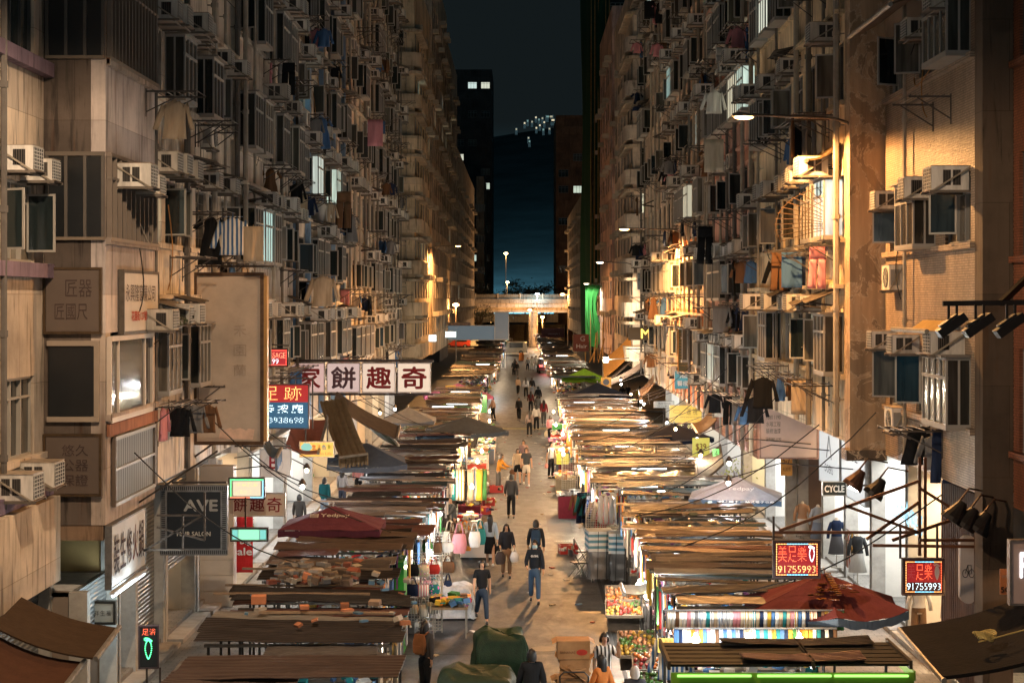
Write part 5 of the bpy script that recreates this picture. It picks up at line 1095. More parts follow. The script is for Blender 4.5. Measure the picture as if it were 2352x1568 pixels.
# ------------------------------------------------------------------ people
def skin_mesh(name, verts, edges, rad, mat, root=0, lv=1, post=None):
    me = bpy.data.meshes.new(name); me.from_pydata([tuple(v) for v in verts], edges, [])
    o = bpy.data.objects.new(name, me); COL.objects.link(o); o.modifiers.new('s', 'SKIN'); sb = o.modifiers.new('u', 'SUBSURF'); sb.levels = lv; sb.render_levels = lv
    for v, r in zip(me.skin_vertices[0].data, rad): v.radius = r if isinstance(r, tuple) else (r, r); v.use_root = False
    me.skin_vertices[0].data[root].use_root = True
    return o
PEND = []
def flush():
    """grow every skeleton collected so far into a surface in one go"""
    dg = bpy.context.evaluated_depsgraph_get()
    for o, name, mat, parent, flat in PEND:
        m2 = bpy.data.meshes.new_from_object(o.evaluated_get(dg))
        if flat:
            for v in m2.vertices:
                if abs(v.co.x) < .24 and v.co.z > .78 and v.co.z < 1.5: v.co.y *= flat
        m2.materials.clear(); m2.materials.append(mat); m2.shade_smooth(); m2.name = name; old = o.data
        bpy.data.objects.remove(o); bpy.data.meshes.remove(old); put(name, m2, parent)
    PEND.clear()
SKINT = (.46, .27, .17)
def solid(c, key='flat', rough=.85): return cloth(c)
def skin_mat():
    def f():
        g = N('skin'); c = g.mix(.25, (*SKINT, 1), g.ramp(g.noise(g.pos((1, 1, 1), True), 12, 3), [(.3, .6), (.7, 1.1)]), 'MULTIPLY'); return g.base(c, .55, spec=.35)
    return M('humanskin', f)
def hairm():
    def f():
        g = N('black hair'); g.bump(g.noise(g.pos((40, 40, 3), True), 1.5, 3), .5, .01); return g.base((.012, .010, .009), .45, spec=.5)
    return M('hair', f)
def pdir(a, b): return Vector((math.sin(b), -math.sin(a)*math.cos(b), -math.cos(a)*math.cos(b)))   # a forward swing, b sideways
def person(label, loc, rz, top, bottom, h=1.7, stride=.35, arms=((.3, .12, .25), (-.25, .12, .2)), hair='short', legs='trousers', sleeve='long', shoes=(.03, .03, .03), mask=False, cap=None, face=True, near=True, topmat=None, hood=False, group=None, jacket=1.0, lean=0.0, botpat=None):
    """local -y is the way the person faces; arms = (swing, out, elbow bend) for left, right"""
    t = thing('person', label, 'person', loc, rz, group or 'people in the market street'); t.scale = (h/1.7,)*3
    V, E, Rr = [], [], []
    def add(p, r, j=None):
        V.append(Vector(p)); Rr.append(r)
        if j is not None: E.append((j, len(V)-1))
        return len(V)-1
    hl = lean
    pel = add((0, 0, .95), (.13, .10)); wa = add((0, -.02*hl, 1.10), (.115, .085), pel); ch = add((0, -.12*hl, 1.30), (.135, .095), wa); nb = add((0, -.2*hl, 1.44), .06, ch); nk = add((0, -.22*hl-.005, 1.50), .05, nb)
    hd0 = add((0, -.22*hl-.015, 1.545), (.062, .07), nk); hd = add((0, -.22*hl-.012, 1.60), (.076, .092), hd0); hd1 = add((0, -.22*hl, 1.655), (.062, .074), hd)
    hc = V[hd]
    if near: add((0, hc.y-.105, 1.585), .012, hd)
    hands = []; armp = []
    for sg, (a, b, g_) in zip((1, -1), arms):
        sh = add((sg*.155, -.17*hl, 1.405), .055, ch); d = pdir(a, sg*b); el = add(V[sh]+d*.28+Vector((sg*.03, 0, 0)), .042, sh); d2 = pdir(a+g_, sg*b*(.4 if g_ < 1 else -.5)); wr = add(V[el]+d2*.24, .03, el)
        pm = add(V[wr]+d2*.075, (.032, .02), wr); hands.append(V[pm]); armp.append((V[sh], V[el], V[wr]))
        if near:
            side = d2.cross(Vector((sg, 0, 0))); side = side.normalized() if side.length > .1 else Vector((0, 1, 0))
            for fi in range(4):
                k = add(V[pm]+d2*(.035)+side*(.018*(fi-1.5)), .0085, pm); add(V[k]+(d2*.8+Vector((-sg*.5, 0, 0))).normalized()*(.045, .052, .048, .036)[fi], .007, k)
            k = add(V[wr]+d2*.03+side*.035, .010, wr); add(V[k]+(d2+side*.4).normalized()*.04, .008, k)
    legp = []
    for sg in (1, -1):
        a = stride*sg; bend = .12 if a > 0 else .35*abs(stride)/.35
        hp = add((sg*.085, 0, .89), .088, pel); d = pdir(a, sg*.03); kn = add(V[hp]+d*.42, .058, hp); d2 = pdir(a-bend, 0); an = add(V[kn]+d2*.40, .038, kn); to = add(V[an]+Vector((0, -.13, -.035)), .03, an); legp.append((V[hp], V[kn], V[an], V[to]))
    low = min(p[2].z for p in legp)-.075
    base = thing('body_pivot', None, None) if False else None
    PEND.append((skin_mesh('body', V, E, Rr, None), 'body', skin_mat(), t, .85)); drop = Vector((0, 0, -low))
    # clothes
    tv, te, tr = [], [], []
    def ta(p, r, j=None):
        tv.append(Vector(p)); tr.append(r)
        if j is not None: te.append((j, len(tv)-1))
        return len(tv)-1
    J = jacket; bt = .80 if J > 1.05 else .87
    a0 = ta((0, 0, bt), (.165*J, .135*J)); a1 = ta((0, -.01*hl, 1.02), (.155*J, .125*J), a0); a2 = ta((0, -.1*hl, 1.26), (.168*J, .125*J), a1); a3 = ta((0, -.17*hl, 1.40), (.13*J, .10*J), a2); ta((0, -.2*hl, 1.465), .07, a3)
    for (s_, e_, w_) in armp:
        b0 = ta(s_, .075*J, a3)
        if sleeve == 'long': b1 = ta(e_, .06*J, b0); ta(w_, .048*J, b1)
        else: ta(s_+(e_-s_)*.75, .066*J, b0)
    PEND.append((skin_mesh('top', tv, te, tr, None), 'top', topmat or cloth(top), t, .82))
    pv, pe, pr = [], [], []
    def pa(p, r, j=None):
        pv.append(Vector(p)); pr.append(r)
        if j is not None: pe.append((j, len(pv)-1))
        return len(pv)-1
    if legs in ('trousers', 'shorts'):
        p0 = pa((0, 0, 1.0), (.13, .11)); p1 = pa((0, 0, .90), (.145, .125), p0)
        for hp, kn, an, to in legp:
            k0 = pa(hp+(kn-hp)*.22, .098, p1)
            if legs == 'trousers': k1 = pa(kn, .075, k0); pa(an+Vector((0, 0, .03)), .065, k1)
            else: pa(hp+(kn-hp)*.8, .095, k0)
        PEND.append((skin_mesh('trousers' if legs == 'trousers' else 'shorts', pv, pe, pr, None), legs, cloth(bottom), t, 0))
    else:
        m = MB(); L = .55; m.lathe([(.135, 0), (.165, -.12), (.185, -.3), (.2, -L), (.19, -L)], 18, (0, 0, 1.0), bottom, 1, .82); put('skirt', m.mesh('skirt', cloth(bottom, botpat), True), t)
    for hp, kn, an, to in legp:
        m = MB(); c = an+Vector((0, -.05, -.02)); m.lathe([(.001, -.058), (.05, -.056), (.055, -.03), (.045, .01), (.03, .035)], 10, (0, 0, 0), shoes, .82, 2.3); m.v = [(v[0]+c.x, v[1]+c.y, v[2]+c.z) for v in m.v]
        put('shoe', m.mesh('shoe', GLOSS, True), t)
    if hair or cap:
        ln = {'short': .0, 'bob': .10, 'long': .34, 'pony': .02}.get(hair, 0)
        def hf(u, v):
            a = 2*PI*u; fr = -math.sin(a)                                           # 1 in front
            lowz = -.02-.07*(1-fr)/2*1.4-ln*max(0, min(1, (.35-fr)*1.4)); lowz = lowz if fr < .45 else .045
            z = .125+(lowz-.125)*v; rr_ = math.sqrt(max(0, 1-(max(0, z)/.127)**2)); k = rr_*(1+(.05 if z < 0 else 0))
            return (hc.x+.092*k*math.cos(a), hc.y+.108*k*math.sin(a)+.008, hc.z+z)
        m = MB(); m.sheet(hf, 22, 9, .0, (.012, .011, .010))
        if hair == 'pony': m.tube([(hc.x, hc.y+.1, hc.z+.02), (hc.x, hc.y+.16, hc.z-.05), (hc.x, hc.y+.15, hc.z-.24)], [.03, .035, .01], 8)
        put('hair', m.mesh('hair', hairm() if not cap else cloth(cap), True), t)
    if hood:
        m = MB(); m.sheet(lambda u, v: (hc.x+.115*math.sin(v*PI*.5)*math.cos(PI*u-.0+0)*1.0, hc.y+.02+.125*math.sin(v*PI*.5)*math.sin(PI*(u*1.3-.15)), hc.z+.13-.27*v), 16, 8, .012); put('hood', m.mesh('hood', cloth(top), True), t)
    if face and near:
        for sx in (-.032, .032): m = MB(); m.ball((hc.x+sx, hc.y-.083, hc.z+.008), .0105, (.02, .015, .012), 8, 1.2, .6, .7); put('eye', m.mesh('eye', GLOSS), t)
        if mask:
            m = MB(); m.sheet(lambda u, v: (hc.x+.075*math.sin((u-.5)*2.4), hc.y-.104*math.cos((u-.5)*2.4)-.008, hc.z-.012-.085*v), 8, 4, .004, (.30, .48, .58)); put('face_mask', m.mesh('face_mask', ROUGH, True), t)
        else:
            m = MB(); m.ball((hc.x, hc.y-.087, hc.z-.052), .02, (.25, .08, .07), 8, 1.0, .35, .28); put('mouth', m.mesh('mouth', ROUGH), t)
    t.location.z += -low*h/1.7
    t['hand0'] = [hands[0].x, hands[0].y, hands[0].z-low]; t['hand1'] = [hands[1].x, hands[1].y, hands[1].z-low]
    return t
def G(x, y):
    """ground point under a picture position"""
    D = H*F/(y-VY); return Vector(((x-VX)*D/F, D, 0))
def worldp(t, p):
    h = t.scale.x; c, s_ = math.cos(t.rotation_euler.z), math.sin(t.rotation_euler.z)
    return Vector((t.location.x+h*(c*p[0]-s_*p[1]), t.location.y+h*(s_*p[0]+c*p[1]), h*p[2]))
def carry(label, t, hand, size, col, kind='bag', mat=None):
    p = worldp(t, list(t['hand%d' % hand])); w, d, hh = size; b = thing(kind, label, kind.replace('_', ' '), (p.x, p.y, p.z-hh-.12), t.rotation_euler.z)
    m = MB(); m.sheet(lambda u, v: (w/2*math.cos(2*PI*u)*(.6+.5*math.sin(PI*min(1, v*.9+.1))), d/2*math.sin(2*PI*u)*(.6+.5*math.sin(PI*min(1, v*.9+.1))), hh*v), 14, 6, 0, col); m.box(-w*.3, w*.3, -d*.3, d*.3, 0, .01, col); put('pouch', m.mesh('pouch', mat or CLOTH, True), b)
    m = MB(); m.tube([(-w*.22, 0, hh*.97), (-.02, 0, hh+.12), (.02, 0, hh+.12), (w*.22, 0, hh*.97)], .009, 5, col); put('handle', m.mesh('handle', CLOTH), b); return b
def backpack(label, t, col, size=(.30, .15, .42), z=1.02):
    p = worldp(t, (0, .20, z)); b = thing('backpack', label, 'backpack', p, t.rotation_euler.z); w, d, h_ = size
    m = MB(); m.sheet(lambda u, v: ((w/2)*math.copysign(abs(math.cos(2*PI*u))**.5, math.cos(2*PI*u))*(.75+.25*math.sin(PI*v)), (d/2)*math.copysign(abs(math.sin(2*PI*u))**.5, math.sin(2*PI*u))*(.6+.4*math.sin(PI*v)), h_*v), 20, 8, 0, col); m.box(-w*.34, w*.34, -d*.28, d*.28, h_-.01, h_+.002, col); put('main_bag', m.mesh('main_bag', CLOTH, True), b)
    m = MB(); m.box(-w*.34, w*.34, d*.42, d*.62, .04, h_*.45, jit(col, .3)); put('pocket', m.mesh('pocket', CLOTH), b)
    for s_ in (-1, 1): m = MB(); m.tube([(s_*w*.3, -d*.4, h_*.1), (s_*w*.32, -d*.5-.24, h_*.5), (s_*w*.3, -d*.5-.12, h_+.02), (s_*w*.28, -d*.3, h_*.95)], .018, 6, jit(col, .2)); put('strap', m.mesh('strap', CLOTH), b)
    return b
BK, NV, GY = CC['black'], CC['navy'], (.10, .10, .105)
JEAN = (.045, .085, .15); DJ = (.025, .04, .065)
ms = person('man in a dark lettered sweater and jeans wearing a pale blue face mask', G(1228, 1384), 0, (.015, .02, .028), JEAN, 1.74, .22, ((.18, .12, .2), (.1, .16, 1.0)), mask=True)
m = MB(); write(m, 'GLOBAL', (-.0, -.158, 1.30), .2, .05, (1, 0, 0), (0, -1, 0), (.6, .6, .6), .003); put('chest_lettering', m.mesh('chest_lettering', ROUGH), ms)
t = person('man in dark clothes seen from behind, just beyond the masked man', P(1231, 688, 52.7)*1-Vector((0, 0, 8.4)), PI, (.025, .03, .036), (.03, .035, .045), 1.74, .2); backpack('navy backpack with a white badge worn beyond the masked man', t, (.03, .06, .11))
p = person('woman in a black v-necked top and dark jeans striding this way', G(1107, 1428), .15, BK, DJ, 1.64, .38, ((-.25, .12, .15), (.3, .14, .2)), sleeve='short', hair='short')
t = person('long haired woman in a pale blue blouse and black skirt walking away', G(1126, 1300), PI, (.38, .48, .58), BK, 1.64, .3, legs='skirt', hair='long', shoes=(.6, .58, .55)); carry('small black crossbody bag on the woman with the pale blue blouse', t, 1, (.2, .08, .16), BK, 'handbag')
t = person('hooded person in a black jacket and tan trousers carrying bags', G(1163, 1326), .1, (.02, .022, .028), (.20, .12, .07), 1.62, .15, ((.2, .1, .9), (.2, .1, .9)), hood=True, jacket=1.12); carry('white plastic carrier held by the hooded person', t, 0, (.26, .16, .3), (.62, .62, .62), 'carrier_bag', PLASTIC); carry('dark shopping sack held by the hooded person', t, 1, (.3, .2, .36), (.06, .05, .05), 'shopping_bag')
t = person('dark haired woman in grey with a ponytail, standing by the nearest left stalls', Vector((-2.0, 36.6, 0)), PI-.6, (.07, .065, .065), BK, 1.64, .1, hair='pony', jacket=1.05); backpack('brown leather backpack on the woman by the nearest left stalls', t, (.22, .09, .035))
t = person('man in a dark jacket with grey hood collar at the bottom centre, from behind', Vector((.22, 33.4, 0)), PI+.2, (.02, .022, .025), DJ, 1.70, .2, jacket=1.12); carry('brown shoulder bag by the man at the bottom centre', t, 0, (.3, .12, .28), (.12, .06, .035), 'shoulder_bag')
person('smiling man in a striped polo shirt holding a phone to his ear', Vector((1.68, 34.9, 0)), .25, (.06, .055, .05), GY, 1.72, .08, ((.9, .25, 2.1), (.1, .1, .15)), sleeve='short', topmat=cloth((.05, .045, .04), 'stripe'))
person('dark haired woman in an orange blouse at the bottom right of the road', Vector((1.56, 33.3, 0)), PI+.7, (.62, .20, .05), (.12, .07, .05), 1.60, .1, hair='bob')
person('shopper in a pale knitted cap by the fruit at the bottom right', Vector((2.12, 32.2, 0)), PI, (.05, .05, .055), BK, 1.62, .1, hair='short', cap=(.45, .40, .36))
person('person in black with grey sleeves walking away up the middle of the road', G(1174, 1190), PI, (.05, .05, .055), BK, 1.70, .25, jacket=1.1)
person('elderly man in a grey cardigan looking over the left stall table', Vector((-2.25, 59.5, 0)), -1.3, (.085, .095, .10), (.03, .03, .032), 1.66, .05, ((.5, .1, .8), (.4, .1, .7)), hair=None, lean=.6)
t = person('long haired woman in a beige top and black shorts walking with a companion', G(1189, 1111), .1, (.55, .43, .30), BK, 1.62, .25, legs='shorts', hair='long'); carry('brown shoulder bag of the woman in beige', t, 1, (.28, .1, .22), (.14, .07, .04), 'shoulder_bag')
person('man in a dark tee shirt and pale shorts walking with the woman in beige', G(1209, 1115), .05, (.05, .055, .06), (.55, .50, .42), 1.74, .28, legs='shorts', sleeve='short', shoes=(.6, .6, .58))
t = person('man in a striped shirt waiting at the edge of the right stalls', G(1266, 1098), .8, (.1, .1, .1), BK, 1.70, .05, sleeve='short', topmat=cloth((.03, .03, .035), 'stripe')); carry('small pink carrier held by the man in the striped shirt', t, 1, (.2, .12, .22), (.55, .25, .22), 'carrier_bag')
person('man in a dusky jacket partly hidden behind the strolling pair', Vector((.15, 83, 0)), .1, (.20, .14, .14), BK, 1.72, .2)
person('stall keeper in an orange top leaning over a glowing left stall', Vector((-.95, 76, 0)), 1.2, (.62, .28, .04), (.12, .12, .12), 1.66, .05, ((.6, .1, .8), (.5, .1, .8)), lean=.7, hair='short')
person('man in a teal hooded jacket and pale jeans on the left pavement', Vector((-7.25, 64.5, .14)), PI-.3, (.015, .11, .13), (.25, .32, .40), 1.66, .05, jacket=1.12)
person('woman in a grey top browsing on the left pavement', Vector((-6.95, 68, .14)), PI-.2, (.22, .20, .19), (.03, .035, .05), 1.62, .1, hair='bob')
person('shopper with pink checked top farther along the left pavement', Vector((-6.7, 72, .14)), PI, (.45, .2, .2), BK, 1.6, .1)
person('dark haired shopper whose head shows above the maroon umbrella', Vector((-7.55, 59.5, .14)), PI, (.05, .045, .04), BK, 1.6, .05)
FARP = [(1216, 1003, (.25, .2, .18), BK, 'long', PI), (1232, 990, (.62, .6, .58), BK, 'bob', PI), (1249, 978, (.28, .04, .05), GY, 'long', PI), (1264, 1018, (.55, .24, .28), BK, 'short', PI), (1192, 966, (.03, .03, .03), BK, 'short', 0), (1219, 948, (.10, .02, .02), BK, 'long', PI), (1236, 938, BK, BK, 'short', PI), (1235, 962, (.10, .1, .1), GY, 'short', PI),
        (1190, 907, (.45, .36, .28), BK, 'short', PI), (1208, 914, (.5, .5, .52), BK, 'long', PI), (1222, 911, BK, (.16, .2, .26), 'short', PI), (1180, 864, BK, BK, 'short', PI), (1187, 866, BK, GY, 'short', 0), (1183, 858, (.03, .03, .03), BK, 'bob', PI), (1212, 852, (.2, .22, .24), BK, 'short', 0), (1222, 851, (.6, .6, .58), (.6, .6, .56), 'short', 0), (1231, 849, (.4, .4, .4), (.4, .38, .34), 'short', 0), (1240, 847, (.2, .1, .06), BK, 'long', 0)]
FD = ['in brown with a dark bag, first of the group before the crossing', 'in a white printed top amid the group before the crossing', 'with long hair in dark red behind the white topped one', 'in a pink top with a cream tote bag at the right kerb', 'in black walking this way alone before the crossing', 'with long hair in deep red, walking at the crossing', 'in black beside the long haired one at the crossing', 'in dark grey behind the white topped one',
      'in a tan pullover, left of the trio past the crossing', 'in pale blue, middle of the trio past the crossing', 'in a black tee, right of the trio past the crossing', 'in black at the left of the distant cluster', 'in black facing this way in the distant cluster', 'with bobbed hair at the back of the distant cluster', 'in grey, leftmost of the distant four by the car', 'all in white among the distant four by the car', 'in light grey among the distant four by the car', 'in brown, nearest the dark car in the distance']
for (x, y, a, b, hr, rz), d in zip(FARP, FD):
    t = person('person '+d, G(x, y), rz+R.uniform(-.2, .2), a, b, R.uniform(1.6, 1.74), R.uniform(.15, .35), hair=hr, near=False)
    if 'tote' in d: carry('cream tote bag held by the person in pink', t, 0, (.34, .1, .36), (.62, .55, .42), 'tote_bag')
for x, D, a, b, d in ((7.9, 135, BK, BK, 'in black beside the side street shop, left of two'), (8.4, 136, (.03, .03, .035), BK, 'in black beside the side street shop, right of two'), (9.1, 133, (.40, .42, .03), (.03, .05, .05), 'in a yellow safety vest by the side street shop'), (6.9, 71, (.5, .48, .44), BK, 'in white amid the right pavement shops'), (6.85, 63, (.35, .28, .2), BK, 'in tan on the right pavement under the awning'), (-1.9, 121, (.5, .3, .2), BK, 'tending the glowing stall left of the crossing'), (-2.6, 130, (.16, .14, .12), BK, 'with long hair waiting at the crossing on the left')):
    person('person '+d, Vector((x, D, .0 if abs(x) < 7 and D > 115 else .14)), R.uniform(0, 6), a, b, 1.66, .1, near=False)
flush()
from mathutils import noise as NZ
# ------------------------------------------------------------------ near house details
def bpart(bname, partname, mat, *boxes):
    b = bpy.data.objects[bname]; o = b.location; m = MB()
    for x0, x1, y0, y1, z0, z1, c in boxes: m.box(x0-o.x, x1-o.x, y0-o.y, y1-o.y, z0, z1, c)
    return put(partname, m.mesh(partname, mat), b)
GLASSK = (.012, .014, .016)
Lb = 'sign_clad_tenement'; Lc = 'corner_tenement'
for z0, z1 in ((9.62, 11.2), (13.15, 15.2)):
    w = bpart(Lb, 'window', SMOOTH, *[(x-.03, x+.03, 33.9, 33.97, z0, z1, (.10, .09, .08)) for x in (-9.22, -8.85, -8.48, -8.13)], (-9.25, -8.1, 33.89, 33.97, z0-.06, z0, (.2, .16, .12)), (-9.25, -8.1, 33.89, 33.97, z1, z1+.08, (.13, .11, .09)))
    m = MB(); m.box(-9.19+8.1, -8.16+8.1, -.06, -.045, z0+.01, z1-.01, GLASSK); put('pane', m.mesh('pane', GLOSS), w)
w = bpart(Lb, 'show_window', SMOOTH, (-9.22, -8.2, 33.9, 33.97, 6.02, 6.12, (.34, .28, .22)), (-9.22, -8.2, 33.9, 33.97, 7.5, 7.6, (.34, .28, .22)), (-8.3, -8.2, 33.89, 33.96, 6.12, 7.5, (.34, .28, .22)))
m = MB(); m.box(-9.2+8.1, -8.31+8.1, -.05, -.035, 6.13, 7.49, GLASSK); put('pane', m.mesh('pane', GLOSS), w)
FRW = (.58, .50, .42)
w = bpart(Lb, 'show_window', SMOOTH, (-8.09, -8.0, 34.05, 34.13, 6.02, 7.66, FRW), (-8.09, -8.0, 37.9, 37.98, 6.02, 7.66, FRW), (-8.09, -7.99, 34.13, 37.9, 5.98, 6.08, FRW), (-8.09, -7.99, 34.13, 37.9, 7.58, 7.68, FRW), (-8.09, -8.01, 34.75, 34.82, 6.08, 7.58, FRW), (-8.09, -8.01, 37.2, 37.27, 6.08, 7.58, FRW))
m = MB(); m.box(.04, .05, .15, 3.88, 6.09, 7.57, (.04, .045, .05)); put('pane', m.mesh('pane', M('showglass', m_vc('shop glass', .06, 0, .8, .2, 1, .02))), w)
bpart(Lb, 'rust_band', WALL, (-8.08, -8.02, 34.02, 38.55, 5.72, 5.96, (.26, .11, .06)))
bpart(Lb, 'rust_band', WALL, (-8.08, -8.02, 34.02, 38.55, 13.0, 13.12, (.26, .10, .05)))
bpart(Lb, 'frosted_panel', M('frost', lambda: m_frost()), (-8.08, -8.03, 34.5, 38.2, 4.38, 5.62, (.6, .64, .66))) if False else None
def m_frost():
    g = N('frosted ribbed glass'); w = g.n('TexWave', bands_direction='Y'); w.inputs['Scale'].default_value = 1.6; w.inputs['Distortion'].default_value = 1.2; g.l(g.pos((1, 1, .2)), w.inputs['Vector'])
    c = g.ramp(w.outputs['Fac'], [(.1, (.10, .115, .12)), (.9, (.24, .26, .27))]); g.base(c, .65, spec=.1); g.l(c, g.b.inputs['Emission Color']); g.b.inputs['Emission Strength'].default_value = .03; return g.m
w = bpart(Lb, 'frosted_window', SMOOTH, (-8.08, -8.0, 34.45, 34.52, 4.3, 5.68, (.12, .09, .07)), (-8.08, -8.0, 38.2, 38.27, 4.3, 5.68, (.12, .09, .07)), (-8.08, -8.0, 34.52, 38.2, 4.3, 4.37, (.3, .3, .3)), (-8.08, -8.0, 34.52, 38.2, 5.61, 5.68, (.3, .3, .3)), (-8.06, -8.01, 34.52, 38.2, 5.0, 5.05, (.3, .3, .3)))
m = MB(); m.box(.03, .045, .53, 4.19, 4.38, 5.6, (.6, .6, .6)); put('pane', m.mesh('pane', M('frost', m_frost)), w)
for z in (4.62, 8.82, 12.72): bpart(Lc, 'ledge', WALL, (-9.29, -9.08, 24, 33.95, z, z+.27, (.20, .14, .17)))
bpart(Lc, 'lower_wall', M('peach', m_wall), (-9.28, -8.95, 29.5, 33.9, 2.95, 4.6, (.52, .42, .30)))
bpart(Lb, 'soffit_beam', WALL, (-9.2, -8.15, 34.02, 34.3, 3.7, 3.99, (.20, .13, .08)))
for i, (X, D, z, k, lb) in enumerate(((9.3, 31.2, 10.70, 1, 'upper nearer cream air conditioner on the peach corner tenement'), (9.3, 32.7, 10.62, 0, 'upper farther cream air conditioner on the peach corner tenement'), (9.3, 31.0, 4.86, 2, 'lower nearer cream air conditioner on the mauve ledge'), (9.3, 32.4, 4.94, 2, 'lower farther cream air conditioner on the mauve ledge'), (8.1, 35.1, 10.66, 2, 'nearer air conditioner hung before the dark corner glazing'), (8.1, 36.6, 10.6, 0, 'farther air conditioner hung before the dark corner glazing'), (8.1, 37.6, 7.75, 1, 'air conditioner under the flower shelf beside the white show window'))):
    place_ac(-1, X, D, 0, z, k, lb, 'air conditioners on the house fronts')
for i, (X, D, z, k, lb) in enumerate(((8.6, 39.6, 10.45, 0, 'upper left'), (8.6, 36.3, 10.5, 1, 'upper middle'), (8.6, 33.7, 10.5, 2, 'upper right'), (8.6, 36.4, 13.85, 0, 'topmost left'), (8.6, 33.7, 14.0, 2, 'topmost right'), (8.6, 40.0, 7.28, 0, 'lower left'), (8.6, 37.8, 7.24, 0, 'lower middle'), (8.6, 34.0, 7.34, 1, 'lower right'), (8.6, 39.6, 8.62, 3, 'tall split'), (8.6, 39.3, 5.42, 3, 'lowest louvred'))):
    place_ac(1, X, D, 0, z, k, lb+' air conditioner on the mosaic tiled tenement', 'air conditioners on the house fronts')
t = thing('pillar', 'broad square pillar with peeling cream paint lit by the street lamp', 'pillar', (8.2, 41.5, 4.9)); m = MB(); m.box(-.41, .43, -.34, .29, -.05, 12, (.46, .33, .21)); put('shaft', m.mesh('shaft', PEEL), t)
m = MB(); m.box(-.5, .46, -.4, .3, -.3, -.05, (.14, .10, .07)); put('base', m.mesh('base', PEEL), t)
t = thing('pillar', 'dark brown pillar between the mosaic tiled tenement and the red tiled house', 'pillar', (8.88, 32.6, .14)); m = MB(); m.box(-.3, .27, -.28, .28, .1, 17, (.085, .062, .043)); put('shaft', m.mesh('shaft', WALL), t)
# washing with a place of its own
rk = lambda lb, s, X, D, z, k: [put(nm, me, t_) for t_ in [thing('drying_rack', lb, 'drying rack', (s*X, D, z), s*PI/2, 'drying racks under the windows')] for nm, me in zip(('support_arm', 'support_arm', 'rail'), RKP[k])]
rk('ornate drying rack carrying the beige hooded top', -1, 8.1, 38.2, 12.9, 1); rk('drying rack above the blank light box carrying three garments', -1, 8.3, 43.4, 10.55, 1); rk('drying rack on the mosaic tiles carrying black jeans', 1, 8.6, 36, 5.72, 1); rk('silvery drying rack under the upper windows of the mosaic tiled tenement', 1, 8.6, 35.5, 12.45, 0)
for kd, cn, x, y, D, lb, sc_, pat in (('jacket', 'beige', 402, 225, 38.2, 'beige hooded top hanging from an ornate rack high on the left', 1.15, None), ('dress', 'black', 484, 492, 43.3, 'long black garment above the blank light box', 1.05, None), ('shirt', 'blue', 535, 494, 43, 'blue and white striped shirt above the blank light box', 1.35, 'stripe'), ('towel', 'beige', 582, 520, 42.8, 'pale beige cloth above the blank light box', .9, None),
    ('trousers', 'navy', 2165, 985, 35.6, 'wide navy jeans hung upside the mosaic tiled wall', 1.08, None), ('skirt', 'black', 2112, 982, 36.6, 'black skirt hung beside the navy jeans', 1.3, None), ('shirt', 'grey', 2150, 990, 36.2, 'grey sleeved top behind the navy jeans', 1.1, None), ('scarf', 'black', 2215, 985, 34.6, 'dark scarf at the right end of the washing on the mosaic tiles', .9, None),
    ('trousers', 'black', 1620, 520, 66, 'black leggings hanging over the terracotta banded front', 1.4, None), ('jacket', 'black', 1792, 590, 50, 'black tracksuit top with white chest stripes', 1.25, None), ('towel', 'cream', 1640, 320, 60, 'cream bath towel hanging high on the right row', 1.2, None), ('shirt', 'white', 1640, 205, 62, 'white tee shirt hanging high on the right row', 1.2, None), ('shirt', 'beige', 742, 628, 58, 'brown and black two tone top over the cake shop sign', 1.5, None), ('trousers', 'brown', 790, 440, 68, 'dark maroon trousers high on the blue striped tenement', 1.4, None), ('towel', 'pink', 862, 275, 75, 'pink twisted cloth high on the blue striped tenement', 1.2, None), ('jacket', 'black', 1752, 860, 48, 'black coat hanging below the pillar tenement windows', 1.2, None), ('jacket', 'black', 1735, 905, 52, 'second black coat hanging below the pillar tenement windows', 1.1, None)):
    hang(kd, cn, P(x, y, D), 0, lb, 'washing on the drying racks', pat, sc_)
slab('tan corrugated awning over the lower mosaic tenement windows', (8.55, 35.4, 7.95), (7.9, 35.4, 7.78), (0, 3.0, 0), .03, (.40, .27, .10), name='window_awning')
slab('ragged dark awning over the top mosaic tenement windows', (8.55, 37, 15.0), (7.4, 37, 14.3), (0, 4.2, 0), .04, (.10, .07, .05), name='window_awning')
slab('ragged dark awning high on the lamp lit tenement by the pillar', (7.75, 43.4, 12.15), (6.9, 43.4, 11.75), (0, 2.8, 0), .05, (.12, .08, .04), name='window_awning')
# flood lights on a bar at the right edge
t = thing('lamp_bar', 'black horizontal bar carrying three flood lights, at the right edge', 'bar', P(2165, 697, 30)); m = MB(); m.beam((0, 0, 0), (1.7, 0, .02), .09, .09, (.012, .012, .012)); m.beam((1.0, 0, 0), (1.6, .3, .5), .1, .1, (.012, .012, .012)); put('bar', m.mesh('bar', METAL), t)
for i, x in enumerate((2188, 2250, 2322)):
    b = thing('flood_light', '%s of three switched off black flood lights on the bar at the right edge' % ('leftmost', 'middle one', 'rightmost')[i], 'flood light', P(x, 745, 30-.1*i))
    m = MB(); m.box(-.30, .25, -.14, .14, -.075, .075, (.010, .010, .010), Matrix.Rotation(-.62, 4, 'Y')); m.box(-.2, .15, -.10, .10, .08, .12, (.02, .02, .02), Matrix.Rotation(-.62, 4, 'Y')); put('housing', m.mesh('housing', METAL), b)
    m = MB(); m.box(-.09, -.05, -.02, .02, .05, .34, (.012, .012, .012)); m.box(.05, .09, -.02, .02, .0, .34, (.012, .012, .012)); put('yoke', m.mesh('yoke', METAL), b)
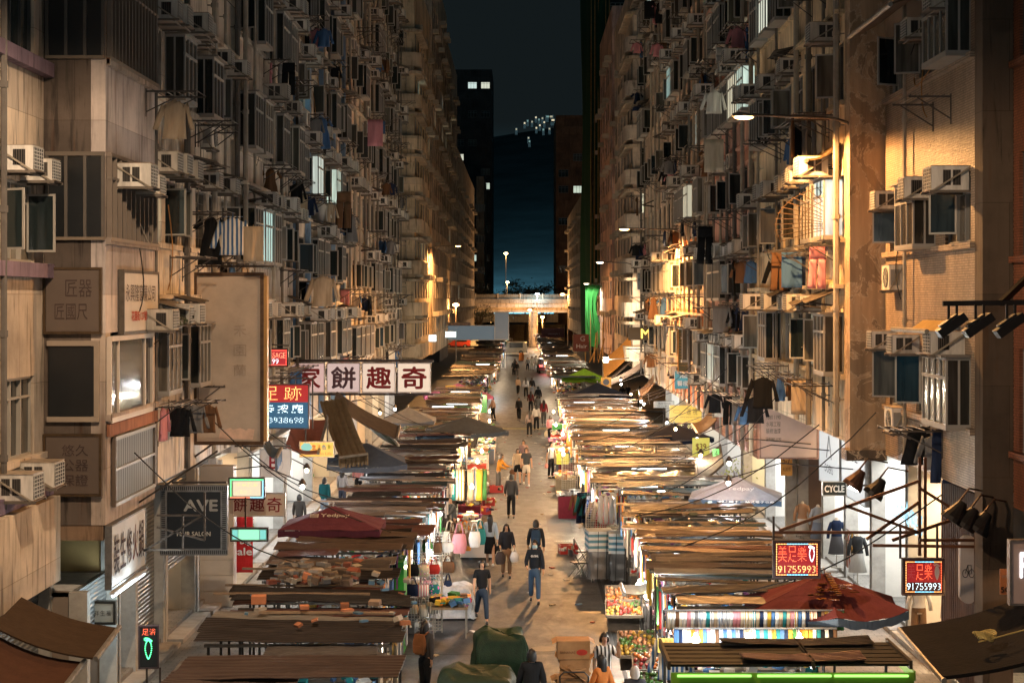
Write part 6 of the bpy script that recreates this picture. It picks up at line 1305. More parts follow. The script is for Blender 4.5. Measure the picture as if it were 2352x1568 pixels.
# rusty sign truss over the right pavement
t = thing('sign_truss', 'rusty bare sign frame of long bars over the right pavement', 'sign frame', P(1775, 1222, 33.5)); o = t.location; RU = (.15, .065, .035)
for a, b in (((1790, 1218), (2112, 1104)), ((1775, 1222), (2112, 1222)), ((2112, 1050), (2112, 1275)), ((1940, 1160), (2110, 1222)), ((1990, 1238), (2112, 1152)), ((2005, 1252), (2352, 1256)), ((2050, 1240), (2190, 1192)), ((2112, 1120), (2300, 1240)), ((2125, 1050), (2125, 1280)), ((2112, 1240), (2345, 1240))):
    m = MB(); m.beam(P(*a, 33.5)-o, P(*b, 33.5+(.2 if a[0] > 2000 else 0))-o, .055, .055, jit(RU, .3)); put('bar', m.mesh('bar', METAL), t)
t = thing('sign_truss', 'dark empty sign frame hanging in front of the hair salon sign', 'sign frame', P(360, 1180, 37)); o = t.location
for a, b in (((360, 1183), (470, 1183)), ((470, 1130), (470, 1240)), ((360, 1210), (470, 1240)), ((300, 1262), (420, 1262)), ((420, 1180), (420, 1262)), ((240, 1205), (500, 1035)), ((330, 1265), (470, 1180))):
    m = MB(); m.beam(P(*a, 37)-o, P(*b, 37)-o, .04, .04, jit((.08, .06, .045), .3)); put('bar', m.mesh('bar', METAL), t)
for i, (x, y, r) in enumerate(((1968, 1100, .0), (2015, 1120, .35), (2198, 1175, .2), (2225, 1190, .2), (2255, 1200, .2))):
    b = thing('spot_lamp', ('rusty hooded spot lamp by the black cycle board', 'dark hooded spot lamp left of the blue letters', 'leftmost dark hooded lamp under the mosaic wall', 'middle dark hooded lamp under the mosaic wall', 'rightmost dark hooded lamp under the mosaic wall')[i], 'spot lamp', P(x, y, 36.5 if i < 2 else 32))
    m = MB(); m.lathe([(.06, .22), (.09, .2), (.14, .05), (.22, -.12), (.23, -.2), (.2, -.18), (.1, .1)], 14, (0, 0, 0), (.10, .05, .035) if i == 0 else (.03, .026, .024)); m.v = [tuple(Matrix.Rotation(.6, 3, 'Y') @ Vector(v)) for v in m.v]; put('hood', m.mesh('hood', METAL), b)
    m = MB(); m.tube([(.05, 0, .2), (.25, .1, .42), (.75, .5, .30)], .02, 6, (.10, .06, .04)); put('arm', m.mesh('arm', METAL), b)
    if i == 0: m = MB(); m.beam((-.16, -.02, -.16), (.02, -.02, -.24), .05, .05); put('light_tube', m.mesh('light_tube', m_emit((1, .95, .85), 8)), b)
b = thing('pendant_lamp', 'dark pendant lamp shining at the boutique door', 'lamp', P(2207, 1372, 38.3)); m = MB(); m.lathe([(.04, .2), (.06, .08), (.26, -.06), (.25, -.07), (.05, .05)], 16, (0, 0, 0), (.05, .035, .025)); put('shade', m.mesh('shade', METAL), b); m = MB(); m.ball((0, 0, -.05), .06, (1, 1, 1)); put('bulb', m.mesh('bulb', m_emit((1, .72, .4), 18)), b); light('POINT', b.location+Vector((0, 0, -.16)), 70, WARM, .05)
# dark slatted shop front and what stands at it
t = thing('slatted_screen', 'dark brown vertically slatted shop front next to the boutique', 'screen', (9.35, 35.6, .14)); m = MB()
for k in range(24): m.box(-.1, .0, -1.1+.16*k, -1.01+.16*k, .2, 4.3, jit((.07, .032, .018), .25))
m.box(.001, .12, -1.3, 2.75, .2, 4.4, (.018, .011, .008)); put('slats', m.mesh('slats', WOOD), t)
b = thing('bicycle_sign', 'upright rounded white sign with a bicycle outline on the slatted front', 'sign', P(2222, 1365, 35.6)); m = MB(); pts = [(.17*math.cos(a), 1.05+.17*math.sin(a)) for a in [PI*k/8 for k in range(9)]]+[(-.17*math.cos(a), .0-.17*math.sin(a)) for a in [PI*k/8 for k in range(9)]]
m.prism(pts, lambda x, z, d: Vector((x, d, z)), -.09, .09, (.46, .40, .36)); put('panel', m.mesh('panel', SMOOTH), b); m = MB()
for cx in (-.07, .06): m.tube([(cx+.055*math.cos(a), -.1, .45+.055*math.sin(a)*1.5) for a in [2*PI*k/12 for k in range(13)]], .006, 4, (.03, .03, .03))
m.tube([(-.07, -.1, .45), (-.02, -.1, .62), (.05, -.1, .62), (.06, -.1, .45), (-.0, -.1, .44), (-.02, -.1, .62)], .006, 4, (.03, .03, .03)); put('bicycle_emblem', m.mesh('bicycle_emblem', ROUGH), b)
t = thing('neon_outline', 'blue neon outline frame in the dark doorway at the right edge', 'neon light', P(2270, 1500, 32.5)); m = MB(); m.tube([(0, 0, 0), (0, 0, .62), (.32, 0, .62)], .012, 6); m.tube([(.42, 0, .2), (.42, 0, .5)], .012, 6); put('tube', m.mesh('tube', m_emit((.25, .6, 1), 5)), t)
b = thing('wall_lamp', 'small orange glowing lamp in the dark doorway', 'lamp', P(2302, 1442, 30.8)); m = MB(); m.ball((0, 0, 0), .05); put('bulb', m.mesh('bulb', m_emit((1, .45, .15), 20)), b); light('POINT', b.location+Vector((0, -.2, 0)), 14, SODIUM, .05)
board('notice_strip', 'strip of orange printed notices reading 5G on the dark door', *rect(2296, 1305, 2321, 1365, 30.6), 0, (.5, .2, .08), (.2, .1, .05), 0, .02, texts=[('5G', .5, .8, .8, .2, (.05, .03, .02), .01), ('WR2', .5, .3, .7, .12, (.4, .35, .3))])
# mannequins
def mannequin(label, loc, rz, top, bot, kind='skirt', pat=None):
    t = thing('mannequin', label, 'mannequin', loc, rz); m = MB(); m.lathe([(.001, .005), (.17, .005), (.17, .02), (.015, .025), (.012, .8)], 14, (0, 0, 0), (.4, .36, .3)); put('stand', m.mesh('stand', METAL), t)
    m = MB(); m.lathe([(.13, .8), (.15, .9), (.11, 1.06), (.15, 1.25), (.16, 1.36), (.06, 1.44), (.045, 1.5), (.001, 1.51)], 14, (0, 0, 0), (.58, .46, .34), 1, .72); put('torso', m.mesh('torso', SMOOTH, True), t)
    m = MB(); m.lathe([(.17, .95), (.135, 1.08), (.17, 1.26), (.175, 1.36), (.09, 1.43)], 16, (0, 0, 0), top, 1, .78)
    for s_ in (-1, 1): m.tube([(s_*.15, 0, 1.36), (s_*.24, -.02, 1.12), (s_*.27, -.05, .88)], [.06, .055, .045], 8, top)
    put('top', m.mesh('top', cloth(top), True), t); m = MB()
    if kind == 'skirt': m.lathe([(.125, 1.06), (.17, .9), (.26, .42), (.25, .42)], 20, (0, 0, 0), bot, 1, .8)
    else:
        m.lathe([(.125, 1.06), (.165, .9), (.16, .84)], 14, (0, 0, 0), bot, 1, .75)
        for s_ in (-1, 1): m.tube([(s_*.08, 0, .9), (s_*.10, 0, .55), (s_*.12, 0, .2)], [.09, .085, .11], 10, bot)
    put(kind, m.mesh(kind, cloth(bot, pat), True), t); return t
mannequin('mannequin in a white blouse and brown flared trousers at the boutique front', (9.2, 40.2, .36), 0, (.62, .58, .52), (.20, .115, .06), 'trousers')
mannequin('mannequin in a cream top and an orange flower print skirt', (9.75, 39.2, .36), 0, (.60, .50, .38), (.5, .22, .08), 'skirt', 'flower')
mannequin('mannequin in a brown jumper and long white skirt by the brick shop', (9.15, 56.5, .36), 0, (.40, .22, .12), (.60, .56, .50), 'skirt')
mannequin('mannequin in a striped tee and grey skirt next to the brown jumper one', (9.5, 55.6, .36), 0, (.3, .3, .3), (.18, .2, .24), 'skirt')
mannequin('mannequin in a navy jacket and dark skirt inside the white boutique', (9.5, 52.3, .36), 0, NV, (.10, .10, .11), 'skirt')
mannequin('mannequin in a black pinafore over a white skirt inside the white boutique', (9.45, 48.8, .36), 0, (.03, .032, .035), (.45, .44, .42), 'skirt')
t = thing('clothes_rail', 'steel clothes rail full of blouses inside the white boutique', 'clothes rail', (9.5, 50.2, .36)); m = MB(); m.tube([(0, -.6, 0), (0, -.6, 1.4), (0, .6, 1.4), (0, .6, 0)], .015, 6, (.4, .4, .4)); put('frame', m.mesh('frame', METAL), t)
for i in range(9):
    cn = ('cream', 'orange', 'mustard', 'black', 'white', 'red', 'beige', 'brown', 'grey')[i]; hang('dress', cn, (9.5, 49.7+.12*i, 1.74), PI/2, '%s dress, %s along the clothes rail in the white boutique' % (cn, nth(i)), 'dresses on the boutique rail', None, .9)
# ------------------------------------------------------------------ on the road
def tarp(label, loc, w, d, h, col, seed, rz=0, mat=None, name='covered_cart', ropes=1, humps=None):
    """cloth thrown over a load: a height field over a few boxes, creased down the sides"""
    t = thing(name, label, 'covered cart' if name == 'covered_cart' else 'covered table', loc, rz); q = random.Random(seed)
    ph = [q.uniform(0, 6) for _ in range(8)]; tp = .34
    def f(u, v):
        a = 2*PI*u; e = .17; x = math.copysign(abs(math.cos(a))**e, math.cos(a)); y = math.copysign(abs(math.sin(a))**e, math.sin(a))
        if v < tp:
            k = (v/tp)*.80; z = h*(1+.05*math.sin(a+ph[0])*(v/tp)-.10*(v/tp)**3); z += .10*h*math.sin(x*k*2.2+ph[6])*math.cos(y*k*2)
        else:
            s_ = (v-tp)/(1-tp); k = .80+.17*min(1, s_*3)**.5+.12*s_**3; ze = h*(.90+.05*math.sin(a+ph[0]))+.10*h*math.sin(x*.8*2.2+ph[6])*math.cos(y*.8*2)
            z = ze*(1-s_)+.015*s_
            
            n1 = 1-2.2*abs(NZ.noise(Vector((math.cos(a)*2.3+seed*7, math.sin(a)*2.3, s_*.9)))); n2 = 1-2.2*abs(NZ.noise(Vector((math.cos(a)*5.5, math.sin(a)*5.5+seed*3, s_*2.4)))); k += (.1+.9*s_)*(.10*(n1-.55)+.075*(n2-.55))-.03*math.sin(s_*PI)*(1 if q is None else 1)
        z += .05*(1-2*abs(NZ.noise(Vector((x*k*2.1+seed, y*k*2.1, 0)))))
        return (x*w/2*k+.02*math.sin(z*11+ph[4]+a*2), y*d/2*k+.02*math.sin(z*9+ph[5]), max(.012, z))
    m = MB(); m.sheet(f, 150, 44, 0, col); put('tarpaulin', m.mesh('tarpaulin', mat or M('tarp', m_vc('tarpaulin', .6, 0, .3, .7, 5, .7)), True), t)
    for k in range(ropes):
        m = MB(); zz = h*(.5-.22*k); m.tube([((w/2)*.98*math.copysign(abs(math.cos(a))**.5, math.cos(a)), (d/2)*.98*math.copysign(abs(math.sin(a))**.5, math.sin(a)), zz+.07*math.sin(a*3)) for a in [2*PI*j/24 for j in range(25)]], .012, 5, (.12, .12, .09)); put('rope', m.mesh('rope', CLOTH), t)
    return t
GT = (.014, .042, .022)
tarp('goods cart under a dark green tarpaulin in the road, farther of two', (-.42, 36.6, 0), 1.2, 1.0, 1.5, GT, 1, .1)
tarp('goods cart under a dark green tarpaulin in the road, nearer of two', (-.85, 34.3, 0), 1.6, 1.2, 1.15, (.016, .038, .021), 2, -.1)
tarp('green tarpaulin bundle tied at the end of the nearest left stalls', (-3.0, 38.2, 0), .6, .7, 1.6, (.03, .11, .05), 3)
tarp('pale silver sheet draped over a table among the left stalls', (-1.75, 46.2, 0), 1.1, 1.0, .85, (.45, .46, .47), 5, 0, None, 'covered_table', 0)
tarp('teal tarpaulin over a stall beyond the crossing on the right', P(1367, 965, 110)*1-Vector((0, 0, .9)), 3.2, 1.6, 1.9, (.05, .22, .30), 6, 0, None, 'covered_cart', 0)
t = thing('steel_cabinet', 'bright green hawker cabinet side beside the grid panels on the left', 'cabinet', (-2.98, 41.4, 0)); m = MB(); m.box(-.2, .25, -.55, .55, .1, 2.25, (.03, .30, .03)); put('body', m.mesh('body', GLOSS), t); m = MB(); m.box(-.02, .05, -.58, -.553, 1.1, 1.25, (.2, .18, .1)); put('padlock', m.mesh('padlock', METAL), t)
t = thing('steel_cabinet', 'green hawker cabinet at the kerb past the crossing, right side', 'cabinet', (2.15, 101, 0)); m = MB(); m.box(-.3, .9, -.5, .5, .1, 1.2, (.03, .26, .05)); put('body', m.mesh('body', GLOSS), t); m = MB(); m.box(.6, .9, .52, .9, .1, 1.9, (.03, .3, .06)); put('door', m.mesh('door', GLOSS), t)
t = thing('steel_cabinet', 'green hawker cabinet on the left side street corner by the pink canopy', 'cabinet', P(1085, 925, 113)*1-Vector((0, 0, .7))); m = MB(); m.box(-.95, .95, -.5, .5, .1, 1.25, (.02, .26, .05)); put('body', m.mesh('body', GLOSS), t); m = MB(); m.box(-2.0, -1.0, -.5, .5, .1, 1.25, (.42, .5, .05)); put('yellow_panel', m.mesh('yellow_panel', GLOSS), t)
# grid panels hung with bags
def grid_panel(label, loc, w, h, rz=0, step=.075):
    t = thing('grid_panel', label, 'wire grid', loc, rz); m = MB(); c = (.55, .52, .46)
    for i in range(int(w/step)+1): x = -w/2+i*step; m.beam((x, 0, .05), (x, 0, h), .013, .013, c)
    for j in range(int(h/step)+1): z = .05+j*step; m.beam((-w/2, .006, z), (w/2, .006, z), .013, .013, c)
    m.beam((-w/2, 0, 0), (-w/2, 0, h), .03, .03, c); m.beam((w/2, 0, 0), (w/2, 0, h), .03, .03, c); put('wire_mesh', m.mesh('wire_mesh', METAL), t); return t
grid_panel('wire grid hung with bags at the end of a left stall, nearer one', (-2.55, 44.0, 0), 1.15, 1.95); grid_panel('wire grid hung with bags at the end of a left stall, farther one', (-2.35, 46.2, .0), .95, 2.2)
grid_panel('white wire grid behind the hanging white bolsters on the right', (2.85, 55.6, 0), 1.5, 1.9); grid_panel('wire grid hung with trinkets at the right kerb', (2.2, 72, 0), 1.0, 2.0, .3)
def bag_meshes():
    o = []
    for w, d, h in ((.34, .14, .28), (.26, .16, .36), (.42, .18, .34)):
        m = MB(); m.sheet(lambda u, v: (w/2*math.copysign(abs(math.cos(2*PI*u))**.6, math.cos(2*PI*u))*(.7+.35*math.sin(PI*(v*.8+.1))), d/2*math.copysign(abs(math.sin(2*PI*u))**.8, math.sin(2*PI*u))*(.5+.6*math.sin(PI*(1-v*.8))), -.2-h+h*v), 18, 7, 0)
        for y in (-.03, .03): m.tube([(-w*.28, y, -.2), (-w*.15, y, -.03), (0, y, 0), (w*.15, y, -.03), (w*.28, y, -.2)], .012, 5)
        o.append(m.mesh('hanging_bag', CLOTH, True))
    return o
BAGS = bag_meshes(); qb = random.Random(21); BN = 0
BC = ['grey', 'navy', 'white', 'teal', 'red', 'brown', 'black', 'cream', 'orange', 'beige', 'green', 'pink', 'grey', 'navy', 'white', 'blue']
def bag(x, y, z, cn, lb, sc_=1.0, pat=None, k=None):
    o = put('hanging_bag', BAGS[qb.randrange(3) if k is None else k], None, (x, y, z), qb.uniform(-.3, .3), (sc_,)*3, cloth(CC[cn], pat)); tag(o, lb, 'bag', 'bags hung at the left bag stall'); return o
for i in range(24):
    r_, c_ = divmod(i, 4); cn = BC[qb.randrange(16)]
    far_ = i >= 12; i2 = i % 12; r_, c_ = divmod(i2, 4)
    bag((-2.98 if not far_ else -2.72)+.27*c_, 43.88 if not far_ else 46.05, 1.9-.5*r_+(.25 if far_ else 0), cn, '%s bag, %s row %s across the %s bag grid' % (cn, nth(r_), nth(c_), 'farther' if far_ else 'nearer'), .85, 'stripe' if qb.random() < .3 else ('flower' if qb.random() < .2 else None))
for i, cn in enumerate(('cream', 'brown', 'pink', 'orange', 'beige', 'white', 'teal')):
    bag(-1.95+.14*i, 48.2-.25*(i % 3), 2.3, cn, '%s quilted pouch bag, %s in the cluster hanging at the left stall corner' % (cn, nth(i)), 1.5 if i < 4 else 1.2, None, 1)
t = thing('stall_table', 'folding table heaped with colourful goods in front of the bag grid', 'table', (-1.75, 43.6, 0)); m = MB(); m.box(-.45, .45, -.45, .45, .72, .78, (.42, .30, .2)); put('table_top', m.mesh('table_top', WOOD), t)
for x in (-.4, .4):
    for y in (-.4, .4): m = MB(); m.beam((x, y, 0), (x, y, .72), .03, .03, (.45, .44, .42)); put('leg', m.mesh('leg', METAL), t)
m = goods_pile(.85, .85, .79, random.Random(31), 90, .25); tag(m.build('small_goods', CLOTH, None, (-1.75, 43.6, 0)), 'heap of small folded goods on the folding table by the bag grid', 'goods', None, 'stuff')
t = thing('stall_table', 'white fronted table spread with slippers beside the left aisle', 'table', (-1.4, 57.2, 0)); m = MB(); m.box(-.55, .55, -.75, .75, .05, .8, (.55, .53, .5)); put('box_front', m.mesh('box_front', SMOOTH), t); m = goods_pile(1.0, 1.4, .82, random.Random(32), 70, .15, [(.5, .32, .1), (.42, .24, .08), (.6, .5, .35), (.3, .3, .32)], True); tag(m.build('slippers', CLOTH, None, (-1.4, 57.2, 0)), 'mustard slippers heaped on the white fronted table', 'slippers', None, 'stuff')
t = thing('stall_table', 'table in a maroon cloth with sunglasses near the right kerb', 'table', (1.92, 67.5, 0)); m = MB(); m.box(-.45, .45, -.8, .8, .02, .85, (.12, .015, .03)); put('cloth_cover', m.mesh('cloth_cover', CLOTH), t); m = goods_pile(.85, 1.5, .86, random.Random(33), 60, .06, [(.4, .42, .45), (.2, .22, .25), (.05, .05, .06)]); tag(m.build('sunglasses', GLOSS, None, (1.92, 67.5, 0)), 'sunglasses laid out on the maroon table', 'sunglasses', None, 'stuff')
# hanging cloths on the aisle fronts
for i in range(12):
    cn = ('red', 'cream', 'grey', 'navy', 'teal', 'white', 'mustard', 'black', 'beige', 'blue', 'yellow', 'green')[i]; hang('scarf', cn, (-3.1+.16*i, 63.2+.1*(i % 2), 2.25), qb.uniform(-.3, .3), '%s cloth length, %s from the left at the front of the lit left fabric stall' % (cn, nth(i)), 'cloths hung on the left fabric stall', 'stripe' if i % 3 == 0 else None, 1.25)
for i in range(9):
    m = MB() if i == 0 else m
    if i == 0: m.lathe([(.001, -.9), (.06, -.86), (.085, -.6), (.075, -.3), (.085, -.1), (.03, 0)], 12, (0, 0, 0), (.6, .62, .62)); BOL = m.mesh('bolster', PLASTIC, True)
    tag(put('bolster', BOL, None, (2.55+.17*i, 55.2, 2.2)), 'white wrapped bolster cushion, %s from the left in the hanging row' % nth(i), 'bolster', 'wrapped bolsters hanging on the right stall')
for i, cn in enumerate(('brown', 'navy', 'teal', 'black', 'grey', 'navy', 'beige', 'red', 'cream', 'pink')):
    hang(('jacket', 'trousers', 'shirt')[i % 3], cn, (1.98+.09*i, 58.6-.28*i, 1.95), .5, '%s garment, %s along the rail at the right aisle edge' % (cn, nth(i)), 'garments on the right aisle rail', None, 1.0)
for i, (cn, x, D) in enumerate((('orange', 2.62, 88), ('red', 2.9, 86.5), ('white', 2.7, 84.5), ('pink', 2.5, 93))): hang('dress', cn, (x, D, 2.3), .1, '%s dress hung at the front of the right stalls, %s going away' % (cn, nth(i)), 'dresses at the right stall fronts', 'stripe' if i == 2 else None, 1.1)
# wrapped trolleys, chairs, boxes
def trolley(label, loc, w, d, h, seed, rz):
    t = thing('wrapped_trolley', label, 'trolley', loc, rz); q = random.Random(seed); ph = q.uniform(0, 6)
    def f(u, v):
        a = 2*PI*u; e = .35; x = math.copysign(abs(math.cos(a))**e, math.cos(a)); y = math.copysign(abs(math.sin(a))**e, math.sin(a)); k = 1+.03*math.sin(v*22+a*2+ph)+.02*math.sin(a*8+v*9)
        return (x*w/2*k, y*d/2*k, .12+(h-.12)*v)
    m = MB(); m.sheet(f, 40, 18, 0, (.13, .135, .14)); m.box(-w/2*.93, w/2*.93, -d/2*.93, d/2*.93, h-.02, h, (.13, .135, .14)); put('wrapped_load', m.mesh('wrapped_load', PLASTIC, True), t)
    m = MB(); n = 7
    for k in range(n): m.box(-w/2*1.06, w/2*1.06, -d/2*1.07, d/2*1.07, h*.62+h*.4*k/n, h*.62+h*.4*(k+1)/n, (.10, .24, .32) if k % 2 else (.55, .6, .62))
    put('striped_cover', m.mesh('striped_cover', CLOTH), t); m = MB()
    for x in (-.12, .14): m.beam((x, -d/2*1.1, .12), (x+.03, -d/2*1.1, h*1.02), .015, .015, (.02, .02, .02))
    put('rope', m.mesh('rope', CLOTH), t)
    for x in (-w/2+.1, w/2-.1): m = MB(); m.tube([(x-.03, -d/2+.05, .07), (x+.03, -d/2+.05, .07)], .068, 12, (.015, .015, .015)); put('wheel', m.mesh('wheel', GLOSS), t)
    return t
trolley('trolley of plastic wrapped goods under a blue striped cover, nearer the road', G(1378, 1338)+Vector((0, .4, 0)), .72, .8, 1.5, 1, .1)
trolley('trolley of plastic wrapped goods under a blue striped cover, nearer the stalls', G(1427, 1344)+Vector((.02, .5, 0)), .62, .8, 1.48, 2, -.15)
def chair(label, loc, rz):
    t = thing('folding_chair', label, 'chair', loc, rz); m = MB(); m.box(-.2, .2, -.2, .2, .44, .47, (.05, .05, .055)); put('seat', m.mesh('seat', GLOSS), t); m = MB(); m.sheet(lambda u, v: ((u-.5)*.38, .24+.03*math.cos((u-.5)*3), .66+.2*v), 6, 3, .02, (.05, .05, .055)); put('backrest', m.mesh('backrest', GLOSS), t)
    for x in (-.19, .19):
        m = MB(); m.beam((x, -.2, 0), (x, .26, .86), .022, .022, (.2, .2, .2)); put('leg', m.mesh('leg', METAL), t); m = MB(); m.beam((x, .24, 0), (x, -.17, .45), .022, .022, (.2, .2, .2)); put('leg', m.mesh('leg', METAL), t)
    return t
chair('dark folding chair by the wrapped trolleys, nearer one', G(1328, 1325), 1.9); chair('dark folding chair stacked just behind the nearer one', G(1330, 1300)+Vector((.1, .2, 0)), 1.6)
t = thing('hand_truck', 'hand truck loaded with cardboard boxes in the road', 'hand truck', (1.06, 34.6, 0)); m = MB(); m.tube([(-.28, -.28, .1), (-.28, -.34, 1.0), (-.2, -.34, 1.08), (.2, -.34, 1.08), (.28, -.34, 1.0), (.28, -.28, .1)], .018, 6, (.06, .06, .06)); put('handle', m.mesh('handle', METAL), t); m = MB(); m.box(-.34, .34, -.3, .4, .1, .14, (.08, .08, .08)); put('platform', m.mesh('platform', METAL), t)
for x in (-.26, .26): m = MB(); m.tube([(x-.03, -.2, .06), (x+.03, -.2, .06)], .06, 10, (.02, .02, .02)); put('wheel', m.mesh('wheel', GLOSS), t)
CB = (.42, .23, .10)
for i, (x, y, z, w, d, h, rz, lb) in enumerate(((1.06, 34.65, .15, .6, .5, .42, 0, 'bottom cardboard box on the hand truck'), (1.02, 34.65, .58, .62, .5, .34, .06, 'second cardboard box up on the hand truck'), (1.08, 34.65, .93, .58, .5, .36, -.05, 'third box up on the hand truck, stuffed with flattened card'), (1.05, 34.65, 1.30, .64, .5, .36, .03, 'top cardboard fruit box with a red oval mark on the hand truck'))):
    b = thing('cardboard_box', lb, 'box', (x, y, z), rz, 'boxes on the hand truck'); m = MB(); m.box(-w/2, w/2, -d/2, d/2, 0, h, jit(CB, .2))
    if i == 2:
        for k in range(9): m.box(-.22, .22, -.05, .2, 0, .012, jit(CB, .3), Matrix.Translation((R.uniform(-.1, .1), -.27+.02*k, .1+.03*k)) @ Matrix.Rotation(R.uniform(-.7, .7), 4, 'Y') @ Matrix.Rotation(R.uniform(.5, 1.3), 4, 'X'))
    put('carton', m.mesh('carton', ROUGH), b)
    if i == 3:
        m = MB(); m.lathe([(.001, 0), (.1, 0)], 18, (0, 0, 0), (.55, .05, .03), 1.1, .6); m.v = [(.16+v[0], -d/2-.004, .14+v[1]) for v in m.v]; write(m, 'BANANAS', (-.12, -d/2-.004, .14), .3, .05, (1, 0, 0), (0, -1, 0), (.12, .05, .02)); put('lettering', m.mesh('lettering', ROUGH), b)
    for sx in (-1, 1):
        m = MB(); m.add([(sx*w/2, -d/2, h), (sx*w/2, d/2, h), (sx*(w/2+.1), d/2, h-.05 if i % 2 else h+.07), (sx*(w/2+.1), -d/2, h-.05 if i % 2 else h+.07)], [(0, 1, 2, 3)], jit(CB, .2))
        put('flap', m.mesh('flap', ROUGH), b)
# fruit
FR = {'orange': (.52, .16, .03), 'yellow': (.48, .30, .05), 'red': (.30, .035, .025), 'green': (.07, .16, .035), 'peach': (.52, .25, .12)}
def fruit_tray(label, loc, w, d, cols, tilt=.5, leafy=False):
    t = thing('fruit_tray', label, 'fruit tray', loc); t.rotation_euler[0] = tilt; m = MB(); m.box(-w/2, w/2, -d/2, d/2, 0, .03, (.2, .15, .1))
    for a in ((-w/2-.02, -w/2, -d/2, d/2), (w/2, w/2+.02, -d/2, d/2), (-w/2, w/2, -d/2-.02, -d/2), (-w/2, w/2, d/2, d/2+.02)): m.box(a[0], a[1], a[2], a[3], 0, .09, (.22, .17, .12))
    put('tray', m.mesh('tray', SMOOTH), t); m = MB(); q = random.Random(hash(label) % 999 if False else len(label))
    for i in range(int(w/.1)):
        for j in range(int(d/.1)):
            c = FR[cols[(i//3+j//3) % len(cols)]]; m.ball((-w/2+.06+.1*i+q.uniform(-.03, .03), -d/2+.06+.1*j+q.uniform(-.03, .03), .06+q.uniform(0, .07)), q.uniform(.038, .056), jit(c, .35, q), 8, 1, 1, q.uniform(.75, 1.05))
    g_ = put('fruit', m.mesh('fruit', GLOSS, True), t); g_['kind'] = 'stuff'
    m = MB(); m.box(-w/2+.05, w/2-.05, -.1, d/2-.05, -.6, -.001, (.10, .075, .055)); put('crate_stand', m.mesh('crate_stand', WOOD), t); return t
fruit_tray('tilted tray of oranges and peaches by the bright bulbs', (2.62, 44.6, .80), .85, .7, ('orange', 'peach', 'orange')); fruit_tray('tilted tray of mixed fruit cups below the oranges', (2.6, 43.7, .62), .9, .6, ('yellow', 'red', 'orange', 'green'))
fruit_tray('tray of apples beside the blue striped cloth', (2.6, 35.6, .95), .6, .5, ('red', 'orange', 'peach')); fruit_tray('tray of leafy greens in front of the apples', (2.62, 34.6, .78), .55, .5, ('green', 'green', 'green')); fruit_tray('tray of pears under the camouflage cloth', (2.55, 38.0, .85), .8, .8, ('yellow', 'green', 'peach'))
for i, (x, D, z, pw) in enumerate(((2.95, 43.0, 1.35, 45), (3.1, 42.2, 1.25, 45), (3.15, 36.4, 1.55, 35))):
    b = put('hanging_bulb', BULBW, None, (x, D, z), 0, (1.7,)*3); tag(b, ('glaring bulb beside the fruit tray, left of two', 'glaring bulb beside the fruit tray, right of two', 'glaring bulb over the apples near the striped cloth')[i], 'light bulb'); light('POINT', (x-.1, D-.2, z), pw, (1, .93, .82), .08)
slab('camouflage patterned cloth drooping over the fruit stall', (3.35, 40.2, 1.95), (2.35, 40.0, 1.75), (0, 1.3, 0), .02, (.12, .09, .05), name='cloth_canopy')
hang('shirt', 'blue', (2.95, 33.9, 1.9), .2, 'blue and white striped shirt spread out under the bulb at the fruit stall', None, 'stripe', 1.2)
# writing boards at the stalls
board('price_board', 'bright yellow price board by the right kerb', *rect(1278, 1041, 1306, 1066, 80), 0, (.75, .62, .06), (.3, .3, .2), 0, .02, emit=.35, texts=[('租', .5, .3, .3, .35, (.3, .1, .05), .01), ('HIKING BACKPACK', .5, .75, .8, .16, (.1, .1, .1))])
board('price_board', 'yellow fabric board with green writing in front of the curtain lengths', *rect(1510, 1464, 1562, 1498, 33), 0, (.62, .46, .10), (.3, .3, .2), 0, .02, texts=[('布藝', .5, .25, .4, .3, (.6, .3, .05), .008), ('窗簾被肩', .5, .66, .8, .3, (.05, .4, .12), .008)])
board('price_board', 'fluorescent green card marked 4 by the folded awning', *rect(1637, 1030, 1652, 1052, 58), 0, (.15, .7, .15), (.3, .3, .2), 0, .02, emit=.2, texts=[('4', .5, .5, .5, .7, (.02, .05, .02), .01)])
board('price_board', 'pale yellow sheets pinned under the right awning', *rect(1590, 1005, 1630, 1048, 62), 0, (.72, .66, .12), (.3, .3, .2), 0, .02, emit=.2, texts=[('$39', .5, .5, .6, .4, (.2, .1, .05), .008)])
board('poster', 'orange poster on the dark brick shop wall', *rect(1793, 1042, 1820, 1092, 58.5), 0, (.62, .30, .06), (.3, .2, .1), 0, .02, texts=[('5-7', .5, .3, .6, .3, (.2, .08, .02), .01), ('大減價', .5, .7, .7, .2, (.2, .08, .02))])
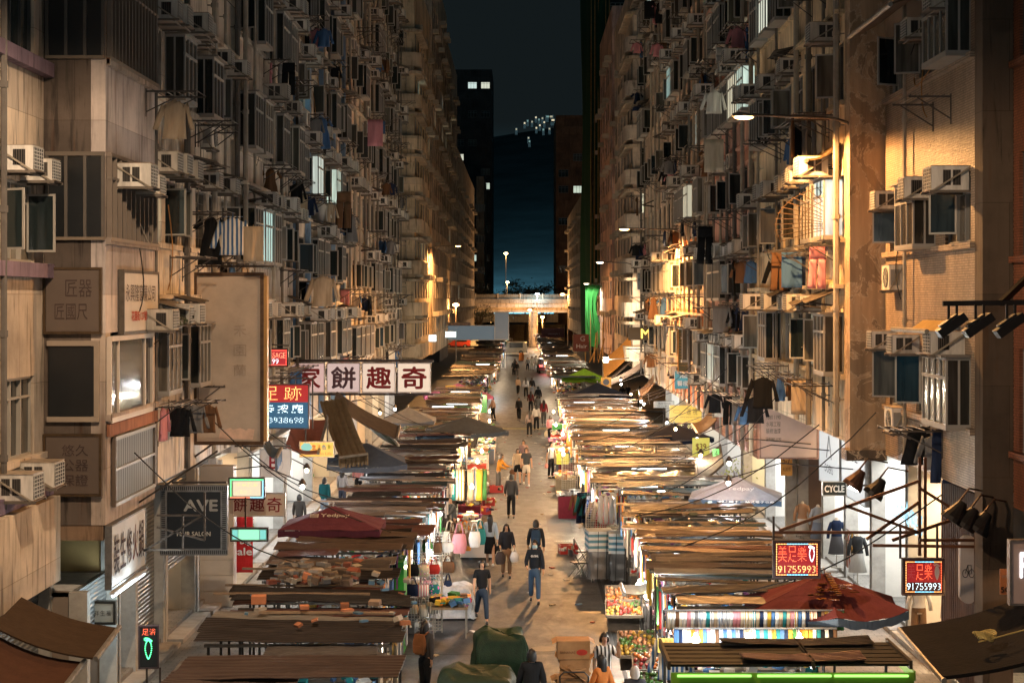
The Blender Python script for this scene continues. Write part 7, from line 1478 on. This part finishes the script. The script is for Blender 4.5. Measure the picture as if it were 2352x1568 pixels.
# ------------------------------------------------------------------ vehicles
def car(label, loc, rz, col, kind='suv', lights='rear', on=True):
    t = thing('parked_car' if kind == 'suv' else 'van', label, 'car' if kind == 'suv' else 'van', loc, rz)
    prof = [(-2.2, .35), (-2.25, .75), (-2.15, 1.0), (-1.95, 1.62), (-1.6, 1.72), (.3, 1.7), (1.0, 1.1), (2.1, .95), (2.25, .6), (2.2, .35)] if kind == 'suv' else [(-2.3, .35), (-2.35, 1.0), (-2.3, 1.85), (-2.1, 2.0), (1.3, 2.0), (1.9, 1.25), (2.35, 1.05), (2.4, .35)]
    w = .88; m = MB(); m.prism(prof, lambda x, z, d: Vector((d*(1-.09*max(0, (z-1.0))), x, z)), -w, w, col); put('body', m.mesh('body', GLOSS), t)
    zt = 1.05; m = MB(); hi_ = max(z for x, z in prof); m.box(-.66, .66, prof[2][0]-.06 if kind == 'suv' else -2.36, prof[2][0]+.1 if kind == 'suv' else -2.31, zt+.05, hi_-.14, (.015, .017, .02)); put('rear_window', m.mesh('rear_window', GLOSS), t)
    for s_ in (-1, 1): m = MB(); m.box(s_*(w-.06), s_*(w+.004), -1.7, .35, zt+.03, hi_-.16, (.012, .014, .016)); put('side_window', m.mesh('side_window', GLOSS), t)
    for x in (-w+.05, w-.05):
        for y in (-1.4, 1.4):
            wh = bpy.data.objects.new('wheel', None); COL.objects.link(wh); wh.parent = t; wh.location = (x, y, .33); m = MB(); m.tube([(-.1, 0, 0), (.1, 0, 0)], .33, 18, (.012, .012, .012)); put('tyre', m.mesh('tyre', ROUGH), wh); m = MB(); m.tube([(-.105, 0, 0), (.105, 0, 0)], .2, 12, (.3, .3, .3)); put('rim', m.mesh('rim', METAL), wh)
    for s_ in (-1, 1):
        m = MB(); m.box(s_*.55, s_*.86, -2.28, -2.2, .82, .98); put('tail_light', m.mesh('tail_light', m_emit((1, .03, .02), 5) if on else GLOSS), t); m = MB(); m.box(s_*.5, s_*.8, 2.2, 2.30, .68, .82, (.7, .7, .7)); put('headlight', m.mesh('headlight', SMOOTH), t)
    m = MB(); m.box(-.26, .26, -2.29, -2.25, .70, .82, (.6, .5, .15)); put('number_plate', m.mesh('number_plate', SMOOTH), t); m = MB(); m.box(-.9, .9, -2.36, -2.26, .35, .55, (.02, .02, .02)); put('bumper', m.mesh('bumper', ROUGH), t)
    if on: light('POINT', Vector(loc)+Vector((0, -2.7, .8)), 25, (1, .08, .05), .2)
    return t
car('black car with lit red tail lights parked by the right stalls', G(1254, 858)+Vector((0, 2.3, 0)), .05, (.012, .012, .014))
car('cream van standing across the far end of the road', (-1.3, 266, 0), PI/2, (.62, .52, .38), 'van', on=False)
car('white minibus at the far left junction', (-8.0, 306, 0), PI, (.55, .6, .5), 'van', on=False)
car('dark saloon car under the flyover at the far end', (-3.6, 306, 0), 1.5, (.03, .03, .035), 'suv', on=False)
car('orange red lorry cab beyond the left stalls far away', (-11, 304, 0), 1.57, (.5, .06, .03), 'van', on=False)
t = thing('water_barrier', 'orange plastic barrier drum at the far end of the road', 'barrier', (.15, 240, 0)); m = MB(); m.lathe([(.35, 0), (.32, 1.0), (.2, 1.1), (.001, 1.1)], 12, (0, 0, 0), (.6, .18, .03)); put('drum', m.mesh('drum', SMOOTH), t)
t = thing('railing', 'black and white railing at the junction far up the road', 'railing', (-3.4, 214, 0)); m = MB()
for k in range(14): m.box(-1.6+.24*k, -1.52+.24*k, -.03, .03, 0, 1.9, (.55, .52, .48) if k % 2 else (.04, .04, .04))
put('bars', m.mesh('bars', METAL), t)
# ------------------------------------------------------------------ scaffold net, bamboo, trees, plants
t = thing('scaffold', 'bamboo scaffold draped in dark green netting on the right', 'scaffold', (7.3, 171, 0)); q = random.Random(15); o = Vector((7.3, 171, 0))
m = MB(); m.sheet(lambda u, v: (-.35+.35*math.sin(v*9+u*3)*.4+.25*math.sin(u*12), -2+24*u, 3.2+44*v), 24, 22, 0, (.012, .065, .035))
m.sheet(lambda u, v: (-.4+1.9*u+.2*math.sin(v*8), -2.2+.3*math.sin(u*9), 10+38*v), 8, 22, 0, (.012, .05, .03)); put('netting', m.mesh('netting', CLOTH, True), t)
m = MB(); m.sheet(lambda u, v: (-1.0+1.5*u*(1-.35*math.sin(v*4))+.18*math.sin(u*16), -2.6+.35*math.sin(u*16+v*3)*(.4+v), 9.8-5.0*v-1.0*math.sin(PI*u)*v), 22, 14, 0, (.03, .20, .055)); put('loose_net', m.mesh('loose_net', CLOTH, True), t)
for k in range(6):
    m = MB(); x = -.5+.35*k; m.tube([(x, -2.3+.1*(k % 2), 2.5), (x+.1, -2.3, 47)], .05, 6, (.3, .2, .08)); put('pole', m.mesh('pole', WOOD), t)
for k in range(6):
    m = MB(); a = q.uniform(.3, .8); x0 = 5.6+.35*k; m.tube([(x0, 150-k*.6, 3.0), (x0+2.2*math.cos(a)-1.5, 150-k*.4, 3.0+3.2*math.sin(a)+.3*k)], .06, 6, (.5, .3, .1)); tag(m.build('bamboo_pole', WOOD), 'leaning bamboo pole over the far right stalls, %s of six' % nth(k), 'bamboo pole', 'bamboo poles leaning over the stalls')
def tree(label, base, hgt, rad, col, seed, umbrella=False, n=1500, name='tree'):
    q = random.Random(seed); t = thing(name, label, 'tree', base); m = MB(); tips = []
    m.tube([(0, 0, 0), (.1, 0, hgt*.3), (-.1, .1, hgt*.55)], [.28, .2, .14], 8, (.09, .07, .05))
    for k in range(11):
        a = 2*PI*k/11+q.uniform(-.3, .3); r = rad*q.uniform(.45, .9); tip = Vector((r*math.cos(a), r*math.sin(a)*.8, hgt*(q.uniform(.72, .92)))); tips.append(tip); m.tube([(-.05, .05, hgt*.5), tip*.5+Vector((0, 0, hgt*.33)), tip], [.1, .07, .03], 6, (.09, .07, .05))
    put('trunk', m.mesh('trunk', WOOD), t); m = MB(); cl = [(p+Vector((q.uniform(-1, 1), q.uniform(-1, 1), q.uniform(-.4, .6)))*1.0, q.uniform(.5, 1.1)*rad*.33) for p in tips for _ in range(3)]
    for _ in range(n):
        c, r = q.choice(cl); d = Vector((q.gauss(0, 1), q.gauss(0, 1), q.gauss(0, .45 if umbrella else .8))); p = c+d*r*.6; s_ = q.uniform(.10, .22)*rad/3.2; a = Vector((q.uniform(-1, 1), q.uniform(-1, 1), q.uniform(-.5, .5))).normalized(); b = a.cross(Vector((q.uniform(-1, 1), q.uniform(-1, 1), 1)).normalized())
        m.add([p-a*s_, p+b*s_*.5, p+a*s_, p-b*s_*.5], [(0, 1, 2, 3)], jit(col, .45, q))
    put('crown', m.mesh('crown', LEAF), t); return t
tree('broad flat crowned tree rising behind the flyover', (1.0, 352, 0), 12.6, 5.2, (.05, .075, .05), 1, True, 2600)
tree('low spreading tree behind the flyover, left of the broad one', (-5.5, 356, 0), 11.2, 3.6, (.05, .07, .045), 2, True, 1400)
tree('slim tree by the tower at the left behind the flyover', (-8.5, 350, 0), 13.4, 2.4, (.05, .07, .045), 3, False, 900)
tree('dark bushy tree beneath the flyover behind the white board', (-6.8, 292, 0), 7.4, 2.6, (.045, .06, .03), 4, False, 1500)
tree('dark drooping tree beside the white board under the flyover', (-3.6, 300, 0), 6.6, 1.8, (.045, .055, .03), 5, False, 900)
tree('green lit tree at the foot of the right tower', (4.6, 330, 0), 7.5, 1.6, (.08, .22, .05), 6, False, 900)
t = thing('plant_shelf', 'wire shelf of wilting pot plants on the left wall', 'plant shelf', P(385, 748, 38.2)); m = MB()
for k in range(7): m.beam((-.3, -.5+.16*k, 0), (.35, -.5+.16*k, 0), .015, .015, (.06, .05, .05))
m.beam((.35, -.5, 0), (.35, .5, 0), .02, .02, (.06, .05, .05)); m.beam((-.3, 0, -.4), (.3, 0, 0), .02, .02, (.06, .05, .05)); put('shelf', m.mesh('shelf', METAL), t); m = MB(); q = random.Random(4)
for _ in range(260): p = Vector((q.gauss(0, .2), q.uniform(-.5, .5), abs(q.gauss(.05, .12)))); a = Vector((q.uniform(-1, 1), q.uniform(-1, 1), q.uniform(-1, 1))).normalized()*.07; b = Vector((a.y, -a.x, a.z))*.4; m.add([p-a, p+b, p+a, p-b], [(0, 1, 2, 3)], jit((.06, .07, .03), .5, q))
put('plants', m.mesh('plants', LEAF), t)
t = thing('potted_tree', 'thin tree with yellow green leaves outside the right shops', 'potted tree', (7.1, 57.5, .15)); m = MB(); m.tube([(0, 0, 0), (.05, 0, 1.6), (-.05, 0, 2.6)], [.04, .03, .015], 6, (.12, .09, .06)); m.lathe([(.001, 0), (.2, 0), (.24, .4), (.001, .4)], 12, (0, 0, 0), (.3, .3, .28)); put('trunk', m.mesh('trunk', WOOD), t); m = MB(); q = random.Random(5)
for _ in range(220): p = Vector((q.gauss(0, .3), q.gauss(0, .3), q.uniform(1.4, 3.0))); a = Vector((q.uniform(-1, 1), q.uniform(-1, 1), q.uniform(-1, 1))).normalized()*.06; b = Vector((a.y, -a.x, a.z))*.5; m.add([p-a, p+b, p+a, p-b], [(0, 1, 2, 3)], jit((.40, .45, .08), .4, q))
put('crown', m.mesh('crown', LEAF), t)

# display tables, crates and bins along the aisle, tube under the white fascia, added bulbs at the bag stall
qd = random.Random(51)
for s_, xs, nm in ((-1, 1.75, 'left'), (1, 1.95, 'right')):
    D = 62 if s_ < 0 else 75; i = 0
    while D < 106:
        t = thing('display_table', 'goods table jutting into the aisle from the %s stalls, %s going away' % (nm, nth(i)), 'table', (s_*(xs+qd.uniform(0, .3)), D, 0), 0, 'display tables along the aisle'); L = qd.uniform(1.1, 2.0); hh = qd.uniform(.55, .85)
        m = MB(); m.box(-.42, .42, -L/2, L/2, .03, hh, jit(qd.choice(((.12, .02, .03), (.5, .48, .45), (.08, .1, .14), (.4, .06, .04), (.3, .25, .18))), .2, qd)); put('cloth_cover', m.mesh('cloth_cover', CLOTH), t)
        m = goods_pile(.8, L*.95, hh+.01, qd, 46, .3, [CC[k] for k in qd.sample(CNAMES, 4)]+[(.7, .6, .4), (.65, .62, .56)], qd.random() < .4); g_ = put('goods', m.mesh('goods', CLOTH), t); g_['kind'] = 'stuff'
        if qd.random() < .6:
            bx = -s_*.1; put('bulb', BULBY, t, (bx, 0, 1.75), 0, (1.2,)*3); m = MB(); m.tube([(bx, 0, 1.8), (bx+s_*.9, 0, 2.2)], .008, 4, (.03, .03, .03)); put('flex', m.mesh('flex', ROUGH), t); light('POINT', (t.location.x+bx-s_*.05, D-.1, 1.66), 30, WARM, .06)
        D += L+qd.uniform(.6, 3.2); i += 1
for i, (x, y, cn) in enumerate(((1120, 1160, 'red'), (1110, 1180, 'red'), (1140, 1130, 'red'), (1305, 1270, 'red'), (930, 1450, 'grey'))):
    p = G(x, y); t = thing('plastic_crate', '%s plastic crate on the road beside the stalls, %s of five' % (cn, nth(i)), 'crate', p, qd.uniform(-.3, .3)); m = MB(); c = CC[cn]
    for a in ((-.3, -.27, -.2, .2), (.27, .3, -.2, .2), (-.27, .27, -.2, -.17), (-.27, .27, .17, .2)): m.box(a[0], a[1], a[2], a[3], 0, .3, c)
    m.box(-.27, .27, -.17, .17, .02, .05, c); put('crate_body', m.mesh('crate_body', GLOSS), t); m = goods_pile(.5, .32, .1, qd, 18, .2); g_ = put('goods', m.mesh('goods', CLOTH), t); g_['kind'] = 'stuff'
t = thing('tube_lamp', 'white tube lamp glowing under the white brush fascia', 'tube lamp', (-7.98, 35.5, 2.6)); m = MB(); m.tube([(0, -1.4, 0), (0, 1.4, 0)], .03, 8); put('tube', m.mesh('tube', m_emit((.85, 1, .98), 3)), t); m = MB(); m.box(-.05, .05, -1.45, 1.45, .03, .08, (.5, .5, .5)); put('batten', m.mesh('batten', SMOOTH), t)
light('POINT', (-7.85, 35.5, 2.45), 26, COOL, .3)
for i, (x, D, z, pw) in enumerate(((-2.3, 44.4, 1.95, 24), (-2.45, 47.3, 2.0, 14))):  # extra bulbs, put in only to brighten the dim bags
    b = put('hanging_bulb', BULBW, None, (x, D, z)); tag(b, 'white bulb added to brighten the hanging bags, %s one' % ('nearer', 'farther')[i], 'light bulb'); light('POINT', (x+.1, D-.25, z), pw, WHITE, .06)
qw = random.Random(3)
for i in range(16):
    s_ = -1 if i % 2 else 1; D = 33+i*3.1; x0 = s_*8.0; z0 = qw.uniform(4.2, 6.4); x1 = s_*qw.uniform(2.2, 4.5); m = MB(); m.tube([(x0+(x1-x0)*k/8, D+qw.uniform(-.1, .1)+k*.15, z0+(2.6-z0)*k/8-.5*math.sin(PI*k/8)) for k in range(9)], .014, 4, (.02, .02, .02)); tag(m.build('power_cable', ROUGH), 'thin black cable sagging from the %s house fronts, %s from the near end' % ('left' if s_ < 0 else 'right', nth(i//2)), 'cable', 'cables sagging to the stalls')

t = thing('bar_cage', 'fan shaped cage of thin bars around the orange lit windows by the peeling pillar', 'window cage', P(1940, 520, 42.6)); o = t.location
for k in range(15):
    a = PI*.5+PI*.62*k/14; m = MB(); m.tube([(0, 0, 0), (.9*math.cos(a), -.05-.25, .55*math.sin(a)+.05), (1.75*math.cos(a), -.1, 1.05*math.sin(a))], .010, 5, (.10, .06, .03)); put('bar', m.mesh('bar', METAL), t)
for r in (.6, 1.15, 1.7): m = MB(); m.tube([(r*math.cos(PI*.5+PI*.62*k/14), -.1-.2*math.sin(r*1.8), .6*r*math.sin(PI*.5+PI*.62*k/14)) for k in range(15)], .010, 5, (.10, .06, .03)); put('hoop', m.mesh('hoop', METAL), t)

for z0, z1, st in ((9.62, 11.2, .42), (13.15, 15.2, .30)):
    w = bpart(Lb, 'glazed_band', SMOOTH, *([(-8.09, -7.99, 34.1+st*k-.022, 34.1+st*k+.022, z0, z1, (.17, .14, .115)) for k in range(int(4.4/st)+1)]+[(-8.09, -7.985, 34.05, 38.55, z0-.07, z0, (.24, .2, .16)), (-8.09, -7.985, 34.05, 38.55, z1, z1+.07, (.2, .16, .13)), (-8.09, -8.0, 34.05, 38.55, z0+(z1-z0)*.72, z0+(z1-z0)*.72+.05, (.2, .17, .14))]))
    m = MB()
    for k in range(int(4.4/st)): m.quad((.03, .1+st*k, z0), (.03+.006*(k % 3), .1+st*(k+1), z0), (.03, .1+st*(k+1), z1), (.03+.005*(k % 2), .1+st*k, z1), (.02, .022, .024))
    put('pane', m.mesh('pane', PANE), w)
# ------------------------------------------------------------------ street lamps
def wall_lamp(label, s, X, lx, D, z, col=SODIUM, power=1500, head=.55, wz=.25):
    t = thing('street_lamp', label, 'street lamp', (s*X, D, z), 0, 'wall mounted street lamps'); L = X-lx
    m = MB(); m.tube([(0, 0, -wz), (-s*.25, 0, -.02), (-s*.6, 0, .08), (-s*(L-.2), 0, .16)], .035, 8, (.12, .11, .1)); put('arm', m.mesh('arm', METAL), t)
    m = MB(); m.box(-.12, .12, -.09, .09, -wz-.35, -wz+.05, (.14, .12, .1)); put('wall_box', m.mesh('wall_box', METAL), t)
    m = MB(); m.sheet(lambda u, v: (-s*(L+head*.5-head*u), .13*math.cos(PI*v)*math.sin(PI*min(1, .15+u*.9)), .12+.1*math.sin(PI*v)*math.sin(PI*min(1, .2+u*.8))), 8, 8, .01, (.3, .28, .25)); put('lamp_head', m.mesh('lamp_head', METAL), t)
    m = MB(); m.ball((-s*L, 0, .10), .12, (1, 1, 1), 10, head/.28, .8, .5); put('lens', m.mesh('lens', m_emit(col if col != SODIUM else (1, .5, .16), 4.5)), t)
    sp = light('SPOT', (s*lx, D, z-.05), power, col, .16); sp.data.spot_size = 2.98; sp.data.spot_blend = .2
    return t
wall_lamp('orange street lamp on a long arm from the peeling pillar', 1, 8.0, 5.3, 41.3, 12.62, power=1500)
wall_lamp('orange street lamp on the right row, second along', 1, 7.8, 4.9, 82, 11.6, power=4600)
wall_lamp('white street lamp beyond the crossing on the right', 1, 7.8, 5.4, 118, 10.8, (1, .75, .48), 900)
wall_lamp('white street lamp by the green scaffold net', 1, 7.8, 6.3, 166, 9.8, (1, .85, .6), 700)
wall_lamp('orange street lamp at the rounded corner block on the left', -1, 7.9, 5.35, 150, 12.9, power=2600)
wall_lamp('orange street lamp at the near end of the left row, above the picture', -1, 9.3, 4.0, 24, 14.6, (1, .70, .45), 1700)
wall_lamp('street lamp on the left row hidden by its own arm over the cake shop', -1, 8.1, 5.6, 96, 30, power=900) if False else None
def pole_lamp(label, x, y, D, col, power, arm=0.0, h2=None, group='tall road lamps'):
    p = P(x, y, D); t = thing('road_lamp', label, 'road lamp', (p.x-arm, D, .1), 0, group)
    m = MB(); m.tube([(0, 0, 0), (0, 0, p.z-.15)], [.11, .06], 8, (.28, .24, .2)); put('pole', m.mesh('pole', METAL), t)
    if arm: m = MB(); m.tube([(0, 0, p.z-.16), (arm, 0, p.z-.12)], .04, 6, (.28, .24, .2)); put('arm', m.mesh('arm', METAL), t)
    m = MB(); m.ball((arm, 0, p.z-.1), .26, (1, 1, 1), 10, 1.4, 1, .7); put('lens', m.mesh('lens', m_emit(col, 9)), t); light('POINT', (p.x, D-.5, p.z-.3), power*.4, col, .3); return t
pole_lamp('tall road lamp standing on the flyover', 1162, 582, 316, (1, .62, .25), 900)
pole_lamp('lower lamp on the flyover road', 1165, 648, 330, (1, .6, .25), 700)
pole_lamp('cool white twin flood lamp at the flyover', 1234, 675, 309, (.7, .95, 1), 900)
pole_lamp('orange road lamp with a long arm before the flyover', 1292, 676, 285, SODIUM, 2400, -.9)
pole_lamp('second orange road lamp right of the flyover column', 1317, 686, 292, SODIUM, 2000)
pole_lamp('low lamp on the slip ramp', 1217, 712, 300, SODIUM, 900)
pole_lamp('far lamp under the flyover at the left', 1120, 760, 300, SODIUM, 1600)
pole_lamp('far lamp under the flyover at the right', 1246, 728, 307, SODIUM, 4200)
pole_lamp('tall lamp post beside the pale blue sign', 1047, 700, 190, SODIUM, 800)
p = P(1392, 826, 120); b = thing('flood_light', 'glaring flood light on the corner wall right of the lime canopy', 'flood light', p)
m = MB(); m.ball((0, 0, 0), .17, (1, 1, 1)); put('lens', m.mesh('lens', m_emit((1, .86, .62), 40)), b); m = MB(); m.box(-.2, .2, .12, .2, -.2, .2, (.1, .1, .1)); m.beam((0, .15, 0), (1.6, .3, .1), .05, .05, (.1, .1, .1)); put('housing', m.mesh('housing', METAL), b); light('POINT', p+Vector((0, -.35, 0)), 220, (1, .84, .6), .1)
# cool lights added at the hill foot, standing in for haze glow
for x, D, pw in ((20, 860, 700000), (-70, 880, 500000)):
    t = thing('hill_glow_light', 'cool white added light washing the hill in place of haze, %s of two' % ('right' if x > 0 else 'left'), 'added light', (x, D, 0)); m = MB(); m.tube([(0, 0, 0), (0, 0, 22)], .2, 6, (.2, .2, .2)); put('mast', m.mesh('mast', METAL), t); m = MB(); m.ball((0, 0, 22.6), .5, (1, 1, 1)); put('lens', m.mesh('lens', m_emit((.6, .9, 1), 12)), t); sl = light('SPOT', (x, D+3, 22), pw*4.5, (.45, .85, 1), .6, rot=(PI/2+.1, 0, 0)); sl.data.spot_size = 2.6; sl.data.spot_blend = .5
# the footbridge behind the picture edge carries strip lights
t = thing('footbridge', 'covered footbridge crossing behind the viewer, with strip lights under its roof', 'footbridge', (0, -2.5, 0))
m = MB(); m.box(-12, 12, -2, 2, 6.2, 6.7, (.3, .28, .25)); put('deck', m.mesh('deck', ROUGH), t); m = MB(); m.box(-12, 12, -2.2, 2.4, 10.2, 10.4, (.3, .28, .25)); put('roof', m.mesh('roof', ROUGH), t)
for x in (-8, 0, 8): m = MB(); m.box(x-1, x+1, -.1, .1, 10.08, 10.17); put('strip_light', m.mesh('strip_light', m_emit((1, .85, .65), 6)), t); light('POINT', (x, 0.3, 9.9), 200, (1, .9, .78), .3)
for x in (-11, 11): m = MB(); m.box(x-.4, x+.4, -.5, .5, 0, 6.2, (.3, .28, .25)); put('column', m.mesh('column', ROUGH), t)
print('LONG', [k for k in LABELS if len(k.split()) > 16]); print('ACs', ACN, 'clothes', CLO, 'objs', len(bpy.data.objects), 'dup labels', {k: len(v) for k, v in LABELS.items() if len(v) > 1})
